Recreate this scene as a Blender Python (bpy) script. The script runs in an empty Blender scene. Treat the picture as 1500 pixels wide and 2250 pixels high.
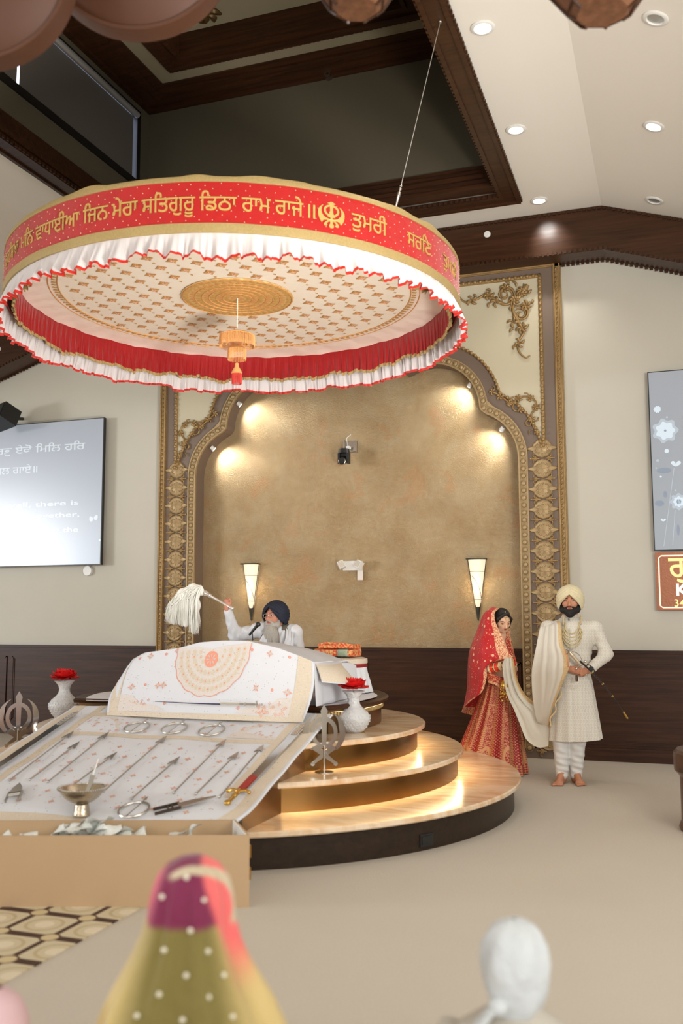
import bpy, math, random
import numpy as np
from mathutils import Vector, Matrix
random.seed(7)
rng = np.random.default_rng(5)
SC = bpy.context.scene
COL = SC.collection
PI = math.pi

# ------------------------------------------------------------------ camera
F_PX, YAW, PITCH, ROLL, CAM_H = 2084.6, math.radians(19.307), math.radians(6.181), math.radians(-0.164), 1.45
FW = np.array([-math.sin(YAW)*math.cos(PITCH), math.cos(YAW)*math.cos(PITCH), math.sin(PITCH)])
RT0 = np.array([math.cos(YAW), math.sin(YAW), 0.0]); UP0 = np.cross(RT0, FW)
RT = RT0*math.cos(ROLL)+UP0*math.sin(ROLL); UPV = -RT0*math.sin(ROLL)+UP0*math.cos(ROLL)
CAM = np.array([0, 0, CAM_H])
cam_d = bpy.data.cameras.new('camera'); cam = bpy.data.objects.new('camera', cam_d); COL.objects.link(cam)
cam.matrix_world = Matrix(((RT[0], UPV[0], -FW[0], 0), (RT[1], UPV[1], -FW[1], 0), (RT[2], UPV[2], -FW[2], CAM_H), (0, 0, 0, 1)))
cam_d.sensor_fit = 'VERTICAL'; cam_d.sensor_height = 36.0; cam_d.lens = F_PX/2250*36
cam_d.clip_start = 0.05; cam_d.clip_end = 100
cam_d.dof.use_dof = True; cam_d.dof.focus_distance = 8.9; cam_d.dof.aperture_fstop = 1.5
SC.camera = cam

# ------------------------------------------------------------------ colour management and world
SC.view_settings.view_transform = 'Standard'; SC.view_settings.look = 'None'
SC.view_settings.gamma = 1.0; SC.view_settings.use_curve_mapping = False
SC.view_settings.exposure = -0.08
SC.cycles.use_denoising = True
SC.cycles.max_bounces = 7; SC.cycles.diffuse_bounces = 4; SC.cycles.glossy_bounces = 3
SC.cycles.transmission_bounces = 6; SC.cycles.transparent_max_bounces = 10
SC.cycles.sample_clamp_indirect = 4.0
world = bpy.data.worlds.new('hall_daylight'); SC.world = world; world.use_nodes = True
wb = world.node_tree.nodes['Background']; wb.inputs[0].default_value = (1.0, 0.985, 0.96, 1); wb.inputs[1].default_value = 0.80

def light(name, kind, loc, energy, color=(1, .93, .84), target=None, size=None, size_y=None, spot=None, blend=.6, radius=None):
    d = bpy.data.lights.new(name, kind); o = bpy.data.objects.new(name, d); COL.objects.link(o)
    d.energy = energy; d.color = color; o.location = loc
    if kind == 'AREA':
        d.shape = 'RECTANGLE'; d.size = size; d.size_y = size_y or size
    if kind == 'SPOT': d.spot_size = math.radians(spot); d.spot_blend = blend
    if radius is not None: d.shadow_soft_size = radius
    if target is not None: o.rotation_euler = (Vector(target)-Vector(loc)).to_track_quat('-Z', 'Y').to_euler()
    return o
# windows assumed behind and beside the camera, and added fills for canopy and ceiling
light('window_light', 'AREA', (3.6, -2.2, 3.0), 250, (1, .985, .96), (-2.4, 8.5, 1.6), 4.5, 3.0)
light('window_light', 'AREA', (-18.6, -2.5, 2.9), 1200, (.95, .97, 1.0), (-8.0, 9.85, 2.2), 3.6, 2.4)
_l = light('canopy_fill', 'AREA', (1.7, 2.6, .5), 62, (1, .97, .93), (-3.4, 7.2, 4.3), 1.2, .8); _l.data.spread = math.radians(62)  # added low fill out of view, brightens the canopy underside
light('window_light', 'AREA', (-4.5, -2.5, 2.6), 110, (1, .99, .98), (-3.0, 8.0, 2.4), 5.0, 2.6)
light('ceiling_fill', 'AREA', (2.6, 2.2, 2.3), 170, (1, .98, .95), (.2, 6.5, 5.6), 1.6, 1.2)  # added off-view fill standing for a bounced flash, lifts the ceiling

# ------------------------------------------------------------------ maths helpers (pixels of the 1500x2250 photograph to places)
def ray(x, y): return FW+(x-750)/F_PX*RT+(1125-y)/F_PX*UPV
def onZ(x, y, z=0.0): d = ray(x, y); return CAM+(z-CAM_H)/d[2]*d
def onY(x, y, Y): d = ray(x, y); return CAM+Y/d[1]*d
def onX(x, y, X): d = ray(x, y); return CAM+X/d[0]*d
def onN(x, y, p0, n): d = ray(x, y); n = np.array(n, float); return CAM+((np.array(p0, float)-CAM)@n)/(d@n)*d
def nrm(v): v = np.array(v, float); return v/max(np.linalg.norm(v), 1e-12)

# ------------------------------------------------------------------ materials
def lin(c): return tuple(((v/255)/12.92 if v/255 <= .04045 else ((v/255+.055)/1.055)**2.4) for v in c)
class NT:
    def __init__(s, name):
        s.mat = bpy.data.materials.new(name); s.mat.use_nodes = True; s.t = s.mat.node_tree; s.n = s.t.nodes; s.b = s.n['Principled BSDF']
    def node(s, typ, **kw):
        n = s.n.new(typ)
        for k, v in kw.items():
            if k.startswith('i_'):
                key = k[2:]; key = int(key) if key.isdigit() else key.replace('_', ' ')
                s.set(n.inputs[key], v)
            else: setattr(n, k, v)
        return n
    def set(s, inp, v):
        if isinstance(v, bpy.types.NodeSocket): s.t.links.new(v, inp)
        else: inp.default_value = v
    def math(s, op, a, b=0.0, c=None):
        n = s.n.new('ShaderNodeMath'); n.operation = op; s.set(n.inputs[0], a); s.set(n.inputs[1], b)
        if c is not None: s.set(n.inputs[2], c)
        return n.outputs[0]
    def mix(s, f, a, b):
        n = s.n.new('ShaderNodeMix'); n.data_type = 'RGBA'; s.set(n.inputs[0], f)
        s.set(n.inputs[6], (*a, 1) if isinstance(a, tuple) and len(a) == 3 else a); s.set(n.inputs[7], (*b, 1) if isinstance(b, tuple) and len(b) == 3 else b)
        return n.outputs[2]
    def coord(s, which='Object'): return s.node('ShaderNodeTexCoord').outputs[which]
    def sep(s, v): n = s.node('ShaderNodeSeparateXYZ'); s.set(n.inputs[0], v); return n.outputs
    def mapping(s, v, scale=(1, 1, 1), rot=(0, 0, 0)):
        n = s.node('ShaderNodeMapping'); s.set(n.inputs[0], v); n.inputs['Scale'].default_value = scale; n.inputs['Rotation'].default_value = rot; return n.outputs[0]
    def noise(s, v, scale=5, detail=4, rough=.55, dist=0.0):
        n = s.node('ShaderNodeTexNoise'); s.set(n.inputs['Vector'], v); n.inputs['Scale'].default_value = scale; n.inputs['Detail'].default_value = detail
        n.inputs['Roughness'].default_value = rough; n.inputs['Distortion'].default_value = dist; return n.outputs[0]
    def ramp(s, f, stops):
        n = s.node('ShaderNodeValToRGB'); s.set(n.inputs[0], f); e = n.color_ramp.elements
        while len(e) < len(stops): e.new(.5)
        for i, (p, c) in enumerate(stops): e[i].position = p; e[i].color = (*c, 1) if len(c) == 3 else c
        return n.outputs[0]
    def bump(s, h, strength=.3, dist=.01):
        n = s.node('ShaderNodeBump'); n.inputs['Strength'].default_value = strength; n.inputs['Distance'].default_value = dist; s.set(n.inputs['Height'], h)
        s.t.links.new(n.outputs[0], s.b.inputs['Normal'])
    def out(s, color=None, rough=.5, metal=0.0, spec=.5, **kw):
        if color is not None: s.set(s.b.inputs['Base Color'], (*color, 1) if isinstance(color, tuple) and len(color) == 3 else color)
        s.set(s.b.inputs['Roughness'], rough); s.set(s.b.inputs['Metallic'], metal); s.set(s.b.inputs['Specular IOR Level'], spec)
        for k, v in kw.items(): s.set(s.b.inputs[k.replace('_', ' ')], v)
        return s.mat
MATS = {}
def simple(name, rgb, rough=.5, metal=0.0, spec=.5, var=.06, scale=8, bump=0.0, bscale=60, bdist=.004, **kw):
    if name in MATS: return MATS[name]
    t = NT(name); co = t.coord(); c = lin(rgb)
    if var: col = t.mix(t.noise(co, scale, 3), tuple(max(0, v*(1-var)) for v in c), tuple(min(1, v*(1+var)) for v in c))
    else: col = c
    if bump: t.bump(t.noise(co, bscale, 3), bump, bdist)
    MATS[name] = t.out(col, rough, metal, spec, **kw); return MATS[name]
def emissive(name, rgb, strength, base=(200, 200, 200)):
    if name in MATS: return MATS[name]
    t = NT(name); t.b.inputs['Emission Color'].default_value = (*lin(rgb), 1); t.b.inputs['Emission Strength'].default_value = strength
    MATS[name] = t.out(lin(base), .5); return MATS[name]
def wood(name, a, b, rough=.35, axis='X', scale=3.0):
    t = NT(name); s = {'X': (.35, 6, 6), 'Y': (6, .35, 6), 'Z': (6, 6, .35)}[axis]
    co = t.mapping(t.coord(), tuple(v*scale for v in s)); n = t.noise(co, 1.5, 6, .6, .6)
    t.bump(n, .08, .004)
    MATS[name] = t.out(t.ramp(n, [(.3, lin(a)), (.7, lin(b))]), rough, 0, .22, Coat_Weight=.05, Coat_Roughness=.3); return MATS[name]

m_cream = simple('cream_wall_paint', (194, 189, 175), .75, var=.03, scale=2)
m_ceil = simple('white_ceiling_paint', (230, 225, 214), .85, var=.02, scale=1)
m_wood = wood('dark_walnut', (40, 22, 11), (70, 41, 22), .45)
m_woodY = wood('dark_walnut_long', (33, 20, 11), (66, 40, 24), .36, 'Y')
m_beam = wood('walnut_beam', (48, 29, 18), (72, 45, 28), .3)
m_taupe = simple('taupe_paint', (116, 99, 85), .55, var=.04, scale=3)
m_gilt = simple('antique_gilt', (160, 130, 84), .42, .35, .5, var=.25, scale=30, bump=.5, bscale=90)
m_gilt2 = simple('pale_gilt', (170, 145, 104), .45, .25, .5, var=.2, scale=25, bump=.35, bscale=60)
m_spandrel = simple('spandrel_paint', (196, 187, 160), .7, var=.02)

def carpet_mat():
    t = NT('beige_carpet'); co = t.coord(); n = t.noise(co, 90, 3, .7); n2 = t.noise(co, 1.3, 3)
    c = t.mix(n, lin((184, 175, 162)), lin((206, 198, 185))); c = t.mix(t.math('MULTIPLY', n2, .35), c, lin((180, 167, 148)))
    t.bump(n, .5, .006); return t.out(c, .95, 0, .2)
m_carpet = carpet_mat()
def plaster_mat():
    t = NT('gold_faux_plaster'); co = t.coord(); n = t.noise(co, 2.0, 7, .66, .25); n2 = t.noise(co, 5, 6, .7, .3); n3 = t.noise(co, 26, 5, .7, 2.0)
    c = t.ramp(n, [(.25, lin((146, 120, 82))), (.5, lin((160, 136, 98))), (.75, lin((176, 156, 120)))])
    c = t.mix(t.math('MULTIPLY', t.math('SUBTRACT', n2, .45, ), 1.3), c, lin((170, 158, 132)))
    c = t.mix(t.math('MULTIPLY', t.math('GREATER_THAN', t.noise(co, 3.1, 4, .6, .4), .62), .25), c, lin((176, 118, 70)))
    t.bump(n3, .55, .02); return t.out(c, t.math('MULTIPLY_ADD', n2, .3, .27), .35, .5)
m_plaster = plaster_mat()
def onyx_mat():
    t = NT('honey_onyx_stone'); co = t.coord(); n = t.noise(t.mapping(co, (1, 2.6, 1), (0, 0, .5)), 1.6, 7, .6, 1.4)
    c = t.ramp(n, [(.3, lin((198, 156, 112))), (.48, lin((214, 184, 148))), (.6, lin((226, 206, 178))), (.75, lin((204, 166, 124)))])
    return t.out(c, .22, 0, .5, Coat_Weight=.4, Coat_Roughness=.12)
m_onyx = onyx_mat()
m_onyx_edge = simple('pale_onyx_edge', (222, 205, 180), .35, var=.1, scale=10)
m_bronze = simple('brushed_bronze', (112, 84, 54), .30, .8, .5, var=.18, scale=6)
m_riser = wood('ebony_riser', (34, 25, 17), (52, 38, 26), .4)
m_chrome = simple('polished_steel', (205, 203, 200), .12, 1.0, .5, var=.05, scale=12)
m_steel = simple('brushed_steel', (186, 180, 170), .30, 1.0, .5, var=.12, scale=30)
m_dark = simple('black_plastic', (26, 26, 25), .4, var=0)
m_whiteplastic = simple('white_plastic', (225, 224, 218), .4, var=0)
m_white = simple('white_cotton', (212, 213, 216), .85, var=.02, bump=.25, bscale=120)
m_brass = simple('polished_brass', (200, 158, 78), .22, .95, .5, var=.1, scale=30)

# ------------------------------------------------------------------ objects
def tag(o, label=None, cat=None, group=None, kind=None):
    if label: o['label'] = label
    if cat: o['category'] = cat
    if group: o['group'] = group
    if kind: o['kind'] = kind
    return o
def thing(name, label, cat, loc=(0, 0, 0), rotz=0.0, group=None):
    o = bpy.data.objects.new(name, None); COL.objects.link(o); o.location = loc; o.rotation_euler = (0, 0, rotz); o.empty_display_size = .1
    return tag(o, label, cat, group)
def dup(root, loc, rotz=None, label=None, group=None):
    r = root.copy(); COL.objects.link(r); r.location = loc
    if rotz is not None: r.rotation_euler = (0, 0, rotz)
    if label: r['label'] = label
    if group: r['group'] = group
    for ch in list(root.children):
        c = ch.copy(); COL.objects.link(c); c.parent = r
        for g in list(ch.children): d = g.copy(); COL.objects.link(d); d.parent = c
    return r
def rootloc(o):
    p = np.zeros(3)
    while o is not None: p = p+np.array(o.location); o = o.parent
    return p
def rotm(axis, ang): return np.array(Matrix.Rotation(ang, 3, axis))
def frame_of(d):
    d = nrm(d); a = np.array([0, 0, 1.]) if abs(d[2]) < .95 else np.array([1., 0, 0]); u = nrm(np.cross(a, d)); v = np.cross(d, u); return u, v
class MB:
    def __init__(s): s.v = []; s.f = []; s.m = 0; s.fm = []; s.uv = {}
    def add(s, V, Fc, uv=None):
        o = len(s.v); s.v.extend([tuple(map(float, p)) for p in V])
        for f in Fc: s.f.append(tuple(i+o for i in f)); s.fm.append(s.m)
        if uv is not None:
            for i, q in enumerate(uv): s.uv[o+i] = q
        return s
    def box(s, c, d, R=None):
        hx, hy, hz = d[0]/2, d[1]/2, d[2]/2
        P = np.array([(x, y, z) for x in (-hx, hx) for y in (-hy, hy) for z in (-hz, hz)])
        if R is not None: P = P@np.array(R).T
        return s.add(P+np.array(c), [(0, 1, 3, 2), (4, 6, 7, 5), (0, 4, 5, 1), (2, 3, 7, 6), (0, 2, 6, 4), (1, 5, 7, 3)])
    def b(s, x0, x1, y0, y1, z0, z1): return s.box(((x0+x1)/2, (y0+y1)/2, (z0+z1)/2), (abs(x1-x0), abs(y1-y0), abs(z1-z0)))
    def cyl(s, p0, p1, r0, r1=None, n=16, caps=True):
        r1 = r0 if r1 is None else r1; p0 = np.array(p0, float); p1 = np.array(p1, float); u, v = frame_of(p1-p0)
        V = []
        for p, r in ((p0, r0), (p1, r1)):
            for i in range(n): a = 2*PI*i/n; V.append(p+r*(math.cos(a)*u+math.sin(a)*v))
        Fc = [(i, (i+1) % n, n+(i+1) % n, n+i) for i in range(n)]
        if caps: Fc += [tuple(range(n))[::-1], tuple(range(n, 2*n))]
        return s.add(V, Fc)
    def tube(s, P, r, n=8, closed=False, flat=None):
        P = [np.array(p, float) for p in P]; m = len(P); V = []; pu = None
        for i, p in enumerate(P):
            a = P[(i-1) % m] if (closed or i > 0) else P[i]; b_ = P[(i+1) % m] if (closed or i < m-1) else P[i]
            d = nrm(b_-a)
            if pu is None: u, v = frame_of(d)
            else: u = nrm(pu-d*(pu@d)); v = np.cross(d, u)
            pu = u; rr = r[i] if hasattr(r, '__len__') else r
            for k in range(n):
                t = 2*PI*k/n; V.append(p+rr*(math.cos(t)*u+math.sin(t)*v*(flat or 1)))
        Fc = []
        for i in range(m if closed else m-1):
            for k in range(n): j = (i+1) % m; Fc.append((i*n+k, i*n+(k+1) % n, j*n+(k+1) % n, j*n+k))
        if not closed: Fc += [tuple(range(n))[::-1], tuple(range((m-1)*n, m*n))]
        return s.add(V, Fc)
    def lathe(s, prof, c=(0, 0, 0), n=32, a0=0.0, a1=2*PI, R=None):
        full = abs(a1-a0-2*PI) < 1e-6; k = n if full else n+1; V = []
        for (r, z) in prof:
            for i in range(k): a = a0+(a1-a0)*i/n; V.append((r*math.cos(a), r*math.sin(a), z))
        V = np.array(V)
        if R is not None: V = V@np.array(R).T
        Fc = []
        for j in range(len(prof)-1):
            for i in range(n): i2 = (i+1) % k; Fc.append((j*k+i, j*k+i2, (j+1)*k+i2, (j+1)*k+i))
        return s.add(V+np.array(c), Fc)
    def sphere(s, c, r, nu=16, nv=10, R=None, half=False):
        r = np.array(r if hasattr(r, '__len__') else (r, r, r), float); V = []
        for j in range(nv+1):
            t = PI*j/nv*(.5 if half else 1)
            for i in range(nu): a = 2*PI*i/nu; V.append((r[0]*math.sin(t)*math.cos(a), r[1]*math.sin(t)*math.sin(a), r[2]*math.cos(t)))
        V = np.array(V)
        if R is not None: V = V@np.array(R).T
        return s.add(V+np.array(c), [(j*nu+i, (j+1)*nu+i, (j+1)*nu+(i+1) % nu, j*nu+(i+1) % nu) for j in range(nv) for i in range(nu)])
    def grid(s, P, cu=False, cv=False, uv=False, matrow=None, flip=False):
        P = np.asarray(P, float); m, n = P.shape[:2]; V = P.reshape(-1, 3); o = len(s.v)
        UV = [(j/(n-1), i/(m-1)) for i in range(m) for j in range(n)] if uv else None
        s.add(V, [], UV)
        for i in range(m if cv else m-1):
            for j in range(n if cu else n-1):
                a, b_, c, d = i*n+j, i*n+(j+1) % n, ((i+1) % m)*n+(j+1) % n, ((i+1) % m)*n+j
                s.f.append(tuple(o+q for q in ((a, d, c, b_) if flip else (a, b_, c, d)))); s.fm.append(matrow(i, j) if matrow else s.m)
        return s
    def prism(s, poly, fn, h):
        # polygon in (a, b); fn(a, b, t) -> xyz with t in 0..1; side walls and two caps
        n = len(poly); V = [fn(a, b_, 0) for a, b_ in poly]+[fn(a, b_, h) for a, b_ in poly]
        return s.add(V, [tuple(range(n))[::-1], tuple(range(n, 2*n))]+[(i, (i+1) % n, n+(i+1) % n, n+i) for i in range(n)])
    def build(s, name, mats, parent=None, world=True, smooth=True, angle=38, loc=None, kind=None, label=None):
        me = bpy.data.meshes.new(name); V = np.array(s.v, float).reshape(-1, 3)
        if parent is not None: off = rootloc(parent) if world else np.zeros(3)
        elif loc is not None: off = np.array(loc, float)
        else: lo, hi = V.min(0), V.max(0); off = np.array([(lo[0]+hi[0])/2, (lo[1]+hi[1])/2, lo[2]])
        me.from_pydata([tuple(p) for p in (V-off)], [], s.f)
        mats = mats if isinstance(mats, (list, tuple)) else [mats]
        for m in mats: me.materials.append(m)
        me.polygons.foreach_set('material_index', [min(q, len(mats)-1) for q in s.fm])
        if s.uv:
            L = me.uv_layers.new(name='UVMap'); idx = np.zeros(len(me.loops), int); me.loops.foreach_get('vertex_index', idx)
            L.data.foreach_set('uv', np.array([s.uv.get(int(i), (0, 0)) for i in idx], float).ravel())
        me.validate()
        if smooth:
            me.polygons.foreach_set('use_smooth', [True]*len(me.polygons)); me.set_sharp_from_angle(angle=math.radians(angle))
        me.update()
        o = bpy.data.objects.new(name, me); COL.objects.link(o)
        if parent is not None: o.parent = parent
        else: o.location = off
        if kind: o['kind'] = kind
        if label: o['label'] = label
        return o

def catmull(P, n=6, closed=False):
    P = [np.array(p, float) for p in P]; m = len(P); out = []
    rg = range(m) if closed else range(m-1)
    for i in rg:
        p0 = P[(i-1) % m] if closed or i > 0 else 2*P[0]-P[1]; p1 = P[i]; p2 = P[(i+1) % m]; p3 = P[(i+2) % m] if closed or i < m-2 else 2*P[-1]-P[-2]
        for k in range(n):
            t = k/n; out.append(.5*((2*p1)+(-p0+p2)*t+(2*p0-5*p1+4*p2-p3)*t*t+(-p0+3*p1-3*p2+p3)*t**3))
    if not closed: out.append(P[-1])
    return out

# ------------------------------------------------------------------ smooth bodies from distance fields
def sdf_mesh(prims, res=.008, k=.03, pad=.03):
    lo = np.full(3, 1e9); hi = -lo
    for p in prims:
        if p[0] == 'cap':
            for q, r in ((p[1], p[3]), (p[2], p[4])): lo = np.minimum(lo, np.array(q)-r); hi = np.maximum(hi, np.array(q)+r)
        elif p[0] == 'ell': r = max(p[2]); lo = np.minimum(lo, np.array(p[1])-r); hi = np.maximum(hi, np.array(p[1])+r)
    lo -= pad; hi += pad; N = np.ceil((hi-lo)/res).astype(int)+1
    D = np.full(N, .5, np.float32)
    ax = [lo[i]+res*np.arange(N[i]) for i in range(3)]
    for p in prims:
        kk = k
        if p[0] == 'cap':
            a, b_, ra, rb = np.array(p[1], float), np.array(p[2], float), p[3], p[4]
            if len(p) > 5: kk = p[5]
            l = np.minimum(a-ra, b_-rb)-kk-2*res; h = np.maximum(a+ra, b_+rb)+kk+2*res
        else:
            c, r = np.array(p[1], float), np.array(p[2], float); M = np.array(p[3], float) if len(p) > 3 and p[3] is not None else np.eye(3)
            if len(p) > 4: kk = p[4]
            e = np.sqrt((M**2)@(r**2)); l = c-e-kk-2*res; h = c+e+kk+2*res
        i0 = np.clip(np.floor((l-lo)/res).astype(int), 0, N); i1 = np.clip(np.ceil((h-lo)/res).astype(int)+1, 0, N)
        if (i1 <= i0).any(): continue
        X, Y, Z = np.meshgrid(*[ax[q][i0[q]:i1[q]] for q in range(3)], indexing='ij'); sl = tuple(slice(i0[q], i1[q]) for q in range(3))
        if p[0] == 'cap':
            ba = b_-a; L2 = max(ba@ba, 1e-12); t = np.clip(((X-a[0])*ba[0]+(Y-a[1])*ba[1]+(Z-a[2])*ba[2])/L2, 0, 1)
            d = np.sqrt((X-a[0]-t*ba[0])**2+(Y-a[1]-t*ba[1])**2+(Z-a[2]-t*ba[2])**2)-(ra+(rb-ra)*t)
        else:
            q = np.stack([X-c[0], Y-c[1], Z-c[2]], -1)@M
            k0 = np.sqrt(((q/r)**2).sum(-1)); k1 = np.sqrt(((q/r**2)**2).sum(-1)); d = k0*(k0-1)/np.maximum(k1, 1e-6)
        A = D[sl]
        if p[0] == 'sub':
            d = -d; hh = np.clip(.5-.5*(d-A)/kk*-1, 0, 1); hh = np.clip(.5+.5*(d-A)/kk, 0, 1); D[sl] = A*(1-hh)+d*hh+kk*hh*(1-hh)
        else:
            hh = np.clip(.5+.5*(A-d)/kk, 0, 1); D[sl] = A*(1-hh)+d*hh-kk*hh*(1-hh)
    S = D < 0
    c = np.zeros(np.array(N)-1, int)
    for dx in (0, 1):
        for dy in (0, 1):
            for dz in (0, 1): c += S[dx:N[0]-1+dx, dy:N[1]-1+dy, dz:N[2]-1+dz]
    act = (c > 0) & (c < 8); I = np.argwhere(act); idx = -np.ones(act.shape, int); idx[act] = np.arange(len(I))
    acc = np.zeros((len(I), 3)); cnt = np.zeros(len(I))
    corners = [(0, 0, 0), (1, 0, 0), (0, 1, 0), (1, 1, 0), (0, 0, 1), (1, 0, 1), (0, 1, 1), (1, 1, 1)]
    vals = [D[I[:, 0]+a, I[:, 1]+b_, I[:, 2]+g] for a, b_, g in corners]
    for i in range(8):
        for j in range(i+1, 8):
            if sum(abs(np.array(corners[i])-np.array(corners[j]))) != 1: continue
            a, b_ = vals[i], vals[j]; m = (a < 0) != (b_ < 0); t = np.where(m, a/np.where(m, a-b_, 1), 0)
            P = np.array(corners[i])+t[:, None]*(np.array(corners[j])-np.array(corners[i])); acc += P*m[:, None]; cnt += m
    V = lo+res*(I+acc/cnt[:, None]); Fc = []
    for axis in range(3):
        o = [q for q in range(3) if q != axis]
        A = S[tuple(slice(0, N[q]-1) if q == axis else slice(1, N[q]-1) for q in range(3))]
        B = S[tuple(slice(1, N[q]) if q == axis else slice(1, N[q]-1) for q in range(3))]
        for cross, rev in ((A & ~B, False), (~A & B, True)):
            E = np.argwhere(cross)
            if not len(E): continue
            E[:, o[0]] += 1; E[:, o[1]] += 1
            def cell(a, b_):
                Q = E.copy(); Q[:, o[0]] -= a; Q[:, o[1]] -= b_; return idx[Q[:, 0], Q[:, 1], Q[:, 2]]
            q = np.stack([cell(1, 1), cell(0, 1), cell(0, 0), cell(1, 0)], 1)
            if rev != (axis == 1): q = q[:, ::-1]
            Fc.append(q)
    return V, np.concatenate(Fc)
def sdf_obj(name, prims, mat, parent=None, res=.008, k=.03, smooth_iter=1, disp=None, world=False, matfn=None, extra=None, label=None):
    V, Fc = sdf_mesh(prims, res, k)
    E = np.concatenate([Fc[:, [0, 1]], Fc[:, [1, 2]], Fc[:, [2, 3]], Fc[:, [3, 0]]])
    for _ in range(smooth_iter):
        A = np.zeros_like(V); n = np.zeros(len(V)); np.add.at(A, E[:, 0], V[E[:, 1]]); np.add.at(A, E[:, 1], V[E[:, 0]]); np.add.at(n, E[:, 0], 1); np.add.at(n, E[:, 1], 1)
        V = V*.4+.6*A/n[:, None]
    if disp is not None: V = disp(V)
    mb = MB(); mb.v = [tuple(p) for p in V]; mb.f = [tuple(int(i) for i in q) for q in Fc]
    if matfn is not None:
        cen = V[Fc].mean(1); mb.fm = [int(i) for i in matfn(cen)]
    else: mb.fm = [0]*len(Fc)
    if extra: extra(mb)
    return mb.build(name, mat, parent, world=world, angle=70, label=label)

def text_mesh(body, size=1.0, offset=0.0, align='LEFT', space=1.0):
    c = bpy.data.curves.new('lettering', 'FONT'); c.body = body; c.size = size; c.offset = offset; c.align_x = align; c.space_character = space; c.resolution_u = 2 if 'ਧ' in body else 4
    o = bpy.data.objects.new('lettering', c); COL.objects.link(o); bpy.context.view_layer.update()
    me = bpy.data.meshes.new_from_object(o.evaluated_get(bpy.context.evaluated_depsgraph_get()))
    V = np.zeros(len(me.vertices)*3); me.vertices.foreach_get('co', V); V = V.reshape(-1, 3); Fc = [tuple(p.vertices) for p in me.polygons]
    bpy.data.objects.remove(o); bpy.data.curves.remove(c); bpy.data.meshes.remove(me)
    return V, Fc
# ------------------------------------------------------------------ room shell
XC, YC, YW = -3.4, 7.06, 9.97
CRL, CRR, SL = -6.23, -0.56, .326
def ceil_z(x): return 5.6-(SL*(x-CRR) if x > CRR else SL*(CRL-x) if x < CRL else 0)
def struct(name, mb, mats, **kw): return mb.build(name, mats, kind='structure', **kw)
mb = MB(); mb.b(-12, 6, -5, 12, -.1, 0); struct('floor', mb, m_carpet, loc=(0, 0, 0), smooth=False)

def pattern_carpet_mat():
    t = NT('lattice_pattern_carpet'); s = t.sep(t.coord())
    def cell(v, o, p): return t.math('MULTIPLY', t.math('SUBTRACT', t.math('FRACT', t.math('ADD', t.math('DIVIDE', t.math('SUBTRACT', v, o), p), .5)), .5), p)
    u = cell(s[0], -2.723, .2725); v = cell(s[1], 4.066, .29); au = t.math('ABSOLUTE', u); av = t.math('ABSOLUTE', v)
    bar = t.math('MAXIMUM', t.math('LESS_THAN', av, .027), t.math('LESS_THAN', au, .015))
    r = t.math('SQRT', t.math('ADD', t.math('MULTIPLY', u, u), t.math('MULTIPLY', v, v)))
    u2 = cell(s[0], -2.723+.13625, .2725); v2 = cell(s[1], 4.066+.145, .29)
    r2 = t.math('SQRT', t.math('ADD', t.math('MULTIPLY', u2, u2), t.math('MULTIPLY', v2, v2)))
    base = lin((204, 191, 162)); n = t.noise(t.coord(), 120, 3)
    c = t.mix(t.math('LESS_THAN', t.math('ABSOLUTE', t.math('SUBTRACT', r2, .085)), .009), base, lin((186, 170, 134)))
    c = t.mix(t.math('LESS_THAN', r2, .045), c, lin((221, 208, 182)))
    c = t.mix(bar, c, lin((62, 38, 34))); c = t.mix(t.math('LESS_THAN', r, .05), c, lin((84, 62, 46))); c = t.mix(t.math('LESS_THAN', r, .040), c, lin((205, 186, 146)))
    c = t.mix(t.math('MULTIPLY', n, .22), c, lin((150, 130, 100))); t.bump(n, .4, .005); return t.out(c, .95, 0, .2)
mb = MB(); mb.b(-6.5, -2.567, .3, 4.72, 0.0005, .006)
tag(mb.build('patterned_carpet', pattern_carpet_mat(), loc=(0, 0, 0), smooth=False), 'cream patterned aisle carpet with dark brown lattice bars at lower left', 'carpet')

# back wall around the arched niche
mb = MB()
def xz(poly, y0, y1):
    mb.prism(poly, lambda a, b, t: (a, y0+(y1-y0)*t, b), 1)
xz([(-12, 0), (-5.4, 0), (-5.4, 5.6), (CRL, 5.6), (-12, ceil_z(-12))], YW, YW+.12)
xz([(-1.4, 0), (5, 0), (5, ceil_z(5)), (CRR, 5.6), (-1.4, 5.6)], YW, YW+.12)
xz([(-5.4, 5.0), (-1.4, 5.0), (-1.4, 5.6), (-5.4, 5.6)], YW, YW+.12)
struct('wall_back', mb, m_cream, smooth=False)
mb = MB(); mb.b(-5.45, -1.35, 10.13, 10.2, 0, 5.1); struct('wall_niche', mb, m_plaster, loc=(0, 0, 0), smooth=False)

# ceiling with its coffer opening
CX0, CX1, CY0, CY1 = -5.53, -1.31, 4.905, 9.215
IX0, IX1, IY0, IY1 = -5.47, -1.37, 5.0, 9.0
mb = MB()
for (a, b_, c, d) in ((CRL, CX0+.1, -5, 10.1), (CX1-.1, CRR, -5, 10.1), (CX0+.1, CX1-.1, -5, CY0+.1), (CX0+.1, CX1-.1, CY1-.1, 10.1)):
    mb.b(a, b_, c, d, 5.6, 5.68)
mb.prism([(CRR, 5.6), (5, ceil_z(5)), (5, ceil_z(5)+.08), (CRR, 5.68)], lambda a, b, t: (a, -5+15.1*t, b), 1)
mb.prism([(-12, ceil_z(-12)), (CRL, 5.6), (CRL, 5.68), (-12, ceil_z(-12)+.08)], lambda a, b, t: (a, -5+15.1*t, b), 1)
struct('ceiling', mb, m_ceil, smooth=False)

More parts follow.
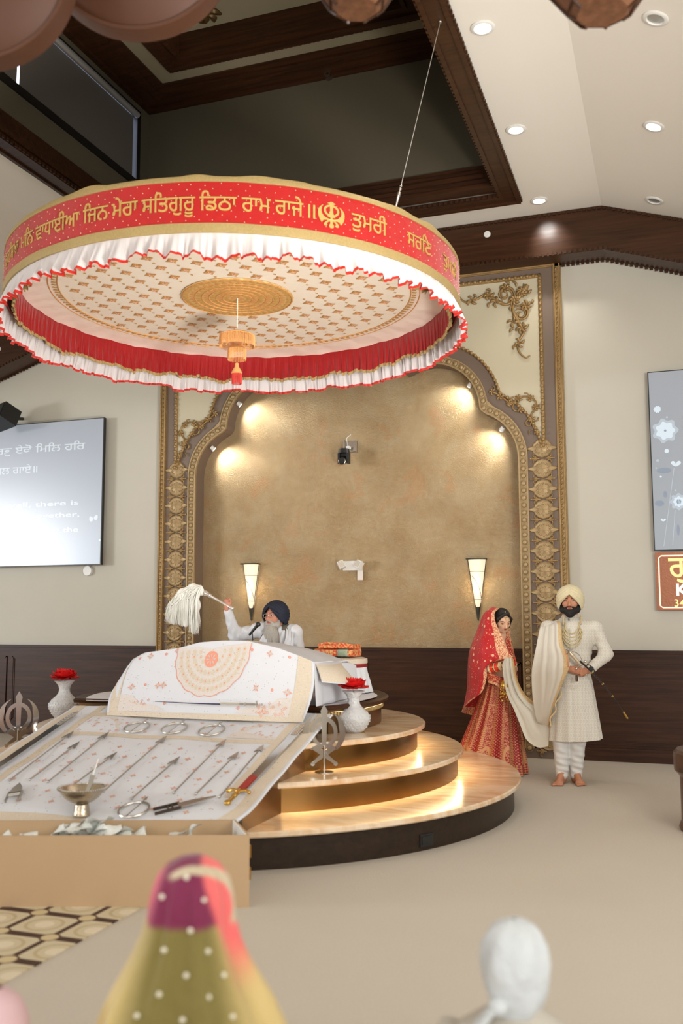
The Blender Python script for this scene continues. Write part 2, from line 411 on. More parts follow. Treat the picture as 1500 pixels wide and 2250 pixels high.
m_coffer = simple('coffer_paint', (84, 76, 58), .8, var=.03)
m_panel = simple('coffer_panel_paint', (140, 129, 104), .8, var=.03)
def ring(mb, x0, x1, y0, y1, w, z0, z1):
    mb.b(x0, x1, y0, y0+w, z0, z1); mb.b(x0, x1, y1-w, y1, z0, z1); mb.b(x0, x0+w, y0+w, y1-w, z0, z1); mb.b(x1-w, x1, y0+w, y1-w, z0, z1)
WY0, WY1, WZ0, WZ1 = 5.35, 8.78, 6.17, 7.05   # window opening in the left wall of the coffer
mb = MB(); mb.b(IX0, IX1, IY1, IY1+.06, 5.68, 7.9); mb.b(IX0, IX1, IY0-.06, IY0, 5.68, 7.9); mb.b(IX1, IX1+.06, IY0, IY1, 5.68, 7.9)
mb.b(IX0-.06, IX0, IY0, IY1, 5.68, WZ0); mb.b(IX0-.06, IX0, IY0, IY1, WZ1, 7.9); mb.b(IX0-.06, IX0, IY0, WY0, WZ0, WZ1); mb.b(IX0-.06, IX0, WY1, IY1, WZ0, WZ1)
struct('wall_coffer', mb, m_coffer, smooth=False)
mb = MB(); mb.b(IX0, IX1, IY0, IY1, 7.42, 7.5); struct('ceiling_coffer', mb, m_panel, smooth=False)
# dark wood mouldings of the coffer
mb = MB(); ring(mb, CX0, CX1, CY0, CY1, .19, 5.565, 5.6)
ring(mb, CX0+.0, CX1-.0, CY0, CY1, .035, 5.545, 5.566); ring(mb, CX0+.155, CX1-.155, CY0+.155, CY1-.155, .035, 5.548, 5.566)
def dent(mb, p, q, step, sz):
    p = np.array(p, float); q = np.array(q, float); n = max(2, int(np.linalg.norm(q-p)/step)); R = None
    for i in range(n): mb.box(p+(q-p)*(i+.5)/n, sz)
for (xa, xb, ya, yb) in ((CX0-.008, CX1+.008, CY0-.008, CY1+.008), (CX0+.2, CX1-.2, CY0+.2, CY1-.2)):
    for y in (ya, yb): dent(mb, (xa, y, 5.572), (xb, y, 5.572), .055, (.03, .016, .03))
    for x in (xa, xb): dent(mb, (x, ya, 5.572), (x, yb, 5.572), .055, (.016, .03, .03))
struct('trim_1', mb, m_beam, smooth=False, loc=(0, 0, 0))
mb = MB()
for w, z0, z1 in ((.16, 5.60, 5.64), (.13, 5.64, 5.70), (.09, 5.70, 5.78), (.055, 5.78, 5.84), (.03, 5.84, 5.89)): ring(mb, IX0, IX1, IY0, IY1, w, z0, z1)
struct('trim_2', mb, m_wood, smooth=False, loc=(0, 0, 0))
mb = MB(); ring(mb, IX0, IX1, IY0, IY1, .06, 7.14, 7.2); ring(mb, IX0, IX1, IY0, IY1, .41, 7.2, 7.26); ring(mb, IX0, IX1, IY0, IY1, .2, 7.17, 7.2); ring(mb, IX0, IX1, IY0, IY1, .3, 7.185, 7.2)
i = .62
ring(mb, IX0+i, IX1-i, IY0+i, IY1-i, .22, 7.2, 7.3); ring(mb, IX0+i, IX1-i, IY0+i, IY1-i, .1, 7.17, 7.2); ring(mb, IX0+i+.2, IX1-i-.2, IY0+i+.2, IY1-i-.2, .04, 7.16, 7.42)
for y in (IY0+i-.01, IY1-i+.01): dent(mb, (IX0+i, y, 7.2), (IX1-i, y, 7.2), .05, (.028, .02, .04))
struct('trim_3', mb, m_wood, smooth=False, loc=(0, 0, 0))
mb = MB(); ring(mb, IX0+.4, IX1-.4, IY0+.4, IY1-.4, .24, 7.215, 7.3); struct('trim_4', mb, m_panel, smooth=False, loc=(0, 0, 0))

# gabled walnut beam along the top of the back wall
mb = MB(); xs = [-12, CRL, CRR, 5]
poly = [(x, ceil_z(x)) for x in xs]+[(x, ceil_z(x)-.464) for x in xs[::-1]]
for a in range(3):
    x0, x1 = xs[a], xs[a+1]
    mb.prism([(x0, ceil_z(x0)), (x1, ceil_z(x1)), (x1, ceil_z(x1)-.464), (x0, ceil_z(x0)-.464)], lambda p, q, t: (p, 9.66+.31*t, q), 1)
    for (y, dz) in ((9.652, -.022), (9.652, -.447), (9.95, -.475)):
        dent(mb, (x0, y, ceil_z(x0)+dz), (x1, y, ceil_z(x1)+dz), .05, (.03, .02, .028))
struct('trim_5', mb, m_beam, smooth=False, loc=(0, 0, 0))

# wainscot
def wains(name, x0, x1, y, panels, t=.03):
    mb = MB(); mb.b(x0, x1, y, y+t, 0, 1.09); mb.b(x0, x1, y-.02, y, 1.06, 1.09); mb.b(x0, x1, y-.012, y, 0, .11); mb.b(x0, x1, y-.02, y, .11, .13)
    for a, b_ in panels:
        for w, d in ((.03, .008), (.014, .014)):
            mb.b(a, b_, y-d, y, .95-w, .95); mb.b(a, b_, y-d, y, .16, .16+w); mb.b(a, a+w, y-d, y, .16, .95); mb.b(b_-w, b_, y-d, y, .16, .95)
    return struct(name, mb, m_wood, smooth=False)
xl = onY(26, 1500, 9.93)[0]
wains('trim_6', -12, -5.80, 9.935, [(-11.5, xl-.085), (xl, -5.9)])
wains('trim_7', -1.01, 5, 9.935, [(-.92, 2.4)])
xn = onY(803, 1500, 10.1)[0]
wains('trim_8', -5.3, -1.5, 10.09, [(-5.2, xn-.1), (xn, -1.55)])

# ------------------------------------------------------------------ ornamental arch surround
def arch_pts(o, n=26):
    circ = [(1.36, 3.08, .54+o), (.96, 3.64, .54+o*.92), (0, 4.02, .66+o), (-.96, 3.64, .54+o*.92), (-1.36, 3.08, .54+o)]; P = []
    for i, (cx, cz, r) in enumerate(circ):
        for k in range(n+1):
            a = PI*k/n*(1.0); x, z = cx+r*math.cos(a), cz+r*math.sin(a)
            if all(math.hypot(x-c[0], z-c[1]) >= c[2]-1e-6 for j, c in enumerate(circ) if j != i) and not (abs(cx) > 1.2 and abs(x) < 1.36): P.append((x, z))
    P.sort(key=lambda q: 0)
    R = [p for p in P if p[0] > 0]; out = []
    out = [(1.36+.54+o, .1)]+P+[(-(1.36+.54+o), .1)]
    return [(XC+a, b_) for a, b_ in out]
arch = thing('ornate_arch', 'carved gilt and taupe arch surround standing against the cream back wall', 'arch', (XC, YW-.06, 0))
def strip(mb, A, B, y0, y1):
    n = min(len(A), len(B)); V = []
    for a, b_ in zip(A, B): V += [(a[0], y1, a[1]), (b_[0], y1, b_[1]), (a[0], y0, a[1]), (b_[0], y0, b_[1])]
    Fc = []
    for i in range(n-1): o = i*4; p = o+4; Fc += [(o+2, o+3, p+3, p+2), (o, p, p+1, o+1), (o, o+2, p+2, p), (o+1, p+1, p+3, o+3)]
    mb.add(V, Fc)
def resample(P, n):
    P = np.array(P); d = np.r_[0, np.cumsum(np.hypot(*np.diff(P, axis=0).T))]; t = np.linspace(0, d[-1], n); return np.c_[np.interp(t, d, P[:, 0]), np.interp(t, d, P[:, 1])]
N = 260
A0 = arch_pts(0); 
def offs(P, o):
    # offset outward along averaged normals of the multifoil curve
    circ = arch_pts(o); return resample(circ, N)
c0, c1, c2, c3 = resample(arch_pts(0), N), resample(arch_pts(.012), N), resample(arch_pts(.083), N), resample(arch_pts(.095), N)
# taupe panel with the arch opening
mb = MB()
half = 2.30; top = 5.15
V = []; Fc = []
edge = []
for (x, z) in c0:
    # matching point on the outer rectangle
    dx, dz = x-XC, z-2.6
    if abs(x-XC) > 1.895 and z < 3.1: edge.append((XC+math.copysign(half, x-XC), z))
    else:
        a = math.atan2(max(z-3.1, 0)+.02, x-XC); s_ = min(half/max(abs(math.cos(a)), 1e-6), (top-3.1)/max(math.sin(a), 1e-6)); edge.append((XC+s_*math.cos(a), 3.1+s_*math.sin(a)))
strip(mb, list(map(tuple, c0)), edge, YW-.05, YW-.001)
mb.b(XC-half, XC+half, YW-.0515, YW-.001, 5.02, top)
mb.b(XC-half, XC-2.1, YW-.051, YW-.001, 2.9, 5.02); mb.b(XC+2.1, XC+half, YW-.051, YW-.001, 2.9, 5.02)
mb.b(XC-half, XC-1.9, YW-.05, YW-.001, 0, .12); mb.b(XC+1.9, XC+half, YW-.05, YW-.001, 0, .12)
mb.build('backing_panel', m_taupe, arch, smooth=False)
mb = MB(); strip(mb, [tuple(p) for p in c0], [tuple(p) for p in resample(arch_pts(.0005), N)], YW-.049, 10.135)
V = [(p[0], y, p[1]) for p in c0 for y in (YW-.05, 10.129)]
mb = MB(); mb.v = []; mb.f = []; mb.fm = []; mb.add([(x, (YW-.0012 if y < YW else y), z) for x, y, z in V], [(2*i, 2*i+1, 2*i+3, 2*i+2) for i in range(N-1)]); mb.build('jamb', m_taupe, arch, smooth=False)
# cream spandrel between the outer beading and the rectangular beading
mb = MB(); b0 = resample(arch_pts(.25), N); sp = [(x, z) for x, z in b0 if z > 3.16]; 
outer = []
for (x, z) in sp:
    a = math.atan2(z-3.1, x-XC); s_ = min(2.165/max(abs(math.cos(a)), 1e-6), (5.03-3.1)/max(math.sin(a), 1e-6)); outer.append((XC+s_*math.cos(a), 3.1+s_*math.sin(a)))
strip(mb, sp, outer, YW-.056, YW-.03)
for sx in (-1, 1): mb.prism([(XC+sx*1.4, 4.4), (XC+sx*2.165, 4.4), (XC+sx*2.165, 5.03), (XC+sx*.9, 5.03)][::sx], lambda a, b, t: (a, YW-.0562+.02*t, b), 1)
mb.build('spandrel', m_spandrel, arch, smooth=False)
# gilt bead strip along the opening
cm = resample(arch_pts(-.0015), N)
mb = MB(); strip(mb, [tuple(p) for p in cm], [tuple(p) for p in c3], YW-.062, YW-.04); strip(mb, [tuple(p) for p in resample(arch_pts(-.003), N)], [tuple(p) for p in c1], YW-.075, YW-.0601); strip(mb, [tuple(p) for p in c2], [tuple(p) for p in resample(arch_pts(.0965), N)], YW-.075, YW-.0601)
mid = resample(arch_pts(.047), 152)
for x, z in mid:
    mb.sphere((x, YW-.064, z), (.027, .02, .027), 10, 6)
    mb.lathe([(.036, 0), (.038, .006), (.033, .008)], (x, YW-.062, z), 12, R=rotm('X', PI/2))
mb.build('bead_strip', m_gilt2, arch, angle=50)
# outer thin beading
mb = MB(); q = resample(sp, 150); qq = [(x, YW-.058, z) for x, z in q]
mb.tube(qq, .021, 6, flat=.6)
for x, z in resample(sp, 118): mb.sphere((x, YW-.076, z), .019, 8, 5)
mb.build('arch_beading', m_gilt, arch, angle=50)
mb = MB()
P = [(XC-2.165, 3.2), (XC-2.165, 5.03), (XC+2.165, 5.03), (XC+2.165, 3.2)]
for a, b_ in zip(P[:-1], P[1:]):
    mb.tube([(a[0], YW-.056, a[1]), (b_[0], YW-.056, b_[1])], .022, 8)
    n = int(math.hypot(a[0]-b_[0], a[1]-b_[1])/.062)
    for i in range(n+1): t = i/n; mb.sphere((a[0]+(b_[0]-a[0])*t, YW-.08, a[1]+(b_[1]-a[1])*t), .02, 8, 5)
mb.build('panel_beading', m_gilt, arch, angle=50)
# outer gilt border (two raised rolls with rope texture)
mb = MB()
P = [(XC-2.345, 0.1), (XC-2.345, 5.155), (XC+2.345, 5.155), (XC+2.345, 0.1)]
mb.b(XC-2.385, XC-2.30, YW-.07, YW-.001, .1, 5.19); mb.b(XC+2.30, XC+2.385, YW-.07, YW-.001, .1, 5.19); mb.b(XC-2.385, XC+2.385, YW-.07, YW-.001, 5.11, 5.19)
for dx, r in ((-.028, .014), (.026, .012)):
    mb.tube([(a-(dx if a < XC else -dx)*1, YW-.075, z-(0 if z < 1 else -dx*.9)) for a, z in P], r, 8)
for sx in (-1, 1):
    for i in range(96): mb.sphere((XC+sx*2.337, YW-.078, .14+i*.052), (.012, .016, .021), 8, 5, R=rotm('Y', sx*.5))
for i in range(90): mb.sphere((XC-2.31+i*.0519, YW-.078, 5.145), (.021, .016, .012), 8, 5)
mb.build('gilt_border', m_gilt, arch, angle=50)
# medallions
def medallion(mb):
    # relief in x (right), z (up), bulging to -y
    def outl(s):
        P = []
        for k in range(80):
            a = 2*PI*k/80; c, sn = math.cos(a), math.sin(a)
            r = .100+.052*abs(c)**70+.003*math.cos(12*a); P.append((r*c*s*1.02, r*sn*s))
        return P
    levels = [(1, 0), (1, .014), (.93, .022), (.86, .014), (.6, .017), (.2, .021), (.1, .03), (.02, .033)]
    V = []; 
    for s_, h in levels: V += [(x, -h, z) for x, z in outl(s_)]
    n = 80; mb.add(V, [(j*n+i, j*n+(i+1) % n, (j+1)*n+(i+1) % n, (j+1)*n+i) for j in range(len(levels)-1) for i in range(n)])
    for k in range(10):
        a = 2*PI*(k+.5)/10; mb.sphere((.058*math.cos(a), -.018, .06*math.sin(a)), (.012, .009, .012), 8, 5)
    for sx in (-1, 1):
        mb.tube([(sx*.05, -.02, .045), (sx*.075, -.024, .02), (sx*.055, -.02, 0), (sx*.075, -.024, -.02), (sx*.05, -.02, -.045)], .006, 6)
def leaf(mb):
    for sx in (1,):
        mb.sphere((sx*.122, -.012, 0), (.012, .01, .01), 8, 5); mb.tube([(sx*.03, -.01, 0), (sx*.07, -.018, 0), (sx*.115, -.012, 0)], [.006, .012, .005], 6)
        for sz in (-1, 1):
            mb.tube(catmull([(sx*.05, -.01, 0), (sx*.085, -.02, sz*.018), (sx*.092, -.016, sz*.042), (sx*.075, -.01, sz*.055)], 4), .0075, 6)
            mb.sphere((sx*.066, -.014, sz*.014), (.014, .01, .009), 8, 5, R=rotm('Y', sx*sz*-.6))
md = MB(); medallion(md); lf = MB(); leaf(lf)
m0 = l0 = None
for sx in (-1, 1):
    for k in range(15):
        z = 3.17-k*.2135
        loc = (sx*2.15, .0, z)
        if m0 is None:
            m0 = md.build('medallion', m_gilt2, arch, world=False, angle=60); l0 = lf.build('leaf_ornament', m_gilt, arch, world=False, angle=60); m, l = m0, l0
        else:
            m = m0.copy(); COL.objects.link(m); l = l0.copy(); COL.objects.link(l)
        l2 = l0.copy(); COL.objects.link(l2); l2.parent = arch; l2.location = (sx*2.145, .008, z-.107); l2.rotation_euler = (0, PI, 0)
        m.parent = arch; l.parent = arch
        m.location = (sx*2.145, .008, z); l.location = (sx*2.145, .008, z-.107)
# acanthus scrolls
def spiral(c, r0, r1, a0, turns, n=22):
    return [(c[0]+(r0+(r1-r0)*i/n)*math.cos(a0+turns*2*PI*i/n), 0, c[1]+(r0+(r1-r0)*i/n)*math.sin(a0+turns*2*PI*i/n)) for i in range(n+1)]
def scroll_top(mb):
    # corner at (0,0); extends left (-x) and down (-z)
    def tb(P, w, h=.7): P = catmull(P, 4); n = len(P); mb.tube([(p[0], -.008, p[2]) for p in P], [w*(.35+.65*math.sin(PI*min(1, (i+1)/(n*.6))) if i < n*.6*.5 else .35+.65*(1-i/n)) for i in range(n)], 7)
    tb([(-.06, 0, -.05), (-.14, 0, -.16), (-.22, 0, -.22)], .03)
    tb(spiral((-.30, -.13), .075, .015, -.3, 1.0), .014); tb(spiral((-.14, -.36), .07, .015, 2.5, -1.0), .014)
    rs_ = random.Random(2)
    for (cx_, cz_, n_) in ((-.12, -.12, 9), (-.2, -.2, 8), (-.3, -.06, 6), (-.08, -.28, 6), (-.48, -.12, 6), (-.13, -.52, 6), (-.66, -.15, 4), (-.16, -.68, 4), (-.40, -.2, 4), (-.22, -.44, 4)):
        for k in range(n_):
            a = 2*PI*k/n_+cx_*9; L = .05+.02*rs_.random(); mb.tube(catmull([(cx_, -.010, cz_), (cx_+L*.6*math.cos(a), -.026, cz_+L*.6*math.sin(a)), (cx_+L*math.cos(a+.5), -.010, cz_+L*math.sin(a+.5))], 3), [.004+.010*math.sin(PI*i/6.5) for i in range(7)], 6)
    tb(spiral((-.30, -.13), .105, .02, -.6, 1.15), .017); tb(spiral((-.14, -.36), .10, .02, 2.2, -1.15), .017)
    tb([(-.2, 0, -.2), (-.3, 0, -.24), (-.42, 0, -.16), (-.50, 0, -.10), (-.60, 0, -.14), (-.72, 0, -.17), (-.80, 0, -.10), (-.83, 0, -.05)], .02)
    tb([(-.2, 0, -.2), (-.22, 0, -.32), (-.14, 0, -.50), (-.11, 0, -.56), (-.17, 0, -.66), (-.17, 0, -.76), (-.10, 0, -.84), (-.05, 0, -.82)], .02)
    for (x, z, a, L) in ((-.12, -.1, .8, .07), (-.18, -.06, 1.6, .08), (-.07, -.14, 0.1, .06), (-.25, -.03, 1.9, .06), (-.45, -.08, 2.2, .06), (-.46, -.2, 3.8, .06), (-.62, -.12, 1.8, .04), (-.1, -.5, -.1, .05), (-.22, -.52, 3.3, .05), (-.2, -.7, 3.6, .05), (-.03, -.26, .6, .05), (-.23, -.27, 3.9, .05)):
        mb.tube(catmull([(x, -.008, z), (x+L*.5*math.cos(a), -.02, z+L*.5*math.sin(a)), (x+L*math.cos(a+.5), -.01, z+L*math.sin(a+.5))], 4), [.004+.009*math.sin(PI*i/8.5) for i in range(9)], 6)
    mb.sphere((-.09, -.012, -.09), (.028, .018, .028), 10, 6); mb.sphere((-.21, -.012, -.21), (.03, .018, .03), 10, 6)
def scroll_low(mb):
    tb = lambda P, w: mb.tube([(p[0], -.010, p[2]) for p in catmull(P, 4)], w*1.0, 6)
    rs_ = random.Random(4)
    for (cx_, cz_, n_) in ((-.04, -.30, 5), (-.09, -.16, 6), (-.05, -.03, 6), (-.10, .07, 6), (-.22, .08, 6), (-.32, .03, 6), (-.42, .11, 5), (-.50, .17, 5), (-.2, -.05, 5)):
        for k in range(n_):
            a = 2*PI*k/n_+cx_*9; L = .032+.012*rs_.random(); mb.tube(catmull([(cx_, -.010, cz_), (cx_+L*.6*math.cos(a), -.022, cz_+L*.6*math.sin(a)), (cx_+L*math.cos(a+.5), -.010, cz_+L*math.sin(a+.5))], 3), [.003+.0075*math.sin(PI*i/6.5) for i in range(7)], 6)
    tb([(-.03, 0, -.32), (-.08, 0, -.22), (-.10, 0, -.12), (-.04, 0, -.02), (-.08, 0, .07), (-.2, 0, .09), (-.3, 0, .02)], .011)
    tb([(-.3, 0, .02), (-.42, 0, .12), (-.52, 0, .18)], .011); tb(spiral((-.24, -.02), .06, .012, 1.2, 1.1), .009); tb(spiral((-.12, -.2), .05, .012, 0, 1.1), .009)
    for (x, z, a) in ((-.04, -.05, .4), (-.12, .09, 1.8), (-.25, .07, 2.2), (-.4, .11, 2.4), (-.06, -.18, .2), (-.09, -.27, 3.5), (-.0, -.1, 1.0), (-.48, .18, 1.2)):
        mb.tube(catmull([(x, -.008, z), (x+.03*math.cos(a), -.018, z+.03*math.sin(a)), (x+.055*math.cos(a+.6), -.01, z+.055*math.sin(a+.6))], 4), .007, 6)
for sx in (1, -1):
    a = MB(); scroll_top(a)
    if sx < 0: a.v = [(-x, y, z) for x, y, z in a.v]; a.f = [f[::-1] for f in a.f]
    a.v = [(x+sx*2.10, y, z+4.99) for x, y, z in a.v]; a.build('scroll_ornament', m_gilt, arch, world=False, angle=60)
    a = MB(); scroll_low(a)
    if sx < 0: a.v = [(-x, y, z) for x, y, z in a.v]; a.f = [f[::-1] for f in a.f]
    a.v = [(x+sx*2.14, y, z+3.64) for x, y, z in a.v]; a.build('scroll_ornament', m_gilt, arch, world=False, angle=60)
# ------------------------------------------------------------------ coffer window, blinds, ceiling lamps and wall fittings
m_day = emissive('daylight_pane', (214, 224, 255), 3.2)
mb = MB(); mb.b(IX0-.075, IX0-.07, WY0, WY1, WZ0, WZ1); struct('window_1', mb, m_day, smooth=False)
m_black = simple('black_window_paint', (22, 20, 18), .4, var=0)
win = thing('window_frame', 'black window frame high in the left side of the ceiling recess', 'window', (IX0, 7.0, WZ0))
mb = MB(); w = .07
mb.b(IX0-.05, IX0+.03, WY0, WY1, WZ0, WZ0+w); mb.b(IX0-.05, IX0+.03, WY0, WY1, WZ1-w, WZ1); mb.b(IX0-.05, IX0+.03, WY0, WY0+w, WZ0, WZ1); mb.b(IX0-.05, IX0+.03, WY1-w, WY1, WZ0, WZ1)
mb.build('frame', m_black, win, smooth=False)
m_blind = simple('grey_roller_fabric', (92, 86, 78), .8, var=.05, scale=60)
m_alu = simple('aluminium_tube', (186, 186, 184), .35, .6, var=0)
for y0, y1, lab in ((6.755, 8.665, 'grey roller blind drawn down behind the canopy, right of the bright slit'), (5.42, 6.715, 'grey roller blind partly hidden by the round bronze pendant, left of the bright slit')):
    bl = thing('roller_blind', lab, 'blind', (IX0+.02, (y0+y1)/2, WZ1-.1), group='roller blinds of the ceiling recess')
    mb = MB(); mb.b(IX0+.000, IX0+.004, y0, y1, WZ0+.05, WZ1-.1); mb.build('fabric', m_blind, bl, smooth=False)
    mb = MB(); mb.cyl((IX0+.05, y0-.01, WZ1-.09), (IX0+.05, y1+.01, WZ1-.09), .035, n=20); mb.build('roller_tube', m_alu, bl)

m_lamp_on = emissive('lit_downlight', (255, 250, 240), 14)
m_lamp_off = simple('frosted_reflector', (186, 190, 190), .25, .6, var=0)
def downlight(px, py, on, label):
    p = onZ(px, py, 5.6)
    if p[0] > CRR: n = np.array([SL, 0, 1.]); p = onN(px, py, (CRR, 0, 5.6), n); n = nrm(n)
    else: n = np.array([0, 0, 1.])
    t = thing('downlight', label, 'ceiling light', tuple(p), group='recessed ceiling downlights')
    u, v = frame_of(-n); R = np.array([u, v, -n]).T
    mb = MB(); mb.lathe([(.062, .0), (.085, 0), (.088, .006), (.08, .012), (.062, .012), (.058, .004), (.05, -.0)], p, 32, R=R); mb.build('trim_ring', m_whiteplastic, t)
    mb = MB(); mb.lathe([(.0, .005), (.05, .005), (.06, .002)], p, 32, R=R); mb.build('lens', m_lamp_on if on else m_lamp_off, t)
    if on: light('downlight_beam', 'SPOT', tuple(p-n*.03), 40, (1, .97, .92), tuple(p-n*2), spot=95, blend=.7, radius=.05)
    return p
downlight(1060, 60, True, 'lit downlight nearest the wooden pendant at the top')
downlight(1133, 284, True, 'lit downlight in the middle beside the dark ceiling recess')
downlight(1184, 440, True, 'lit downlight just in front of the gabled wooden beam')
downlight(1436, 277, True, 'lit downlight on the sloping ceiling at the far right')
downlight(1440, 40, False, 'unlit white downlight at the top right corner')
downlight(1437, 440, False, 'unlit downlight above the wooden beam at the far right')
light('beam_wash', 'SPOT', tuple(onZ(1184, 440, 5.6)+np.array([0, .0, -.03])), 26, (1, .97, .92), tuple(onY(1208, 530, 9.66)), spot=62, blend=1.0, radius=.03)
# spotlights in the arch
def arch_spot(x, z, tx, tz, e, label):
    t = thing('arch_spotlight', label, 'spotlight', (XC+x, YW+.03, z), group='small spotlights inside the arch')
    w2 = np.array([tx-x, tz-z]); w2 /= np.hypot(*w2); d = nrm((w2[0]*.8, .42, w2[1]*.8)); p = np.array([XC+x, YW+.03, z])
    mb = MB(); mb.cyl(p-d*.03, p+d*.02, .024, .03, 16); mb.build('housing', m_whiteplastic, t)
    mb = MB(); mb.cyl(p+d*.0205, p+d*.023, .026, .026, 16); mb.build('lens', m_lamp_on, t)
    light('arch_beam', 'SPOT', tuple(p+d*.03+np.array([0, -.02, 0])), e*2.1, (1, .95, .86), tuple(p+d), spot=120, blend=1.0, radius=.02)
arch_spot(-1.72, 3.42, -.6, 2.3, 26, 'small spotlight low on the left curve of the arch')
arch_spot(-1.38, 3.93, -.4, 3.0, 26, 'small spotlight at the upper left of the arch, under the canopy ruffle')
arch_spot(1.72, 3.42, .6, 2.3, 26, 'small spotlight tucked in the lower right lobe of the arch')
arch_spot(1.38, 3.93, .4, 3.0, 26, 'small spotlight tucked in the upper right lobe of the arch')

# wall sconces
m_glass_on = emissive('lit_alabaster_glass', (255, 228, 192), .95, (170, 160, 145))
def sconce(x, label):
    t = thing('wall_sconce', label, 'wall lamp', (x, 10.13, 1.38), group='tapered wall lamps in the arch')
    def sec(z, w, d, y0=10.13, n=12): return [(x+w*math.cos(PI-PI*i/n), y0-d*math.sin(PI*i/n), z) for i in range(n+1)]
    zs = [(2.035, .098, .10), (1.93, .084, .088), (1.80, .066, .074), (1.66, .047, .058), (1.58, .036, .046), (1.53, .024, .03), (1.515, .008, .01)]
    mb = MB(); mb.grid([sec(z, w, d) for z, w, d in zs]); mb.build('glass_shade', m_glass_on, t)
    mb = MB(); mb.grid([sec(1.62, .032, .03), sec(1.50, .024, .028), sec(1.44, .012, .016), sec(1.38, .002, .004)])
    mb.b(x-.105, x+.105, 10.025, 10.13, 2.035, 2.048)
    for sx in (-1, 1): mb.tube([(x+sx*.1, 10.11, 2.04), (x+sx*.002, 10.12, 1.39)], .006, 6)
    mb.build('metal_frame', simple('dark_bronze_metal', (62, 60, 50), .4, .7, var=.05), t)
    mb = MB()
    for z, w, d in ((1.905, .082, .086), (1.61, .041, .052)): mb.tube([(a, b_-.002, c) for a, b_, c in sec(z, w, d)], .0022, 5)
    P = []
    for i in range(11):
        s_ = i/10; z = 1.86-.24*s_; w, d = .078-.036*s_, .083-.03*s_; a = PI-PI*(.28+.6*s_**.8); P.append((x+w*math.cos(a), 10.13-d*math.sin(a)-.003, z))
    mb.tube(P, .0022, 5); mb.build('wire_trim', m_dark, t)
    light('sconce_glow', 'POINT', (x, 10.0, 1.75), 2.2, (1, .78, .5), radius=.05)
sconce(-4.66, 'lit tapered wall lamp behind the seated man, left in the arch')
sconce(-2.0, 'lit tapered wall lamp behind the bride, right in the arch')

# camera on the niche wall
pc = onY(768, 990, 10.13)
t = thing('wall_camera', 'black pan-tilt camera on a metal bracket high on the gold wall', 'camera', (pc[0], 10.13, pc[2]))
x0, z0 = pc[0]+.02, pc[2]+.05
mb = MB(); mb.b(x0-.03, x0+.075, 10.10, 10.125, z0-.08, z0+.05); mb.b(x0-.03, x0+.0, 9.98, 10.12, z0-.075, z0-.05); mb.b(x0-.055, x0-.045, 10.0, 10.12, z0-.06, z0+.05); mb.build('bracket', m_steel, t, smooth=False)
mb = MB(); c = (x0-.03, 9.96, z0-.08); mb.cyl((c[0], c[1], c[2]-.03), (c[0], c[1], c[2]+.02), .066, .06, 24); mb.build('base', m_dark, t)
mb = MB()
for sx in (-1, 1): mb.b(c[0]+sx*.052-.012, c[0]+sx*.052+.012, c[1]-.035, c[1]+.035, c[2]-.15, c[2]-.03)
mb.b(c[0]-.05, c[0]+.05, c[1]+.01, c[1]+.035, c[2]-.13, c[2]-.03); mb.build('yoke', m_dark, t)
mb = MB(); d = nrm((0.0, -1, -.35)); hc = np.array([c[0]-.005, c[1], c[2]-.105]); mb.cyl(hc-d*.03, hc+d*.055, .045, .04, 20); mb.cyl(hc+d*.055, hc+d*.06, .041, .041, 20); hd = mb.build('lens_head', m_dark, t)
mb = MB(); mb.tube([hc+d*.062+np.array([.04*math.cos(a), 0, .04*math.sin(a)]) for a in np.linspace(0, 2*PI, 24)[:-1]], .004, 6, True); mb.build('lens_ring', m_steel, t)
mb = MB(); mb.tube(catmull([(x0-.0, 10.11, z0+.13), (x0-.03, 10.06, z0+.08), (x0-.02, 10.04, z0+.02), (x0-.01, 10.02, z0-.03)], 6), .005, 6); mb.b(x0-.02, x0+.02, 10.0, 10.06, z0-.05, z0-.02); mb.build('cable', m_whiteplastic, t)
# emergency light
pe = onY(776, 1243, 10.13)
t = thing('emergency_light', 'white twin-head emergency light with a hanging tag between the wall lamps', 'emergency light', (pe[0], 10.13, pe[2]))
mb = MB(); mb.b(pe[0]-.10, pe[0]+.11, 10.06, 10.13, pe[2]-.055, pe[2]+.05); mb.build('housing', m_whiteplastic, t)
m_clear = simple('clear_lens', (206, 200, 186), .15, .2, var=.15, scale=60)
for sx, a in ((-1, .35), (1, -.3)):
    R = rotm('Z', a)@rotm('X', -.3)@rotm('Y', sx*.45); mb = MB(); cc = np.array([pe[0]+sx*.105, 10.02, pe[2]+.005]); mb.box(cc, (.07, .06, .085), R); h = mb.build('lamp_head', m_whiteplastic, t)
    mb = MB(); mb.box(cc+R@np.array([0, -.033, 0]), (.056, .008, .068), R); mb.build('lens', m_clear, h)
mb = MB(); mb.b(pe[0]+.06, pe[0]+.125, 10.09, 10.093, pe[2]-.165, pe[2]-.055); mb.build('tag', simple('pink_white_card', (226, 216, 208), .7, var=.05, scale=40), t, smooth=False)

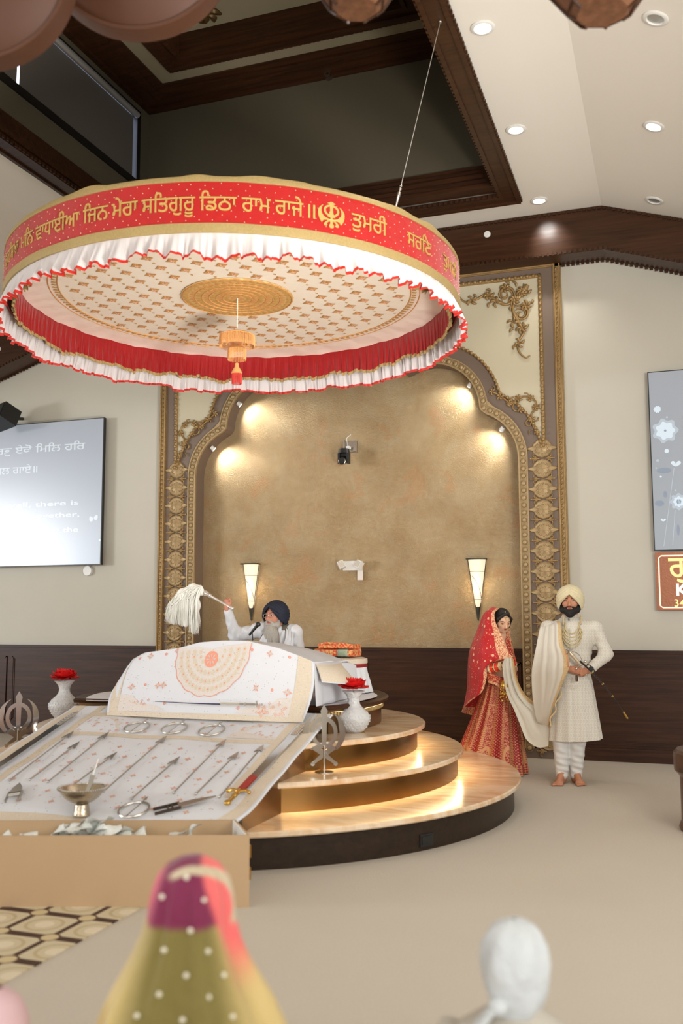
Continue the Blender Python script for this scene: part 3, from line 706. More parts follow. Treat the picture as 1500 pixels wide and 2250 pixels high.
# suspended projection displays with writing
def screen_mat(name, c0, c1):
    t = NT(name); s = t.sep(t.coord('Generated')); c = t.mix(s[2], lin(c0), lin(c1)); t.set(t.b.inputs['Emission Color'], c); t.b.inputs['Emission Strength'].default_value = .58
    return t.out(lin((110, 114, 120)), .27, 0, .9)
def put_text(body, x, y, z, size, mat, parent, name='lettering', width=None, offset=0.0, depth=.0015, align='LEFT'):
    V, Fc = text_mesh(body, size, offset, align); w = V[:, 0].max()-V[:, 0].min(); k = width/w if width else 1
    mb = MB(); n = len(V); A = [(x+v[0]*k, y, z+v[1]) for v in V]; B = [(x+v[0]*k, y+depth, z+v[1]) for v in V]; mb.add(A, Fc); return mb.build(name, mat, parent, smooth=False)
m_scr = screen_mat('blue_grey_display', (178, 190, 204), (166, 172, 182))
scrL = thing('display_screen', 'pale blue display with white verse lines left of the arch', 'screen', (-8.13, 9.86, 2.06))
mb = MB(); mb.b(-9.73, -6.535, 9.855, 9.90, 2.06, 3.87); mb.build('housing', m_black, scrL, smooth=False)
mb = MB(); mb.b(-9.72, -6.545, 9.851, 9.856, 2.07, 3.86); mb.build('screen_panel', m_scr, scrL, smooth=False)
m_txt = screen_mat('display_lettering', (222, 232, 238), (222, 232, 238)); m_txt.node_tree.nodes['Principled BSDF'].inputs['Emission Strength'].default_value = .68
def pxx(px, py, Y=9.85): p = onY(px, py, Y); return p[0], p[2]
def line(body, pxa, pxb, py, size, parent, m=m_txt):
    x0, z0 = pxx(pxa, py); x1, _ = pxx(pxb, py); put_text(body, x0, 9.8495, z0, size, m, parent, 'verse_line', width=x1-x0, offset=.0012)
line('ਹਿਰ ਪ੍ਰਭੁ ਏਕੋ ਿਮਿਲ ਹਿਰ', -75, 187, 1005, .125, scrL)
line('ਜਨ ਮੰਗਲ ਗਾਏ॥', -70, 82, 1047, .125, scrL)
line('as well, there is', -20, 172, 1118, .085, scrL)
line('God. Meeting together,', -90, 173, 1146, .085, scrL)
line('Lord sing the', 35, 170, 1173, .085, scrL)
mb = MB()
for px, py, a, r in ((200, 1140, .5, .034), (211, 1137, -.5, .034)):
    x, z = pxx(px, py); P = [(x+r*(1-.3*math.cos(k))*math.sin(k)*.8, z+r*math.cos(k)) for k in np.linspace(0, 2*PI, 20)[:-1]]
    mb.add([(x+(p-x)*math.cos(a)-(q-z)*math.sin(a), 9.849, z+(p-x)*math.sin(a)+(q-z)*math.cos(a)) for p, q in P], [tuple(range(19))])
x, z = pxx(219, 1187); mb.add([(x+.014*math.cos(k), 9.849, z+.014*math.sin(k)) for k in np.linspace(0, 2*PI, 16)[:-1]], [tuple(range(15))])
mb.build('butterfly_graphic', m_txt, scrL, smooth=False)
pd = onY(190, 1254, 9.92)
t = thing('wall_sensor', 'round white disc hanging under the left display', 'sensor', (pd[0], 9.95, pd[2]))
mb = MB(); mb.cyl((pd[0], 9.93, pd[2]), (pd[0], 9.965, pd[2]), .058, .062, 28); mb.b(pd[0]-.01, pd[0]+.01, 9.94, 9.965, pd[2]+.05, pd[2]+.1); mb.build('disc', m_whiteplastic, t)

scrR = thing('display_screen', 'grey display with white flower graphics at the right edge', 'screen', (1.43, 9.86, 2.07))
mb = MB(); mb.b(-.183, 3.0, 9.88, 9.93, 2.07, 3.88); mb.build('housing', m_black, scrR, smooth=False)
m_scr2 = screen_mat('grey_display', (150, 158, 164), (158, 162, 170))
mb = MB(); mb.b(-.173, 2.99, 9.876, 9.881, 2.08, 3.87); mb.build('screen_panel', m_scr2, scrR, smooth=False)
m_fl = emissive('flower_graphic', (216, 230, 238), .86, (110, 114, 120)); m_fl2 = emissive('flower_graphic_dim', (190, 204, 214), .68, (110, 114, 120)); m_fl3 = emissive('blue_leaf_graphic', (144, 160, 180), .52, (100, 106, 114))
mb = MB()
def blob(cx, cz, r, lobes=0, amp=.12, y=9.8745, n=48, mi=0):
    mb.m = mi; mb.add([(cx+r*(1+amp*math.cos(lobes*k))*math.cos(k), y, cz+r*(1+amp*math.cos(lobes*k))*math.sin(k)) for k in np.linspace(0, 2*PI, n+1)[:-1]], [tuple(range(n))])
P4 = lambda zx, zy: pxx(1400+zx/4.02, 800+zy/4.02, 9.875)
for zx, zy, r, lb, mi in ((175, 400, .034, 10, 0), (245, 588, .115, 7, 1), (245, 588, .085, 7, 0), (258, 768, .021, 0, 0), (178, 852, .014, 0, 1), (206, 995, .010, 0, 0), (365, 1215, .078, 8, 1), (365, 1215, .05, 8, 0), (365, 1215, .024, 6, 2), (245, 588, .012, 0, 2), (260, 470, .01, 0, 1), (337, 1115, .01, 0, 1), (165, 918, .008, 0, 1)):
    x, z = P4(zx, zy); blob(x, z, r, lb, .12 if lb else 0, y=9.8748-.0004*(mi == 0)-.0002*mi, mi=mi)
def heart(zx, zy, s, mi=0):
    x, z = P4(zx, zy)
    for a in (.7, -.75):
        P = [(s*.5*math.sin(k)*(1-.5*math.cos(k+PI)), s*(math.cos(k)+.8)) for k in np.linspace(0, 2*PI, 24)[:-1]]
        mb.m = mi; mb.add([(x+p*math.cos(a)-q*math.sin(a), 9.8745, z+p*math.sin(a)+q*math.cos(a)) for p, q in P], [tuple(range(23))])
heart(340, 900, .034); heart(228, 1388, .018)
for a, b_ in (((320, 920), (230, 1610)), ((330, 1290), (308, 1600))):
    xa, za = P4(*a); xb, zb = P4(*b_); mb.m = 1; mb.add([(xa, 9.8746, za), (xa+.006, 9.8746, za), (xb+.006, 9.8746, zb), (xb, 9.8746, zb)], [(0, 1, 2, 3)])
for zx, zy, sx, sz in ((195, 1230, .045, .03), (245, 1150, .018, .035), (360, 1465, .014, .055), (235, 940, .07, .03)):
    x, z = P4(zx, zy); mb.m = 2; mb.add([(x+sx*math.cos(k), 9.8747, z+sz*math.sin(k)) for k in np.linspace(0, 2*PI, 13)[:-1]], [tuple(range(12))])
mb.build('flower_graphics', [m_fl, m_fl2, m_fl3], scrR, smooth=False)
# copper sign
sgn = thing('wall_sign', 'backlit copper sign with cream letters under the right display', 'sign', (1.0, 9.93, 1.49))
mb = MB(); mb.b(-.178, 2.2, 9.90, 9.95, 1.485, 2.055); mb.build('board', simple('hammered_copper', (142, 92, 68), .35, .7, var=.12, scale=60, bump=.3, bscale=80), sgn, smooth=False)
m_glow = emissive('copper_glow', (255, 196, 160), 1.0)
mb = MB(); mb.tube([(2.1, 9.894, 2.02), (-.12, 9.894, 2.02), (-.145, 9.894, 2.0), (-.145, 9.894, 1.53), (-.12, 9.894, 1.51), (2.1, 9.894, 1.51)], .008, 6); mb.build('light_line', m_glow, sgn)
m_cream_l = emissive('cream_letters', (236, 208, 140), .55, (236, 208, 140)); m_white_l = emissive('white_letters', (236, 232, 226), .55)
x, z = pxx(1470, 1268, 9.895); put_text('ਗੁਰੂ', x, 9.894, z, .29, m_cream_l, sgn, offset=.004)
x, z = pxx(1484, 1308, 9.895); put_text('K', x, 9.894, z, .16, m_white_l, sgn, offset=.006)
x, z = pxx(1480, 1333, 9.895); put_text('34', x, 9.894, z, .105, m_cream_l, sgn, offset=.001)

# loudspeaker at the left edge
p = onY(12, 912, 9.5)
t = thing('loudspeaker', 'black loudspeaker on the wall at the upper left edge', 'speaker', (p[0]-.12, 9.6, p[2]-.13))
R = rotm('Z', -.35)@rotm('X', -.42)@rotm('Y', -.12)
mb = MB(); mb.box((p[0]-.10, 9.58, p[2]+.0), (.34, .24, .22), R); mb.build('cabinet', m_dark, t, smooth=False)
mb = MB(); mb.box(np.array([p[0]-.10, 9.58, p[2]+.0])+R@np.array([0, -.125, 0]), (.30, .012, .18), R); mb.build('grille', simple('speaker_grille', (44, 46, 44), .6, .3, var=.2, scale=200), t, smooth=False)
mb = MB(); mb.tube([(p[0]-.10, 9.66, p[2]), (p[0]-.10, 9.96, p[2]+.05)], .02, 8); mb.build('wall_bracket', m_dark, t)

# small round fittings
def fitting(name, label, cat, p, n, r=.03, parts=True):
    u, v = frame_of(n); R = np.array([u, v, np.array(n, float)]).T; mb = MB()
    mb.lathe([(0, .018), (r*.4, .018), (r*.5, .012), (r*.9, .01), (r, 0)], p, 20, R=R); return tag(mb.build(name, m_whiteplastic), label, cat)
fitting('beam_sensor', 'small round white detector on the wooden beam', 'detector', onY(1070, 515, 9.66), (0, -1, 0), .036)
fitting('beam_sensor', 'round white fitting on the beam at the left edge, above the loudspeaker', 'detector', onY(-2, 767, 9.66), (0, -1, 0), .03)
ps = onY(723, 168, 8.99)
t = thing('sprinkler_head', 'small metal sprinkler head on the dark moulding of the ceiling recess', 'sprinkler', tuple(ps))
mb = MB(); mb.cyl((ps[0], 9.0, ps[2]), (ps[0], 8.93, ps[2]), .012, .012, 10); mb.lathe([(.0, 0), (.035, .0), (.035, .006)], (ps[0], 8.93, ps[2]-.0), 16, R=rotm('X', PI/2)); mb.lathe([(.02, 0), (.05, .0), (.05, .005)], (ps[0], 8.99, ps[2]), 16, R=rotm('X', PI/2)); mb.build('body', m_steel, t)
tag(t, None, None)

# carved emblem on the coffer ceiling panel
pe = onZ(448, 25, 7.41)
t = thing('ceiling_ornament', 'dark carved floral ornament on the innermost ceiling panel', 'ornament', (pe[0], pe[1], 7.40))
mb = MB(); rs = random.Random(3)
for a in range(7):
    P = catmull([(pe[0]-.02, pe[1], 7.405), (pe[0]+.10*math.cos(a*.9), pe[1]+.10*math.sin(a*.9), 7.39), (pe[0]+.17*math.cos(a*.9+.5), pe[1]+.17*math.sin(a*.9+.5), 7.40)], 5); mb.tube(P, [.012+.02*math.sin(PI*i/(len(P)-1)) for i in range(len(P))], 6)
mb.sphere((pe[0], pe[1], 7.39), (.06, .06, .03), 12, 8); mb.tube(catmull([(pe[0], pe[1], 7.39), (pe[0]-.15, pe[1]-.12, 7.39), (pe[0]-.26, pe[1]-.2, 7.4), (pe[0]-.33, pe[1]-.28, 7.4)], 5), .016, 6)
mb.build('carving', simple('dark_gilt', (92, 70, 34), .45, .5, var=.2, scale=30), t)

# bronze pendants hanging in front of the ceiling recess
m_pend = simple('satin_copper_brown', (84, 50, 31), .5, .1, var=.08, scale=3)
def bowl(px, py, D, rpx, label):
    d = ray(px, py); c = CAM+D*d; r = rpx/F_PX*D; t = thing('round_pendant', label, 'pendant lamp', tuple(c), group='round bronze pendants')
    back = nrm((FW[0]*.98, FW[1]*.98, .10)); u, v = frame_of(back); R = np.array([u, v, back]).T
    mb = MB(); prof = [(0, -r*.20), (r*.3, -r*.19), (r*.6, -r*.14), (r*.85, -r*.06), (r*.945, -.0)]; mb.lathe(prof, c, 72, R=R); mb.build('face_panel', m_pend, t, angle=60)
    mb = MB(); mb.lathe([(r*.955, .0), (r*.955, -.012), (r*.99, -.012), (r, 0), (r, .10), (r*.9, .12), (0, .12)], c, 72, R=R); mb.build('rim_band', m_pend, t)
    mb = MB(); mb.cyl((c[0], c[1], c[2]), (c[0], c[1], 5.6 if c[1] < 4.8 else 7.3), .02, .02, 12); mb.build('rod', m_pend, t)
bowl(297, -148, 4.3, 218, 'round bronze pendant second from the left at the top')
bowl(-55, -75, 3.9, 212, 'round bronze pendant in the top left corner')
def oct_pend(pts, D, label):
    # bottom facet and flaring sides; pts: pixel polygon of bottom edge left/right
    (xl, yl), (xr, yr) = pts; pl, pr = CAM+D*ray(xl, yl), CAM+D*ray(xr, yr); w = np.linalg.norm(pr-pl); c = (pl+pr)/2-np.array(nrm((FW[0], FW[1], 0)))*w*1.2
    t = thing('faceted_pendant', label, 'pendant', tuple(c), group='faceted wooden pendants'); n = 8; a0 = math.atan2(pl[1]-c[1], pl[0]-c[0])
    mb = MB(); r0 = math.hypot(pl[0]-c[0], pl[1]-c[1]); V = []
    lv = [(r0, 0), (r0*1.35, .03), (r0*2.6, .22), (r0*3.1, .32), (r0*3.1, .36)]
    for r, z in lv:
        for k in range(n): a = a0+2*PI*k/n; V.append((c[0]+r*math.cos(a), c[1]+r*math.sin(a), pl[2]+z))
    mb.add(V, [(j*n+i, j*n+(i+1) % n, (j+1)*n+(i+1) % n, (j+1)*n+i) for j in range(len(lv)-1) for i in range(n)]+[tuple(range(n))[::-1], tuple(range((len(lv)-1)*n, len(lv)*n))]); mb.build('body', m_beam2, t, smooth=False)
    mb = MB()
    for k in range(n):
        a = a0+2*PI*k/n; mb.tube([(c[0]+r*1.01*math.cos(a), c[1]+r*1.01*math.sin(a), pl[2]+z-.004) for r, z in lv[:4]], .007, 5)
        a2 = a0+2*PI*(k+1)/n; r, z = lv[1]; mb.tube([(c[0]+r*1.01*math.cos(q), c[1]+r*1.01*math.sin(q), pl[2]+z-.004) for q in (a, a2)], .006, 5)
    mb.build('edge_trim', m_beam, t); mb = MB(); mb.cyl((c[0], c[1], pl[2]+.3), (c[0], c[1], 5.6), .03, .03, 12); mb.build('rod', m_beam, t)
m_beam2 = wood('warm_walnut', (86, 56, 38), (120, 82, 58), .35, 'Z')
oct_pend(((765, 47), (800, 47)), 4.1, 'faceted wooden pendant against the dark ceiling recess')
oct_pend(((1288, 60), (1330, 60)), 4.1, 'faceted wooden pendant against the white ceiling')

# ------------------------------------------------------------------ the round canopy
RC = 1.862
can = thing('canopy', 'round red and white fabric canopy with gold Gurmukhi lettering hung over the dais', 'canopy', (XC, YC, 3.7))
def red_mat(name, c, bs=60):
    t = NT(name); co = t.mapping(t.coord(), (1, 1, 1)); n = t.noise(co, 14, 5, .6, 1.2)
    t.bump(n, .35, .012); return t.out(t.mix(n, tuple(v*.8 for v in lin(c)), tuple(min(1, v*1.15) for v in lin(c))), .55, 0, .3, Sheen_Weight=.3)
m_red = red_mat('scarlet_satin', (172, 13, 8)); m_red_in = red_mat('crimson_satin', (158, 5, 8)); m_red_rib = simple('red_ribbon', (200, 34, 20), .5, var=.08)
m_goldtrim = simple('gold_brocade_trim', (172, 148, 96), .5, .25, var=.22, scale=70, bump=.5, bscale=120)
m_goldthread = simple('gold_thread', (204, 166, 92), .4, .35, var=.25, scale=140, bump=.6, bscale=260)
m_ruffle = simple('white_satin_ruffle', (216, 208, 206), .55, var=.02, Transmission_Weight=0.0)
m_silk = simple('ivory_silk', (252, 240, 222), .6, var=.03, scale=3, bump=.12, bscale=14, bdist=.03)
m_pinksilk = simple('blush_silk', (252, 234, 220), .6, var=.03, scale=2, bump=.2, bscale=6, bdist=.05)
def cyl_ring(mb, rows, n=360, wob=None):
    G = []
    for k, (r, z) in enumerate(rows):
        G.append([(XC+(r+(wob(2*PI*i/n, k) if wob else 0))*math.cos(2*PI*i/n), YC+(r+(wob(2*PI*i/n, k) if wob else 0))*math.sin(2*PI*i/n), z) for i in range(n)])
    mb.grid(G, cu=True)
mb = MB(); cyl_ring(mb, [(RC-.02, 3.93), (RC, 3.93), (RC+.001, 4.0), (RC-.001, 4.1), (RC+.001, 4.2), (RC, 4.27), (RC-.02, 4.27)], wob=lambda a, k: .002*math.sin(37*a+k)); mb.build('red_band', m_red, can)
ph = rng.random(40)*6.28
def wv(a): return .012*math.sin(9*a+ph[0])+.009*math.sin(17*a+ph[1])+.006*math.sin(31*a+ph[2])
mb = MB(); n = 360; rows = []
for k, (r, z) in enumerate([(RC-.01, 4.262), (RC+.006, 4.264), (RC+.006, 4.292), (RC-.0, 4.302), (RC-.10, 4.325), (RC-.3, 4.34), (0.001, 4.36)]):
    rows.append([(XC+r*math.cos(2*PI*i/n), YC+r*math.sin(2*PI*i/n), z+(max(0, wv(2*PI*i/n)) if k >= 3 else 0)) for i in range(n)])
mb.grid(rows, cu=True); mb.build('top_cover', m_goldtrim, can)
mb = MB(); cyl_ring(mb, [(RC-.005, 3.918), (RC+.008, 3.918), (RC+.009, 3.95), (RC+.007, 3.982), (RC-.002, 3.984)], wob=lambda a, k: .0015*math.sin(23*a+k)); mb.build('gold_border', m_goldtrim, can)
def pleat(a, nf, sd): 
    x = nf*a+1.3*math.sin(7*a+sd)+.8*math.sin(19*a+2*sd); return math.copysign(abs(math.sin(x))**.6, math.sin(x))
def ruffle(name, R0, z0, z1, flare, amp, nf, mats, rib_from, parent, sd, n=2200, nr=10):
    G = []
    for k in range(nr):
        t = k/(nr-1); row = []
        for i in range(n):
            a = 2*PI*i/n; p = .8*pleat(a, nf, sd)+.3*math.sin(2.7*nf*a+sd); am = amp*(t**1.1); r = R0+flare*t+am*p; da = amp*.35*t*math.cos(nf*a+sd*3)/R0
            st = (math.sin(127.1*math.floor(nf*a/PI+.5)+sd)*43758.5453) % 1-.5; z = z0+(z1-z0)*t+(.026*st+.012*math.sin(13*a+sd)+.008*p+.012*math.sin(29*a+sd+2*math.sin(5*a)))*t; row.append((XC+r*math.cos(a+da), YC+r*math.sin(a+da), z))
        G.append(row)
    mb = MB(); mb.grid(G, cu=True, matrow=lambda i, j: 1 if i >= rib_from else 0); return mb.build(name, mats, parent, angle=60)
ruffle('white_ruffle', RC-.008, 3.925, 3.745, .045, .030, 92, [m_ruffle, m_red_rib], 8, can, 1.0)
ruffle('red_curtain', RC-.09, 4.10, 3.845, .015, .014, 150, [m_red_in, m_goldtrim], 8, can, 2.1, n=2700)
# silk ceiling
mb = MB(); n = 240; rows = []
for k, (r, z) in enumerate([(.02, 4.125), (.6, 4.128), (1.1, 4.128), (1.5, 4.125), (1.58, 4.118), (1.66, 4.110), (1.735, 4.098), (1.77, 4.09), (1.775, 4.11)]):
    rows.append([(XC+r*math.cos(2*PI*i/n), YC+r*math.sin(2*PI*i/n), z+(.004*math.sin(23*2*PI*i/n+k)+.003*math.sin(57*2*PI*i/n) if 4 <= k < 8 else 0)) for i in range(n)])
mb.grid(rows, cu=True, matrow=lambda i, j: 0 if i < 3 else 1); mb.build('silk_ceiling', [m_silk, m_pinksilk], can)
# embroidery
m_emb = simple('copper_gold_embroidery', (214, 156, 92), .5, .05, var=.3, scale=60, bump=.6, bscale=160); m_emb2 = simple('rose_embroidery', (240, 190, 160), .5, var=.2, scale=80); m_emb3 = simple('honey_gold_embroidery', (206, 160, 88), .45, .1, var=.25, scale=90, bump=.6, bscale=160)
def petal(mb, x, y, a, L, w, z, h=.004, n=8):
    ca, sa = math.cos(a), math.sin(a); P = []
    for k in range(n): t = 2*PI*k/n; u, v = L/2+L/2*math.cos(t), w/2*math.sin(t)*(1.25-.5*math.cos(t)) ; P.append((XC+x+u*ca-v*sa, YC+y+u*sa+v*ca, z))
    c = (XC+x+L*.5*ca, YC+y+L*.5*sa, z-h); mb.add(P+[c], [(k, n, (k+1) % n) for k in range(n)])
mb = MB(); ZS = 4.121
gx = .155; row_i = 0; yy = -1.45
while yy < 1.45:
    xx = -1.5+(gx if row_i % 2 else 0)
    while xx < 1.5:
        r = math.hypot(xx, yy)
        if .53 < r < 1.42:
            mb.m = 0
            for k in range(4): petal(mb, xx, yy, k*PI/2, .054, .024, ZS); petal(mb, xx, yy, k*PI/2+PI/4, .038, .018, ZS-.0005)
            mb.m = 1
            for k in range(4): petal(mb, xx, yy, k*PI/2, .030, .009, ZS-.004)
        x2 = xx+gx
        if .5 < math.hypot(x2, yy) < 1.44:
            mb.m = 2
            for k in range(4): petal(mb, x2, yy, k*PI/2, .013, .008, ZS)
        xx += 2*gx
    yy += .105; row_i += 1
mb.m = 2
for k in range(150):
    a = 2*PI*k/150; petal(mb, 1.475*math.cos(a), 1.475*math.sin(a), a+.9, .05, .024, ZS); petal(mb, 1.475*math.cos(a+.02), 1.475*math.sin(a+.02), a-.5, .045, .018, ZS-.001)
mb.m = 0
for rr in (1.463, 1.537): mb.tube([(XC+rr*math.cos(a), YC+rr*math.sin(a), ZS) for a in np.linspace(0, 2*PI, 181)[:-1]], .005, 5, True)
mb.build('flower_embroidery', [m_emb, m_emb2, m_emb3], can)
mb = MB(); mb.m = 0
mb.grid([[(XC+r*(1+(.03*abs(math.sin(15*a)) if k == 2 else 0))*math.cos(a), YC+r*(1+(.03*abs(math.sin(15*a)) if k == 2 else 0))*math.sin(a), z) for a in np.linspace(0, 2*PI, 181)[:-1]] for k, (r, z) in enumerate([(.01, 4.112), (.3, 4.112), (.462, 4.114), (.47, 4.122)])], cu=True)
for R_, n_, L_, w_, m_ in ((.44, 44, .05, .04, 1), (.385, 40, .05, .035, 0), (.33, 34, .055, .04, 1), (.27, 30, .05, .04, 0), (.21, 24, .055, .04, 1), (.155, 18, .05, .04, 0), (.10, 12, .05, .04, 1), (.05, 8, .045, .03, 0)):
    mb.m = 2 if m_ else 1
    for k in range(n_): a = 2*PI*k/n_; petal(mb, (R_-.03)*math.cos(a), (R_-.03)*math.sin(a), a, L_, w_, 4.111, .006)
mb.m = 1
for rr in (.46, .36, .30, .24, .18, .125): mb.tube([(XC+rr*math.cos(a), YC+rr*math.sin(a), 4.110) for a in np.linspace(0, 2*PI, 97)[:-1]], .005, 5, True)
mb.build('central_rosette', [simple('rosette_ground', (226, 184, 118), .5, .05, var=.2, scale=60), m_emb, m_emb3], can)
# lettering round the band
def word(body, a0, a1, z=4.067, size=.150, off=.0011, name='lettering'):
    V, Fc = text_mesh(body, size, 0); x0, x1 = V[:, 0].min(), V[:, 0].max(); mb = MB(); n = len(V); cnt = {}
    for f in Fc:
        for i in range(len(f)): k = tuple(sorted((f[i], f[(i+1) % len(f)]))); cnt[k] = cnt.get(k, 0)+1
    side = [(f[i], f[(i+1) % len(f)]) for f in Fc for i in range(len(f)) if cnt[tuple(sorted((f[i], f[(i+1) % len(f)])))] == 1]
    for c_, (dx, dz) in enumerate(((-1, -1), (1, -1), (-1, 1), (1, 1), (0, 0))):
        P = []
        for lay in (.004+.0003*c_, .0003):
            for v in V: a = math.radians(a0+(a1-a0)*(v[0]-x0)/(x1-x0))+dx*off/RC; r = RC+lay; P.append((XC+r*math.cos(a), YC+r*math.sin(a), z+v[1]+dz*off))
        mb.add(P, list(Fc)+[(e[1], e[0], e[0]+n, e[1]+n) for e in side])
    mb.build(name, m_goldthread, can, smooth=False)
for body, a0, a1 in (('ਗੁਰਿਸਖਾ', -134, -122.07), ('ਮਿਨ', -120.84, -114.72), ('ਵਾਧਾਈਆ', -113.58, -99.16), ('ਿਜਨ', -98.05, -91.71), ('ਮੇਰਾ', -90.84, -84.94), ('ਸਿਤਗੁਰੂ', -84.02, -72.93), ('ਿਡਠਾ', -72.03, -64.62), ('ਰਾਮ', -63.61, -57.84), ('ਰਾਜੇ', -56.93, -51.07), ('॥', -49.99, -48.52), ('ਤੁਮਰੀ', -40.08, -30.87), ('ਸਰਿਣ', -24.37, -15.09), ('ਤੁਮਾਰੀ', -8.55, 2.5)): word(body, a0, a1)
word('☬', -47.86, -41.84, 4.022, .245, .0008, 'khanda_emblem')
mb = MB(); rs = random.Random(11)
for k in range(960):
    a = 2*PI*(k % 120)/120+(.5 if (k//120) % 2 else 0)*2*PI/120+rs.uniform(-.009, .009); z = 3.998+.035*(k//120)+rs.uniform(-.009, .009); r = RC+.003; mb.sphere((XC+r*math.cos(a), YC+r*math.sin(a), z), .0042, 5, 3)
mb.build('sequins', simple('pale_sequin', (250, 214, 180), .2, .5, var=0), can, kind='stuff')
# tassel
m_fringe = simple('peach_gold_fringe', (230, 170, 104), .5, .1, var=.15, scale=60)
pt = CAM+ray(515, 735)*((7.35)/ray(515, 735)[1]); tx, ty = XC, YC
ts = thing('canopy_tassel', 'three-tier gold fringe tassel with red end hanging under the canopy centre', 'tassel', (tx, ty, 3.33))
mb = MB(); mb.cyl((tx, ty, 3.8), (tx, ty, 4.128), .0045, .0045, 8); mb.build('cord', m_silk, ts)
mb = MB(); mb.lathe([(.0, 3.83), (.07, 3.822), (.13, 3.80), (.150, 3.79), (.145, 3.785)], (tx, ty, 0), 32); mb.build('tassel_cap', m_fringe, ts)
mb = MB(); mb.lathe([(.0, 3.70), (.06, 3.69), (.078, 3.672)], (tx, ty, 0), 24); mb.build('tassel_cap', m_fringe, ts)
mb = MB(); mb.lathe([(.0, 3.565), (.015, 3.55), (.018, 3.52), (.038, 3.49), (.046, 3.465), (.04, 3.46)], (tx, ty, 0), 20)
mb.build('tassel_cap', m_fringe, ts)
def fringe(r, z0, z1, n, name, mat, rr=.0025, loop=False):
    mb = MB()
    for k in range(n):
        a = 2*PI*k/n; mb.tube([(tx+r*math.cos(a), ty+r*math.sin(a), z0), (tx+r*1.02*math.cos(a), ty+r*1.02*math.sin(a), (z0+z1)/2), (tx+r*math.cos(a+.01), ty+r*math.sin(a+.01), z1+rs.uniform(-.004, .004))], rr, 4)
    mb.build(name, mat, ts, kind='stuff')
fringe(.147, 3.79, 3.695, 96, 'upper_fringe', m_fringe); fringe(.09, 3.79, 3.715, 60, 'inner_fringe', m_fringe); fringe(.076, 3.672, 3.58, 50, 'middle_fringe', m_fringe); fringe(.04, 3.465, 3.375, 34, 'red_fringe', simple('red_bead_fringe', (210, 60, 50), .4, var=.1), .003)
# suspension cables
def cable(b_, t_, label):
    c = thing('suspension_cable', label, 'cable', b_); mb = MB(); b_ = np.array(b_); t_ = np.array(t_); mb.cyl(b_, t_, .0028, .0028, 6); mb.build('wire', m_steel, c)
    mb = MB(); d = nrm(t_-b_); mb.cyl(b_+d*.0, b_+d*.1, .004, .012, 8); mb.cyl(b_+d*.10, b_+d*.125, .013, .013, 10); mb.cyl(b_+d*.14, b_+d*.155, .012, .012, 10); mb.sphere(b_+d*.17, .011, 8, 6); mb.build('turnbuckle', m_steel, c)
    mb = MB(); mb.sphere(t_, .014, 10, 6); mb.build('ceiling_hook', m_steel, c)
cable((-1.774, 6.236, 4.31), tuple(onZ(967, 47, 5.563)), 'thin steel cable from the ceiling recess border to the canopy rim')
# ------------------------------------------------------------------ the stepped dais
dais = thing('dais', 'round three-step dais with honey onyx treads and hidden strip lights', 'dais', (XC, YC, 0))
HW = 1.03
m_gloss = simple('dark_gold_metal', (124, 92, 52), .24, 1.0, .5, var=.15, scale=5)
def cut_disc(r, a_step=2.0):
    a0 = math.asin(HW/r); P = []; n = int((2*PI-2*a0)/math.radians(a_step))
    for i in range(n+1): a = -PI/2+a0+(2*PI-2*a0)*i/n; P.append((XC+r*math.cos(a), YC+r*math.sin(a)))
    return P+[(XC-HW, 6.25), (XC+HW, 6.25)] if r > 1.4 else P
def slab(mb, r, z0, z1, bev=.008):
    for (ra, za, rb, zb) in ((r-bev, z0, r, z0+bev), (r, z0+bev, r, z1-bev), (r, z1-bev, r-bev, z1)):
        A, B = cut_disc(ra), cut_disc(rb); n = min(len(A), len(B)); mb.add([(x, y, za) for x, y in A[:n]]+[(x, y, zb) for x, y in B[:n]], [(i, (i+1) % n, n+(i+1) % n, n+i) for i in range(n)])
    A = cut_disc(r-bev); n = len(A); mb.add([(x, y, z0) for x, y in A], [tuple(range(n))[::-1]]); mb.add([(x, y, z1) for x, y in A], [tuple(range(n))])
def ledring(r0, r1, z, a0):
    mb = MB(); A = np.linspace(-PI/2+a0, 1.5*PI-a0, 150); mb.grid([[(XC+r*math.cos(a), YC+r*math.sin(a), z) for a in A] for r in (r0, r1)]); mb.build('strip_light', m_led, dais, smooth=False)
m_led = emissive('warm_strip_light', (255, 222, 168), 48.0)
for k, (rs_, z0, z1, rt) in enumerate(((2.215, 0, .188, 2.27), (1.79, .224, .379, 1.835), (1.475, .414, .57, 1.54))):
    mb = MB(); P = cut_disc(rs_); mb.prism(P, lambda a, b, t: (a, b, z0+(z1-z0)*t), 1); mb.build('riser', m_riser if k == 0 else m_gloss, dais, angle=30)
    mb = MB(); slab(mb, rt, z1, z1+.036)
    o = mb.build('tread', [m_onyx], dais, angle=25)
    if k:
        ledring(rs_+.010, rs_+.028, z1-.001, math.asin(HW/(rt-.03))+.02)
def drum(mb, prof):
    ring_ = [[(x, y, z) for x, y in cut_disc(r)] for r, z in prof]; n = min(len(q) for q in ring_)
    def rs2(Q, m):
        Q = np.array(Q+[Q[0]]); d = np.r_[0, np.cumsum(np.linalg.norm(np.diff(Q, axis=0), axis=1))]; t = np.linspace(0, d[-1], m+1)[:-1]; return [tuple(np.interp(t_, d, Q[:, k]) for k in range(3)) for t_ in t]
    R_ = [rs2(q, 300) for q in ring_]; mb.grid(R_, cu=True); mb.add(R_[-1], [tuple(range(300))])
mb = MB(); drum(mb, [(1.19, .605), (1.19, .72), (1.2, .725), (1.2, .755), (1.215, .76), (1.215, .775)]); mb.build('platform_drum', m_bronze, dais, angle=30)
mb = MB(); a0 = math.asin(HW/1.2)
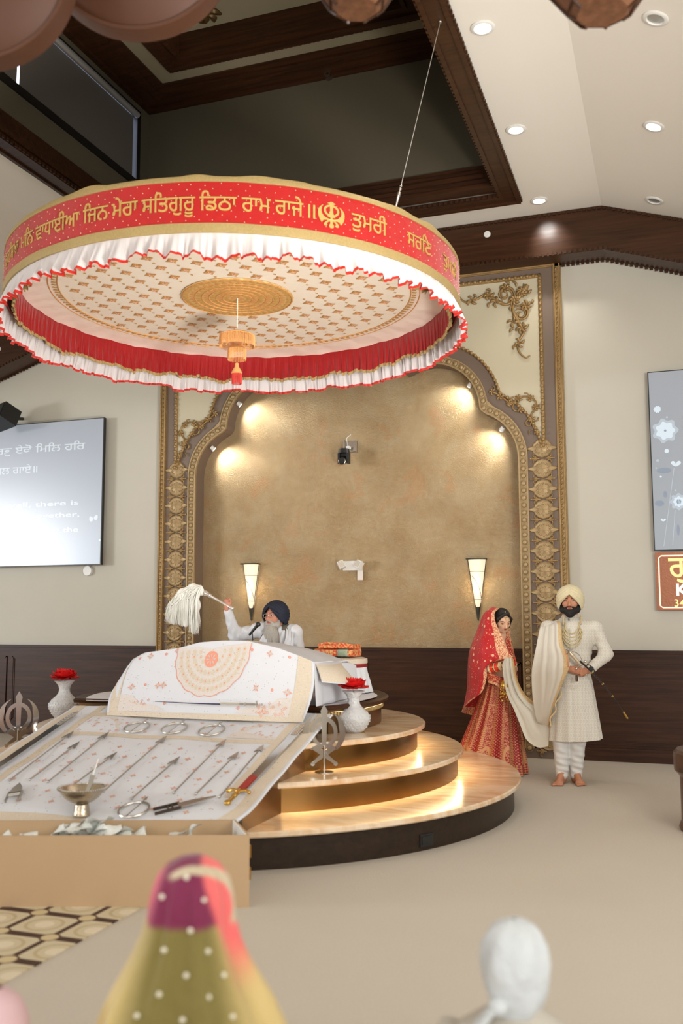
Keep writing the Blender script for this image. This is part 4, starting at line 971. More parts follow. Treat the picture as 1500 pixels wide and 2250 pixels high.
for i in range(170): a = -PI/2+a0+(2*PI-2*a0)*(i+.5)/170; mb.box((XC+1.203*math.cos(a), YC+1.203*math.sin(a), .742), (.008, .014, .026), rotm('Z', a))
mb.build('dentil_band', m_goldtrim, dais, kind='stuff')
ledring(1.202, 1.214, .7595, a0+.02)
mb = MB(); drum(mb, [(1.21, .775), (1.245, .78), (1.25, .80), (1.235, .812), (1.20, .80)]); mb.build('platform_rim', m_wood, dais, angle=30)
# ramp body with bronze sides
mb = MB(); y0, y1 = 5.02, 6.24
rz = lambda y: .345+.30*(y-4.95)
V = [(x, y, z) for x in (XC-HW-.005, XC+HW+.005) for y, z in ((y0, .0), (y0, rz(y0)-.02), (y1, rz(y1)-.02), (y1, 0))]; mb.add(V, [(0, 1, 2, 3), (7, 6, 5, 4), (0, 4, 5, 1), (1, 5, 6, 2), (2, 6, 7, 3)])
mb.build('ramp', m_bronze, dais, smooth=False)
mb = MB(); mb.b(XC-HW-.02, XC+HW+.012, 4.86, 5.02, .0, .315); mb.build('ramp_front', m_riser, dais, smooth=False)
pf = onZ(951, 1872); a = math.atan2(pf[1]-YC, pf[0]-XC)
mb = MB(); mb.box((XC+2.217*math.cos(a), YC+2.217*math.sin(a), .062), (.012, .11, .075), rotm('Z', a)); mb.box((XC+2.224*math.cos(a), YC+2.224*math.sin(a), .062), (.006, .085, .05), rotm('Z', a)); mb.build('floor_outlet', m_dark, dais, smooth=False)
for k in (-.62, -.1, .55):
    mb = MB(); mb.box((XC+1.2*math.cos(k)*1.24, YC+1.2*math.sin(k)*1.24, .577+.0), (.02, .04, .006), rotm('Z', k)); mb.build('light_clip', m_whiteplastic, dais, smooth=False)
pb = onZ(795, 1609, .607)
mb = MB(); mb.cyl((pb[0], pb[1], .6065), (pb[0], pb[1], .614), .022, .014, 16); mb.build('floor_stud', m_brass, dais)

# ------------------------------------------------------------------ embroidered cloths
m_cl = simple('white_brocade', (208, 209, 213), .8, var=.02, scale=20, bump=.3, bscale=200, bdist=.002)
m_bei = simple('champagne_sequin_trim', (208, 194, 174), .6, .05, var=.22, scale=120, bump=.6, bscale=200)
m_or = simple('coral_embroidery', (224, 146, 122), .6, var=.15, scale=90); m_spk = simple('silver_sequin', (250, 248, 244), .1, .8, var=0)
def surf_ramp(u, v, h=0.0):   # u along X (world), v = Y (world); gentle ripples of the cloth
    z = .36+.30*(v-4.95)+.004*math.sin(9*u+3*v)+.003*math.sin(17*v)
    if v < 5.0: z -= (5.0-v)**2*.25
    return (u, v, z+h)
def flat_poly(mb, S, P, h, mi): mb.m = mi; mb.add([S(x, y, h) for x, y in P], [tuple(range(len(P)))])
def motif(mb, S, u, v, s, h=.0022):
    for k in range(8):
        a = k*PI/4; L = s if k % 2 == 0 else s*.72; w = s*.16; ca, sa = math.cos(a), math.sin(a)
        flat_poly(mb, S, [(u+s*.12*ca-w*.3*sa, v+s*.12*sa+w*.3*ca), (u+L*.6*ca-w*sa, v+L*.6*sa+w*ca), (u+L*ca, v+L*sa), (u+L*.6*ca+w*sa, v+L*.6*sa-w*ca), (u+s*.12*ca+w*.3*sa, v+s*.12*sa-w*.3*ca)], h, 2 if k % 2 == 0 else 1)
def ringp(mb, S, u, v, r0, r1, h=.002, mi=2, n=14, e=1.0):
    for k in range(n):
        a, b_ = 2*PI*k/n, 2*PI*(k+1)/n; flat_poly(mb, S, [(u+r0*math.cos(a), v+r0*e*math.sin(a)), (u+r1*math.cos(a), v+r1*e*math.sin(a)), (u+r1*math.cos(b_), v+r1*e*math.sin(b_)), (u+r0*math.cos(b_), v+r0*e*math.sin(b_))], h, mi)
XR0, XR1 = -4.375, -2.285
def ramp_outline(y):  # rounded front corners
    r = .30; yf = 4.70; d = yf+r-y; s = r-math.sqrt(max(0, r*r-d*d)) if y < yf+r else 0
    return XR0+s*1.4, XR1-s
rc = thing('altar_cloth', 'white embroidered cloth with champagne trim spread over the sloping ramp', 'cloth', (-3.33, 5.4, .3))
mb = MB(); ys = [4.70+.3*(1-math.cos(PI/2*i/12)) for i in range(13)]+list(np.linspace(5.02, 6.30, 40)); G = []
for y in ys:
    a, b_ = ramp_outline(y); G.append([surf_ramp(a+(b_-a)*j/60, y) for j in range(61)])
G2 = [[(p[0], p[1], p[2]-.012) for p in row] for row in G]
mb.grid(G); mb.grid(G2, flip=True)
bd = [r_[0] for r_ in G][::-1]+G[0][1:-1]+[r_[-1] for r_ in G]; mb.tube([(p[0], p[1], p[2]-.006) for p in bd], .008, 6)
mb.build('ground_cloth', m_cl, rc, angle=60)
mb = MB(); S = surf_ramp
def band(mb, S, P, w, h, mi=1, side=1):
    P = np.array(P); n = len(P); T = np.gradient(P, axis=0); T /= np.linalg.norm(T, axis=1)[:, None]; Nn = np.c_[-T[:, 1], T[:, 0]]*side; Q = P+Nn*w
    for i in range(n-1): flat_poly(mb, S, [tuple(P[i]), tuple(P[i+1]), tuple(Q[i+1]), tuple(Q[i])], h, mi)
L = [(ramp_outline(y)[0]+.015, y) for y in ys][::-1]+[(x, 4.712) for x in np.linspace(ramp_outline(4.70)[0]+.05, ramp_outline(4.70)[1]-.05, 30)]+[(ramp_outline(y)[1]-.015, y) for y in ys]
for i in range(0, len(L)-1):
    (xa, ya), (xb, yb) = L[i], L[i+1]
    c = np.array([-3.33, 5.6]); wa = .085
    def inn(x, y): 
        ix = x+(wa if x < c[0] else -wa)*min(1, abs(x-c[0])/.9)**2; iy = y+(wa*.9 if y < 4.95 else 0)*(1 if y < 4.8 else .4); return ix, iy
    flat_poly(mb, S, [(xa, ya), (xb, yb), inn(xb, yb), inn(xa, ya)], .0015, 1)
for x0, x1 in ((-4.15, -4.09), (-2.52, -2.46)):
    for i in range(24): y = 5.1+i*.05; flat_poly(mb, S, [(x0+.0, y), (x1, y), (x1, y+.05), (x0, y+.05)], .0016, 1)
for i in range(34):  # cross trims
    x = -4.12+i*.0488
    flat_poly(mb, S, [(x, 5.80), (x+.0488, 5.80), (x+.0488, 5.855), (x, 5.855)], .0018, 1); flat_poly(mb, S, [(x, 6.12), (x+.0488, 6.12), (x+.0488, 6.18), (x, 6.18)], .0018, 1)
rs = random.Random(5)
k = 0; y = 4.90
while y < 5.76:
    x = -4.02+(.11 if k % 2 else 0)
    while x < -2.58:
        motif(mb, S, x+rs.uniform(-.01, .01), y, .024); motif(mb, S, x+.11, y+.06, .011); x += .23
    y += .125; k += 1
for x in np.arange(-3.85, -2.7, .23):
    motif(mb, S, x, 6.06, .018); motif(mb, S, x+.1, 5.9, .018); ringp(mb, S, x+.11, 6.02, .005, .011)
for sx, xx in ((1, -4.08), (-1, -2.53)):  # corner paisleys
    P = [(xx, 5.86), (xx+sx*.36, 5.87), (xx+sx*.34, 5.93), (xx+sx*.30, 5.96), (xx+sx*.31, 6.02), (xx+sx*.24, 6.05), (xx+sx*.20, 6.10), (xx, 6.115)]; flat_poly(mb, S, P, .0016, 4)
    for j in range(16): motif(mb, S, xx+sx*rs.uniform(.02, .29), rs.uniform(5.88, 6.08), .014, .0026)
for j in range(420):
    u, v = rs.uniform(-4.33, -2.33), rs.uniform(4.74, 6.2); a, b_ = ramp_outline(v)
    if a+.02 < u < b_-.02: flat_poly(mb, S, [(u-.004, v), (u, v-.004), (u+.004, v), (u, v+.004)], .004, 3)
m_pale = simple('pale_sequin_net', (212, 203, 196), .55, .1, var=.15, scale=150, bump=.5, bscale=200)
mb.build('embroidery', [m_cl, m_bei, m_or, m_spk, m_pale], rc, smooth=False, kind='stuff')

# tall draped bed with a raised headboard shape
XP0, XP1 = -3.98, -2.43
def ridge(u):  # top edge height across
    return float(np.interp(u, [0, .04, .12, .3, .42, .55, .68, .82, .93, 1], [.98, 1.12, 1.17, 1.205, 1.25, 1.265, 1.26, 1.215, 1.16, 1.12]))
def surf_bed(u, v, h=0.0):
    # u in 0..1 across, v in 0..1 up the face, 1..2 over the top to the back
    zr = ridge(u); x = XP0+(XP1-XP0)*u; side = (.035*math.sin(PI*min(1, v))+.0) 
    if v <= 1:
        z = .72+(zr-.72)*v; y = 6.20+.13*v**1.5-.07*(1-v)**3-.03*math.sin(PI*u)*(1-v)+.004*math.sin(11*u+5*v)
        if u < .12: x -= .05*math.sin(PI*v)*(1-u/.12)-.06*(v > .8)*(v-.8)*5*(1-u/.12)*.6
        if u > .88: x += .03*math.sin(PI*v)*(u-.88)/.12
        return (x, y-h, z+h*.3)
    t = v-1; return (x, 6.33+.95*t, zr-.02*t-.05*t*t+h+.004*math.sin(14*t+9*u))
bc = thing('bed_cover', 'white embroidered cover with a large champagne medallion draped over the raised altar bed', 'cloth', ((XP0+XP1)/2, 6.6, .74))
mb = MB(); us = np.linspace(0, 1, 49); vs = np.r_[np.linspace(0, 1, 22), np.linspace(1.06, 2, 14)]
G = [[surf_bed(u, v) for u in us] for v in vs]; mb.grid(G)
for u in (0, 1):  # hanging sides
    rows = []
    for v in np.linspace(0, 1, 12):
        row = []
        for t in np.linspace(0, 1, 14):
            x, y, z = surf_bed(u, 1+t); fx = .012*math.sin(22*t)*(1-v); row.append((x+(fx+.02*(1-v))*(1 if u else -1), y, .81+(z-.81)*v))
        rows.append(row)
    mb.grid(rows, flip=(u == 0))
mb.build('cover', m_cl, bc, angle=60)
mb = MB(); S = lambda u, v, h: surf_bed(u, v, h); mb.m = 1
W = XP1-XP0; H = .5
def fp(P, h, mi): flat_poly(mb, S, P, h, mi)
for i in range(20):  # side trims up the face and bottom trim
    v0, v1 = i/20, (i+1)/20; fp([(.925, v0), (.99, v0), (.99, v1), (.925, v1)], .003, 1); fp([(.012, v0), (.055, v0), (.055, v1), (.012, v1)], .003, 1)
for i in range(40): u0, u1 = i/40, (i+1)/40; fp([(u0, .0), (u1, .0), (u1, .07), (u0, .07)], .003, 1)
cu_, cv_ = .50, .88
def half_med(rr, h, mi, lob=16, n=56):
    P = []
    for k in range(n+1):
        a = -PI+PI*k/n*1.0; a = a-.18+k/n*.36; r = rr*(1+.035*abs(math.sin(lob*(a)/2))); P.append((cu_+r*math.cos(a)/W, cv_+r*math.sin(a)/H*1.0))
    c = np.array((cu_, cv_+.02)); f0 = .985 if mi == 2 else 0
    for j in range(1 if mi == 2 else 10):
        ra, rb = (f0, 1) if mi == 2 else (j/10, (j+1)/10)
        for i in range(len(P)-1):
            q = [tuple(c+(np.array(P[i])-c)*ra), tuple(c+(np.array(P[i])-c)*rb), tuple(c+(np.array(P[i+1])-c)*rb), tuple(c+(np.array(P[i+1])-c)*ra)]; fp(q if ra > 0 else q[1:], h, mi)
half_med(.295, .0042, 2); half_med(.293, .0030, 4); 
for rr, n_, s_ in ((.255, 26, .030), (.205, 20, .034), (.15, 15, .032), (.10, 9, .026)):
    for k in range(n_):
        a = -PI-.1+(PI+.2)*(k+.5)/n_; u, v = cu_+rr*math.cos(a)/W, cv_+rr*math.sin(a)/H
        S0 = S; pl = [(u+s_*.5*math.cos(t)/W, v+s_*.6*math.sin(t)/H) for t in np.linspace(0, 2*PI, 9)[:-1]]; fp(pl, .004, 1)
        if k % 2: fp([(u+.006*math.cos(t)/W, v+.006*math.sin(t)/H) for t in np.linspace(0, 2*PI, 6)[:-1]], .0048, 2)
def rr_(cu, cv, r0, r1, h, mi, n=18):
    for k in range(n): a, b_ = 2*PI*k/n, 2*PI*(k+1)/n; fp([(cu+r0*math.cos(a)/W, cv+r0*math.sin(a)/H), (cu+r1*math.cos(a)/W, cv+r1*math.sin(a)/H), (cu+r1*math.cos(b_)/W, cv+r1*math.sin(b_)/H), (cu+r0*math.cos(b_)/W, cv+r0*math.sin(b_)/H)], h, mi)
rr_(cu_, .70+.06, 0.001, .054, .005, 2)
for k in range(8): a = k*PI/4; fp([(cu_+.010*math.cos(a)/W, .76+.010*math.sin(a)/H), (cu_+.03*math.cos(a+.18)/W, .76+.03*math.sin(a+.18)/H), (cu_+.042*math.cos(a)/W, .76+.042*math.sin(a)/H), (cu_+.03*math.cos(a-.18)/W, .76+.03*math.sin(a-.18)/H)], .0058, 3)
def cross(u, v, s, d=0):
    for k in range(8):
        a = k*PI/4+d; L_ = s if k % 2 == 0 else s*.75; w = s*.15
        f = lambda p, q: (u+(p*math.cos(a)-q*math.sin(a))/W, v+(p*math.sin(a)+q*math.cos(a))/H)
        fp([f(s*.12, 0), f(L_*.6, w), f(L_, 0), f(L_*.6, -w)], .003, 2 if k % 2 == 0 else 1)
for u, v, s, t_ in ((.16, .93, .03, 0), (.24, .46, .03, 0), (.10, .46, .03, 0), (.17, .17, .03, 0), (.27, .46, .03, 0), (.75, .42, .03, PI/4), (.90, .42, .033, 0), (.80, .1, .033, 0), (.79, .9, .028, 0), (.30, .96, .022, 0), (.72, 1.05, .025, 0), (.12, .70, .0, 0)):
    if s: cross(u, v, s, t_)
for u, v in ((.10, .93), (.245, .93), (.17, .48), (.70, .90), (.83, .42), (.885, .93), (.30, .2), (.68, .15)): rr_(u, v, .004, .011, .003, 2, 10)
for sx, uu in ((1, .055), (-1, .925)):
    fp([(uu, .07), (uu+sx*.26, .09), (uu+sx*.2, .17), (uu+sx*.1, .2), (uu+sx*.06, .32), (uu, .36)], .0026, 4)
    for j in range(26): cross(uu+sx*rs.uniform(.01, .16), rs.uniform(.09, .25), .014)
for j in range(240):
    u, v = rs.uniform(.02, .98), rs.uniform(.02, .98); fp([(u-.003/W, v), (u, v-.003/H), (u+.003/W, v), (u, v+.003/H)], .006, 3)
mb.build('embroidery', [m_cl, m_bei, m_or, m_spk, m_pale], bc, smooth=False, kind='stuff')
# draped corner of the cover at the right with its wide trim
fl = MB(); rows = []
for i in range(9):
    t = i/8; row = []
    for j in range(13):
        s_ = j/12; y = 6.36+.74*s_; zt = 1.115-.02*s_; out = .30*math.sin(PI*min(1, s_*1.1+.12))*t; row.append((XP1-.01+out*(.55+.35*s_), y, zt-.13*t**1.6-.02*math.sin(5*s_)*t))
    rows.append(row)
fl.grid(rows, matrow=lambda i, j: 1 if i >= 2 else 0); fl.grid([[(x, y, z-.008) for x, y, z in r_] for r_ in rows], flip=True)
fl.build('corner_flap', [m_cl, m_bei], bc, angle=60)

# flat mat of the platform and side panel cloth
m_mat = simple('white_platform_sheet', (222, 222, 226), .8, var=.02, bump=.2, bscale=30)
mb = MB(); G = []
for y in np.linspace(6.3, 8.1, 20):
    hw = math.sqrt(max(.01, 1.16**2-(y-YC)**2)); G.append([(XC+hw*t, y, .806+.004*math.sin(9*t+7*y)) for t in np.linspace(-1, 1, 24)])
mb.grid(G); tag(mb.build('platform_sheet', m_mat), 'white sheet spread flat on the top platform of the dais', 'sheet')

# ------------------------------------------------------------------ things laid out on the ramp
def lay(x, y, h=0.012):
    p = surf_ramp(x, y, h); return np.array(p)
TN = nrm((0, -.30, 1)); TX = np.array([1., 0, 0]); TY = np.cross(TN, TX)
def rampframe(x, y, ang=0.0, h=.006): # local x across, y up the ramp
    R = np.array([TX*math.cos(ang)+TY*math.sin(ang), -TX*math.sin(ang)+TY*math.cos(ang), TN]).T; return lay(x, y, h), R
def on_ramp(mb, V, x, y, ang=0.0, h=.008):
    o, R = rampframe(x, y, ang, h); mb.v = [tuple(o+R@np.array(v)) for v in mb.v]; return mb
arrows = [((-4.06, 5.84), (-4.02, 5.11)), ((-3.9, 5.68), (-3.88, 5.13)), ((-3.77, 5.84), (-3.73, 5.11)), ((-3.51, 5.54), (-3.53, 4.98)), ((-3.31, 5.83), (-3.29, 5.05)), ((-3.04, 5.53), (-3.05, 4.98)), ((-2.85, 5.81), (-2.83, 5.08)), ((-2.68, 5.65), (-2.69, 5.09)), ((-2.56, 5.77), (-2.53, 5.08))]
al = ['long steel arrow nearest the left-hand sword', 'short steel arrow, second from the left sword', 'long steel arrow, third from the left sword', 'short steel arrow whose shaft runs behind the silver bowl', 'long steel arrow in the middle of the cloth, right of the bowl', 'short steel arrow pointing up beside the ring and dart at the front', 'long steel arrow, third from the right-hand sword', 'short steel arrow with a ball end, second from the right-hand sword', 'long thin steel arrow nearest the right-hand sword']
for (tip, tail), lab in zip(arrows, al):
    L_ = math.hypot(tip[0]-tail[0], (tip[1]-tail[1])*1.044); a = math.atan2((tip[1]-tail[1])*1.044, tip[0]-tail[0])
    t = thing('arrow', lab, 'arrow', tuple(lay(*tail)), group='steel arrows on the altar cloth')
    mb = MB(); mb.cyl((0, 0, .006), (L_-.08, 0, .006), .0045, .0045, 8); mb.sphere((0, 0, .007), .009, 8, 6); on_ramp(mb, 0, *tail, a); mb.build('shaft', m_steel, t)
    mb = MB(); mb.prism([(L_-.085, .004), (L_-.115, .026), (L_-.09, .024), (L_, 0), (L_-.09, -.024), (L_-.115, -.026), (L_-.085, -.004)], lambda p, q, s_: (p, q, .004+.005*s_), 1); on_ramp(mb, 0, *tail, a); mb.build('arrowhead', m_steel, t, smooth=False)
for (x, y, lab) in ((-3.61, 5.94, 'steel ring with a dart through it, left of the row of three'), (-3.31, 5.935, 'steel ring with a dart through it, middle of the row of three'), (-3.02, 5.935, 'steel ring with a dart through it, right of the row of three'), (-2.965, 4.865, 'steel ring with a dart at the front edge, between bowl and dagger')):
    t = thing('throwing_ring', lab, 'ring', tuple(lay(x, y)), group='steel rings on the altar cloth')
    mb = MB(); mb.tube([(.088*math.cos(a), .088*math.sin(a), .006) for a in np.linspace(0, 2*PI, 41)[:-1]], .0065, 6, True); on_ramp(mb, 0, x, y); mb.build('ring', m_steel, t)
    mb = MB(); mb.cyl((.01, -.10, .016), (.015, .11, .016), .003, .003, 6); mb.prism([(.005, .10), (.015, .14), (.025, .10)], lambda p, q, s_: (p, q, .014+.004*s_), 1); on_ramp(mb, 0, x, y); mb.build('dart', m_steel, t)
# two wide swords along the edges
def big_sword(xb, yb, xt, yt, w, lab, hilt):
    L_ = math.hypot(xt-xb, (yt-yb)*1.044); a = math.atan2((yt-yb)*1.044, xt-xb); t = thing('broad_sword', lab, 'sword', tuple(lay(xb, yb)), group='broad swords along the ramp edges')
    mb = MB(); P = [(0, -w*.5), (L_*.9, -w*.52), (L_, -w*.1), (L_*.97, w*.5), (L_*.5, w*.5), (0, w*.45)]; mb.prism(P, lambda p, q, s_: (p, q, .004+.008*s_), 1)
    for i in range(7): mb.sphere((L_*(.80+.027*i), 0, .013), (.014, w*.42, .006), 10, 6)
    on_ramp(mb, 0, xb, yb, a, .01); mb.build('blade', m_chrome, t, angle=30)
    if hilt:
        mb = MB(); mb.b(-.02, .16, -w*.36, w*.36, .012, .022); on_ramp(mb, 0, xb, yb, a, .01); mb.build('wrapped_grip', simple('red_cord', (150, 40, 28), .6, var=.4, scale=60), t, smooth=False)
        mb = MB(); mb.cyl((-.17, 0, .018), (-.03, 0, .018), .012, .014, 10); mb.sphere((-.185, 0, .02), (.022, .022, .016), 12, 8); mb.sphere((-.10, 0, .02), (.02, .018, .014), 10, 6)
        for sx in (-1, 1): mb.tube(catmull([(-.04, 0, .018), (-.03, sx*.04, .02), (-.045, sx*.065, .018)], 5), .009, 8); mb.sphere((-.045, sx*.068, .018), .012, 8, 6)
        on_ramp(mb, 0, xb, yb, a, .01); mb.build('gold_hilt', m_brass, t, label='gold cross hilt')
    return t
big_sword(-2.425, 5.16, -2.40, 6.10, .058, 'polished broad sword with a gold hilt along the right edge of the cloth', True)
big_sword(-4.22, 5.0, -4.235, 6.14, .058, 'polished broad sword along the left edge of the cloth', False)
# dagger, punch dagger
t = thing('dagger', 'steel punch dagger lying at the front right of the cloth', 'dagger', tuple(lay(-2.79, 4.86)))
def W2(mb): return on_ramp(mb, 0, -2.80, 4.865, math.atan2(.2, .25), .006)
mb = MB(); mb.prism([(.11, .028), (.2, .026), (.33, 0), (.2, -.026), (.11, -.028)], lambda p, q, s_: (p, q, .008+.008*s_), 1); W2(mb).build('blade', m_steel, t, smooth=False)
mb = MB(); mb.b(-.03, .12, .026, .034, .004, .02); mb.b(-.03, .12, -.034, -.026, .004, .02); mb.cyl((.05, -.03, .012), (.05, .03, .012), .006, n=8); mb.cyl((.075, -.03, .012), (.075, .03, .012), .006, n=8); W2(mb).build('handle_frame', simple('dark_steel', (92, 80, 70), .35, .9, var=.2), t)
t = thing('punch_dagger', 'steel punch dagger pointing up the cloth at the lower left', 'dagger', tuple(lay(-3.82, 4.88)))
def W3(mb): return on_ramp(mb, 0, -3.82, 4.9, PI/2+.45, .006)
mb = MB(); mb.prism([(.06, .034), (.12, .030), (.19, 0), (.12, -.030), (.06, -.034)], lambda p, q, s_: (p, q, .008+.012*s_), 1); W3(mb).build('blade', m_chrome, t, smooth=False)
mb = MB(); mb.b(-.05, .07, .034, .042, .004, .022); mb.b(-.05, .07, -.042, -.034, .004, .022); mb.cyl((.025, -.038, .014), (.025, .038, .014), .006, n=8); mb.cyl((.045, -.038, .014), (.045, .038, .014), .006, n=8); W3(mb).build('handle_frame', m_steel, t)
# thin sword on the bed foot
pl, pr = onY(340, 1541, 6.09), onY(575, 1548, 6.09)
t = thing('thin_sword', 'slim sword with a blue scabbard lying across the foot of the bed cover', 'sword', tuple(pl)); d = pr-pl; L_ = np.linalg.norm(d)
mb = MB(); mb.tube([pl+d*s_+np.array([0, 0, -.006*math.sin(PI*s_)]) for s_ in np.linspace(0, .62, 10)], [.002+.004*i/9 for i in range(10)], 6); mb.build('scabbard', simple('navy_scabbard', (52, 46, 82), .35, var=0), t)
mb = MB(); mb.cyl(pl+d*.62, pl+d*.80, .007, n=8); mb.build('blade_band', simple('ivory_band', (190, 180, 160), .4, .3, var=.1), t)
mb = MB(); mb.cyl(pl+d*.80, pl+d*.96, .008, .009, 8); mb.sphere(pl+d*.85, .012, 8, 6); mb.cyl(pl+d*.95-np.array([0, 0, .02]), pl+d*.95+np.array([0, 0, .025]), .008, n=8); mb.sphere(pl+d*1.0, .008, 8, 6); mb.build('hilt', m_steel, t)
# pedestal bowl with a whisk blade
bx, by = -3.27, 4.80; bp = lay(bx, by, .004)
t = thing('pedestal_bowl', 'engraved silver pedestal bowl standing at the front of the cloth', 'bowl', tuple(bp))
m_silver = simple('engraved_silver', (186, 172, 150), .22, .95, .5, var=.25, scale=40, bump=.5, bscale=80)
mb = MB(); mb.lathe([(r_*1.16, z_*1.08) for r_, z_ in [(.0, 0), (.042, 0), (.044, .004), (.040, .012), (.036, .05), (.034, .062), (.03, .066)]], bp, 32); mb.build('foot', m_silver, t)
mb = MB(); mb.lathe([(r_*1.16, z_*1.08) for r_, z_ in [(.0, .066), (.03, .066), (.055, .074), (.085, .096), (.104, .122), (.112, .138), (.120, .142), (.116, .146), (.108, .142), (.098, .124), (.075, .10), (.04, .082), (0, .08)]], bp, 48); mb.build('bowl', m_silver, t)
mb = MB()
for k in range(60): a = 2*PI*k/60; mb.sphere(bp+np.array([.136*math.cos(a), .136*math.sin(a), .157]), .0065, 6, 4)
mb.build('rim_beading', m_chrome, t, kind='stuff')
t = thing('small_blade', 'small clear-handled blade standing in the silver bowl', 'knife', tuple(bp+np.array([.02, 0, .09])))
q0 = bp+np.array([.02, 0, .09]); q1 = onY(216, 1668, by+.12); d = q1-q0
mb = MB(); u, v = frame_of(d); mb.add([q0-u*.01, q0+u*.01, q0+d*.6+u*.018, q0+d*.6-u*.018, q0-u*.01+v*.003, q0+u*.01+v*.003, q0+d*.6+u*.018+v*.003, q0+d*.6-u*.018+v*.003], [(0, 1, 2, 3), (7, 6, 5, 4), (0, 4, 5, 1), (1, 5, 6, 2), (2, 6, 7, 3), (3, 7, 4, 0)]); mb.build('blade', m_chrome, t, smooth=False)
mb = MB(); mb.cyl(q0+d*.6, q1, .006, .003, 8); mb.build('handle', m_whiteplastic, t)

# ------------------------------------------------------------------ vases, flowers, emblem stands
m_crys = simple('cut_crystal', (240, 240, 240), .08, .0, .9, var=.05, scale=60, bump=.8, bscale=38, bdist=.02, Transmission_Weight=.4, IOR=1.45)
m_petal = simple('scarlet_petals', (208, 22, 20), .55, var=.3, scale=30)
def vase(p, s, label, flabel):
    p = np.array(p); t = thing('crystal_vase', label, 'vase', tuple(p), group='crystal vases on the dais')
    prof = [(0, 0), (.055, 0), (.062, .006), (.082, .04), (.102, .085), (.104, .115), (.085, .150), (.055, .180), (.040, .205), (.036, .235), (.042, .262), (.062, .292), (.070, .300), (.064, .300), (.036, .262), (.030, .235), (.033, .205), (.05, .178), (.078, .148), (.096, .115), (.094, .085), (.075, .04), (.05, .02), (0, .02)]
    prof = [(r*1.2, z) for r, z in prof]; mb = MB(); mb.lathe([(r*s, z*s) for r, z in prof], p, 40); mb.build('body', m_crys, t)
    mb = MB()
    for j, z in enumerate((.04, .06, .08, .10, .12)):
        for k in range(28): a = 2*PI*(k+.5*(j % 2))/28; r = np.interp(z, [.04, .085, .115, .15], [.096, .120, .1224, .0996])*s; mb.sphere((p[0]+r*math.cos(a), p[1]+r*math.sin(a), p[2]+z*s), .0065*s, 6, 4)
    mb.build('diamond_cutting', m_crys, t, kind='stuff')
    f = thing('red_flower', flabel, 'flower', tuple(p+np.array([0, 0, .27*s])), group='red silk flowers')
    mb = MB(); mb.cyl(p+np.array([0, 0, .05*s]), p+np.array([0, 0, .30*s]), .004, n=6); mb.build('stem', simple('green_stem', (60, 90, 50), .6, var=0), f)
    mb = MB(); rr = random.Random(int(p[0]*100)); c = p+np.array([0, 0, .315*s])
    for lay_, (n_, L_, tilt, z0) in enumerate(((10, .122, .12, 0), (9, .105, .4, .008), (8, .085, .7, .016), (7, .062, 1.0, .022), (5, .04, 1.3, .028))):
        for k in range(n_):
            a = 2*PI*k/n_+lay_*.4+rr.uniform(-.1, .1); tt = tilt+rr.uniform(-.12, .12); G = []
            for i in range(5):
                s_ = i/4; w = .054*s*math.sin(PI*(.15+.8*s_))*(1.2 if lay_ < 3 else .8); rad = L_*s*s_*math.cos(tt*s_*.9); zz = z0*s+L_*s*s_*math.sin(tt*s_)
                G.append([(c[0]+rad*math.cos(a)-w*q*math.sin(a), c[1]+rad*math.sin(a)+w*q*math.cos(a), c[2]+zz+.010*s*q*q+.004*math.sin(7*s_+k+q*3)) for q in (-1, -.5, 0, .5, 1)])
            mb.grid(G)
    mb.build('petals', m_petal, f, angle=60)
vase(onZ(767, 1612, .606)+np.array([0, .10, 0]), .98, 'crystal vase on the upper tread right of the altar, before the stool', 'red silk flower in the right-hand vase')
pv = onZ(140, 1578, .606); vase(pv, 1.02, 'crystal vase at the left, against the dark panelling', 'red silk flower in the left-hand vase')
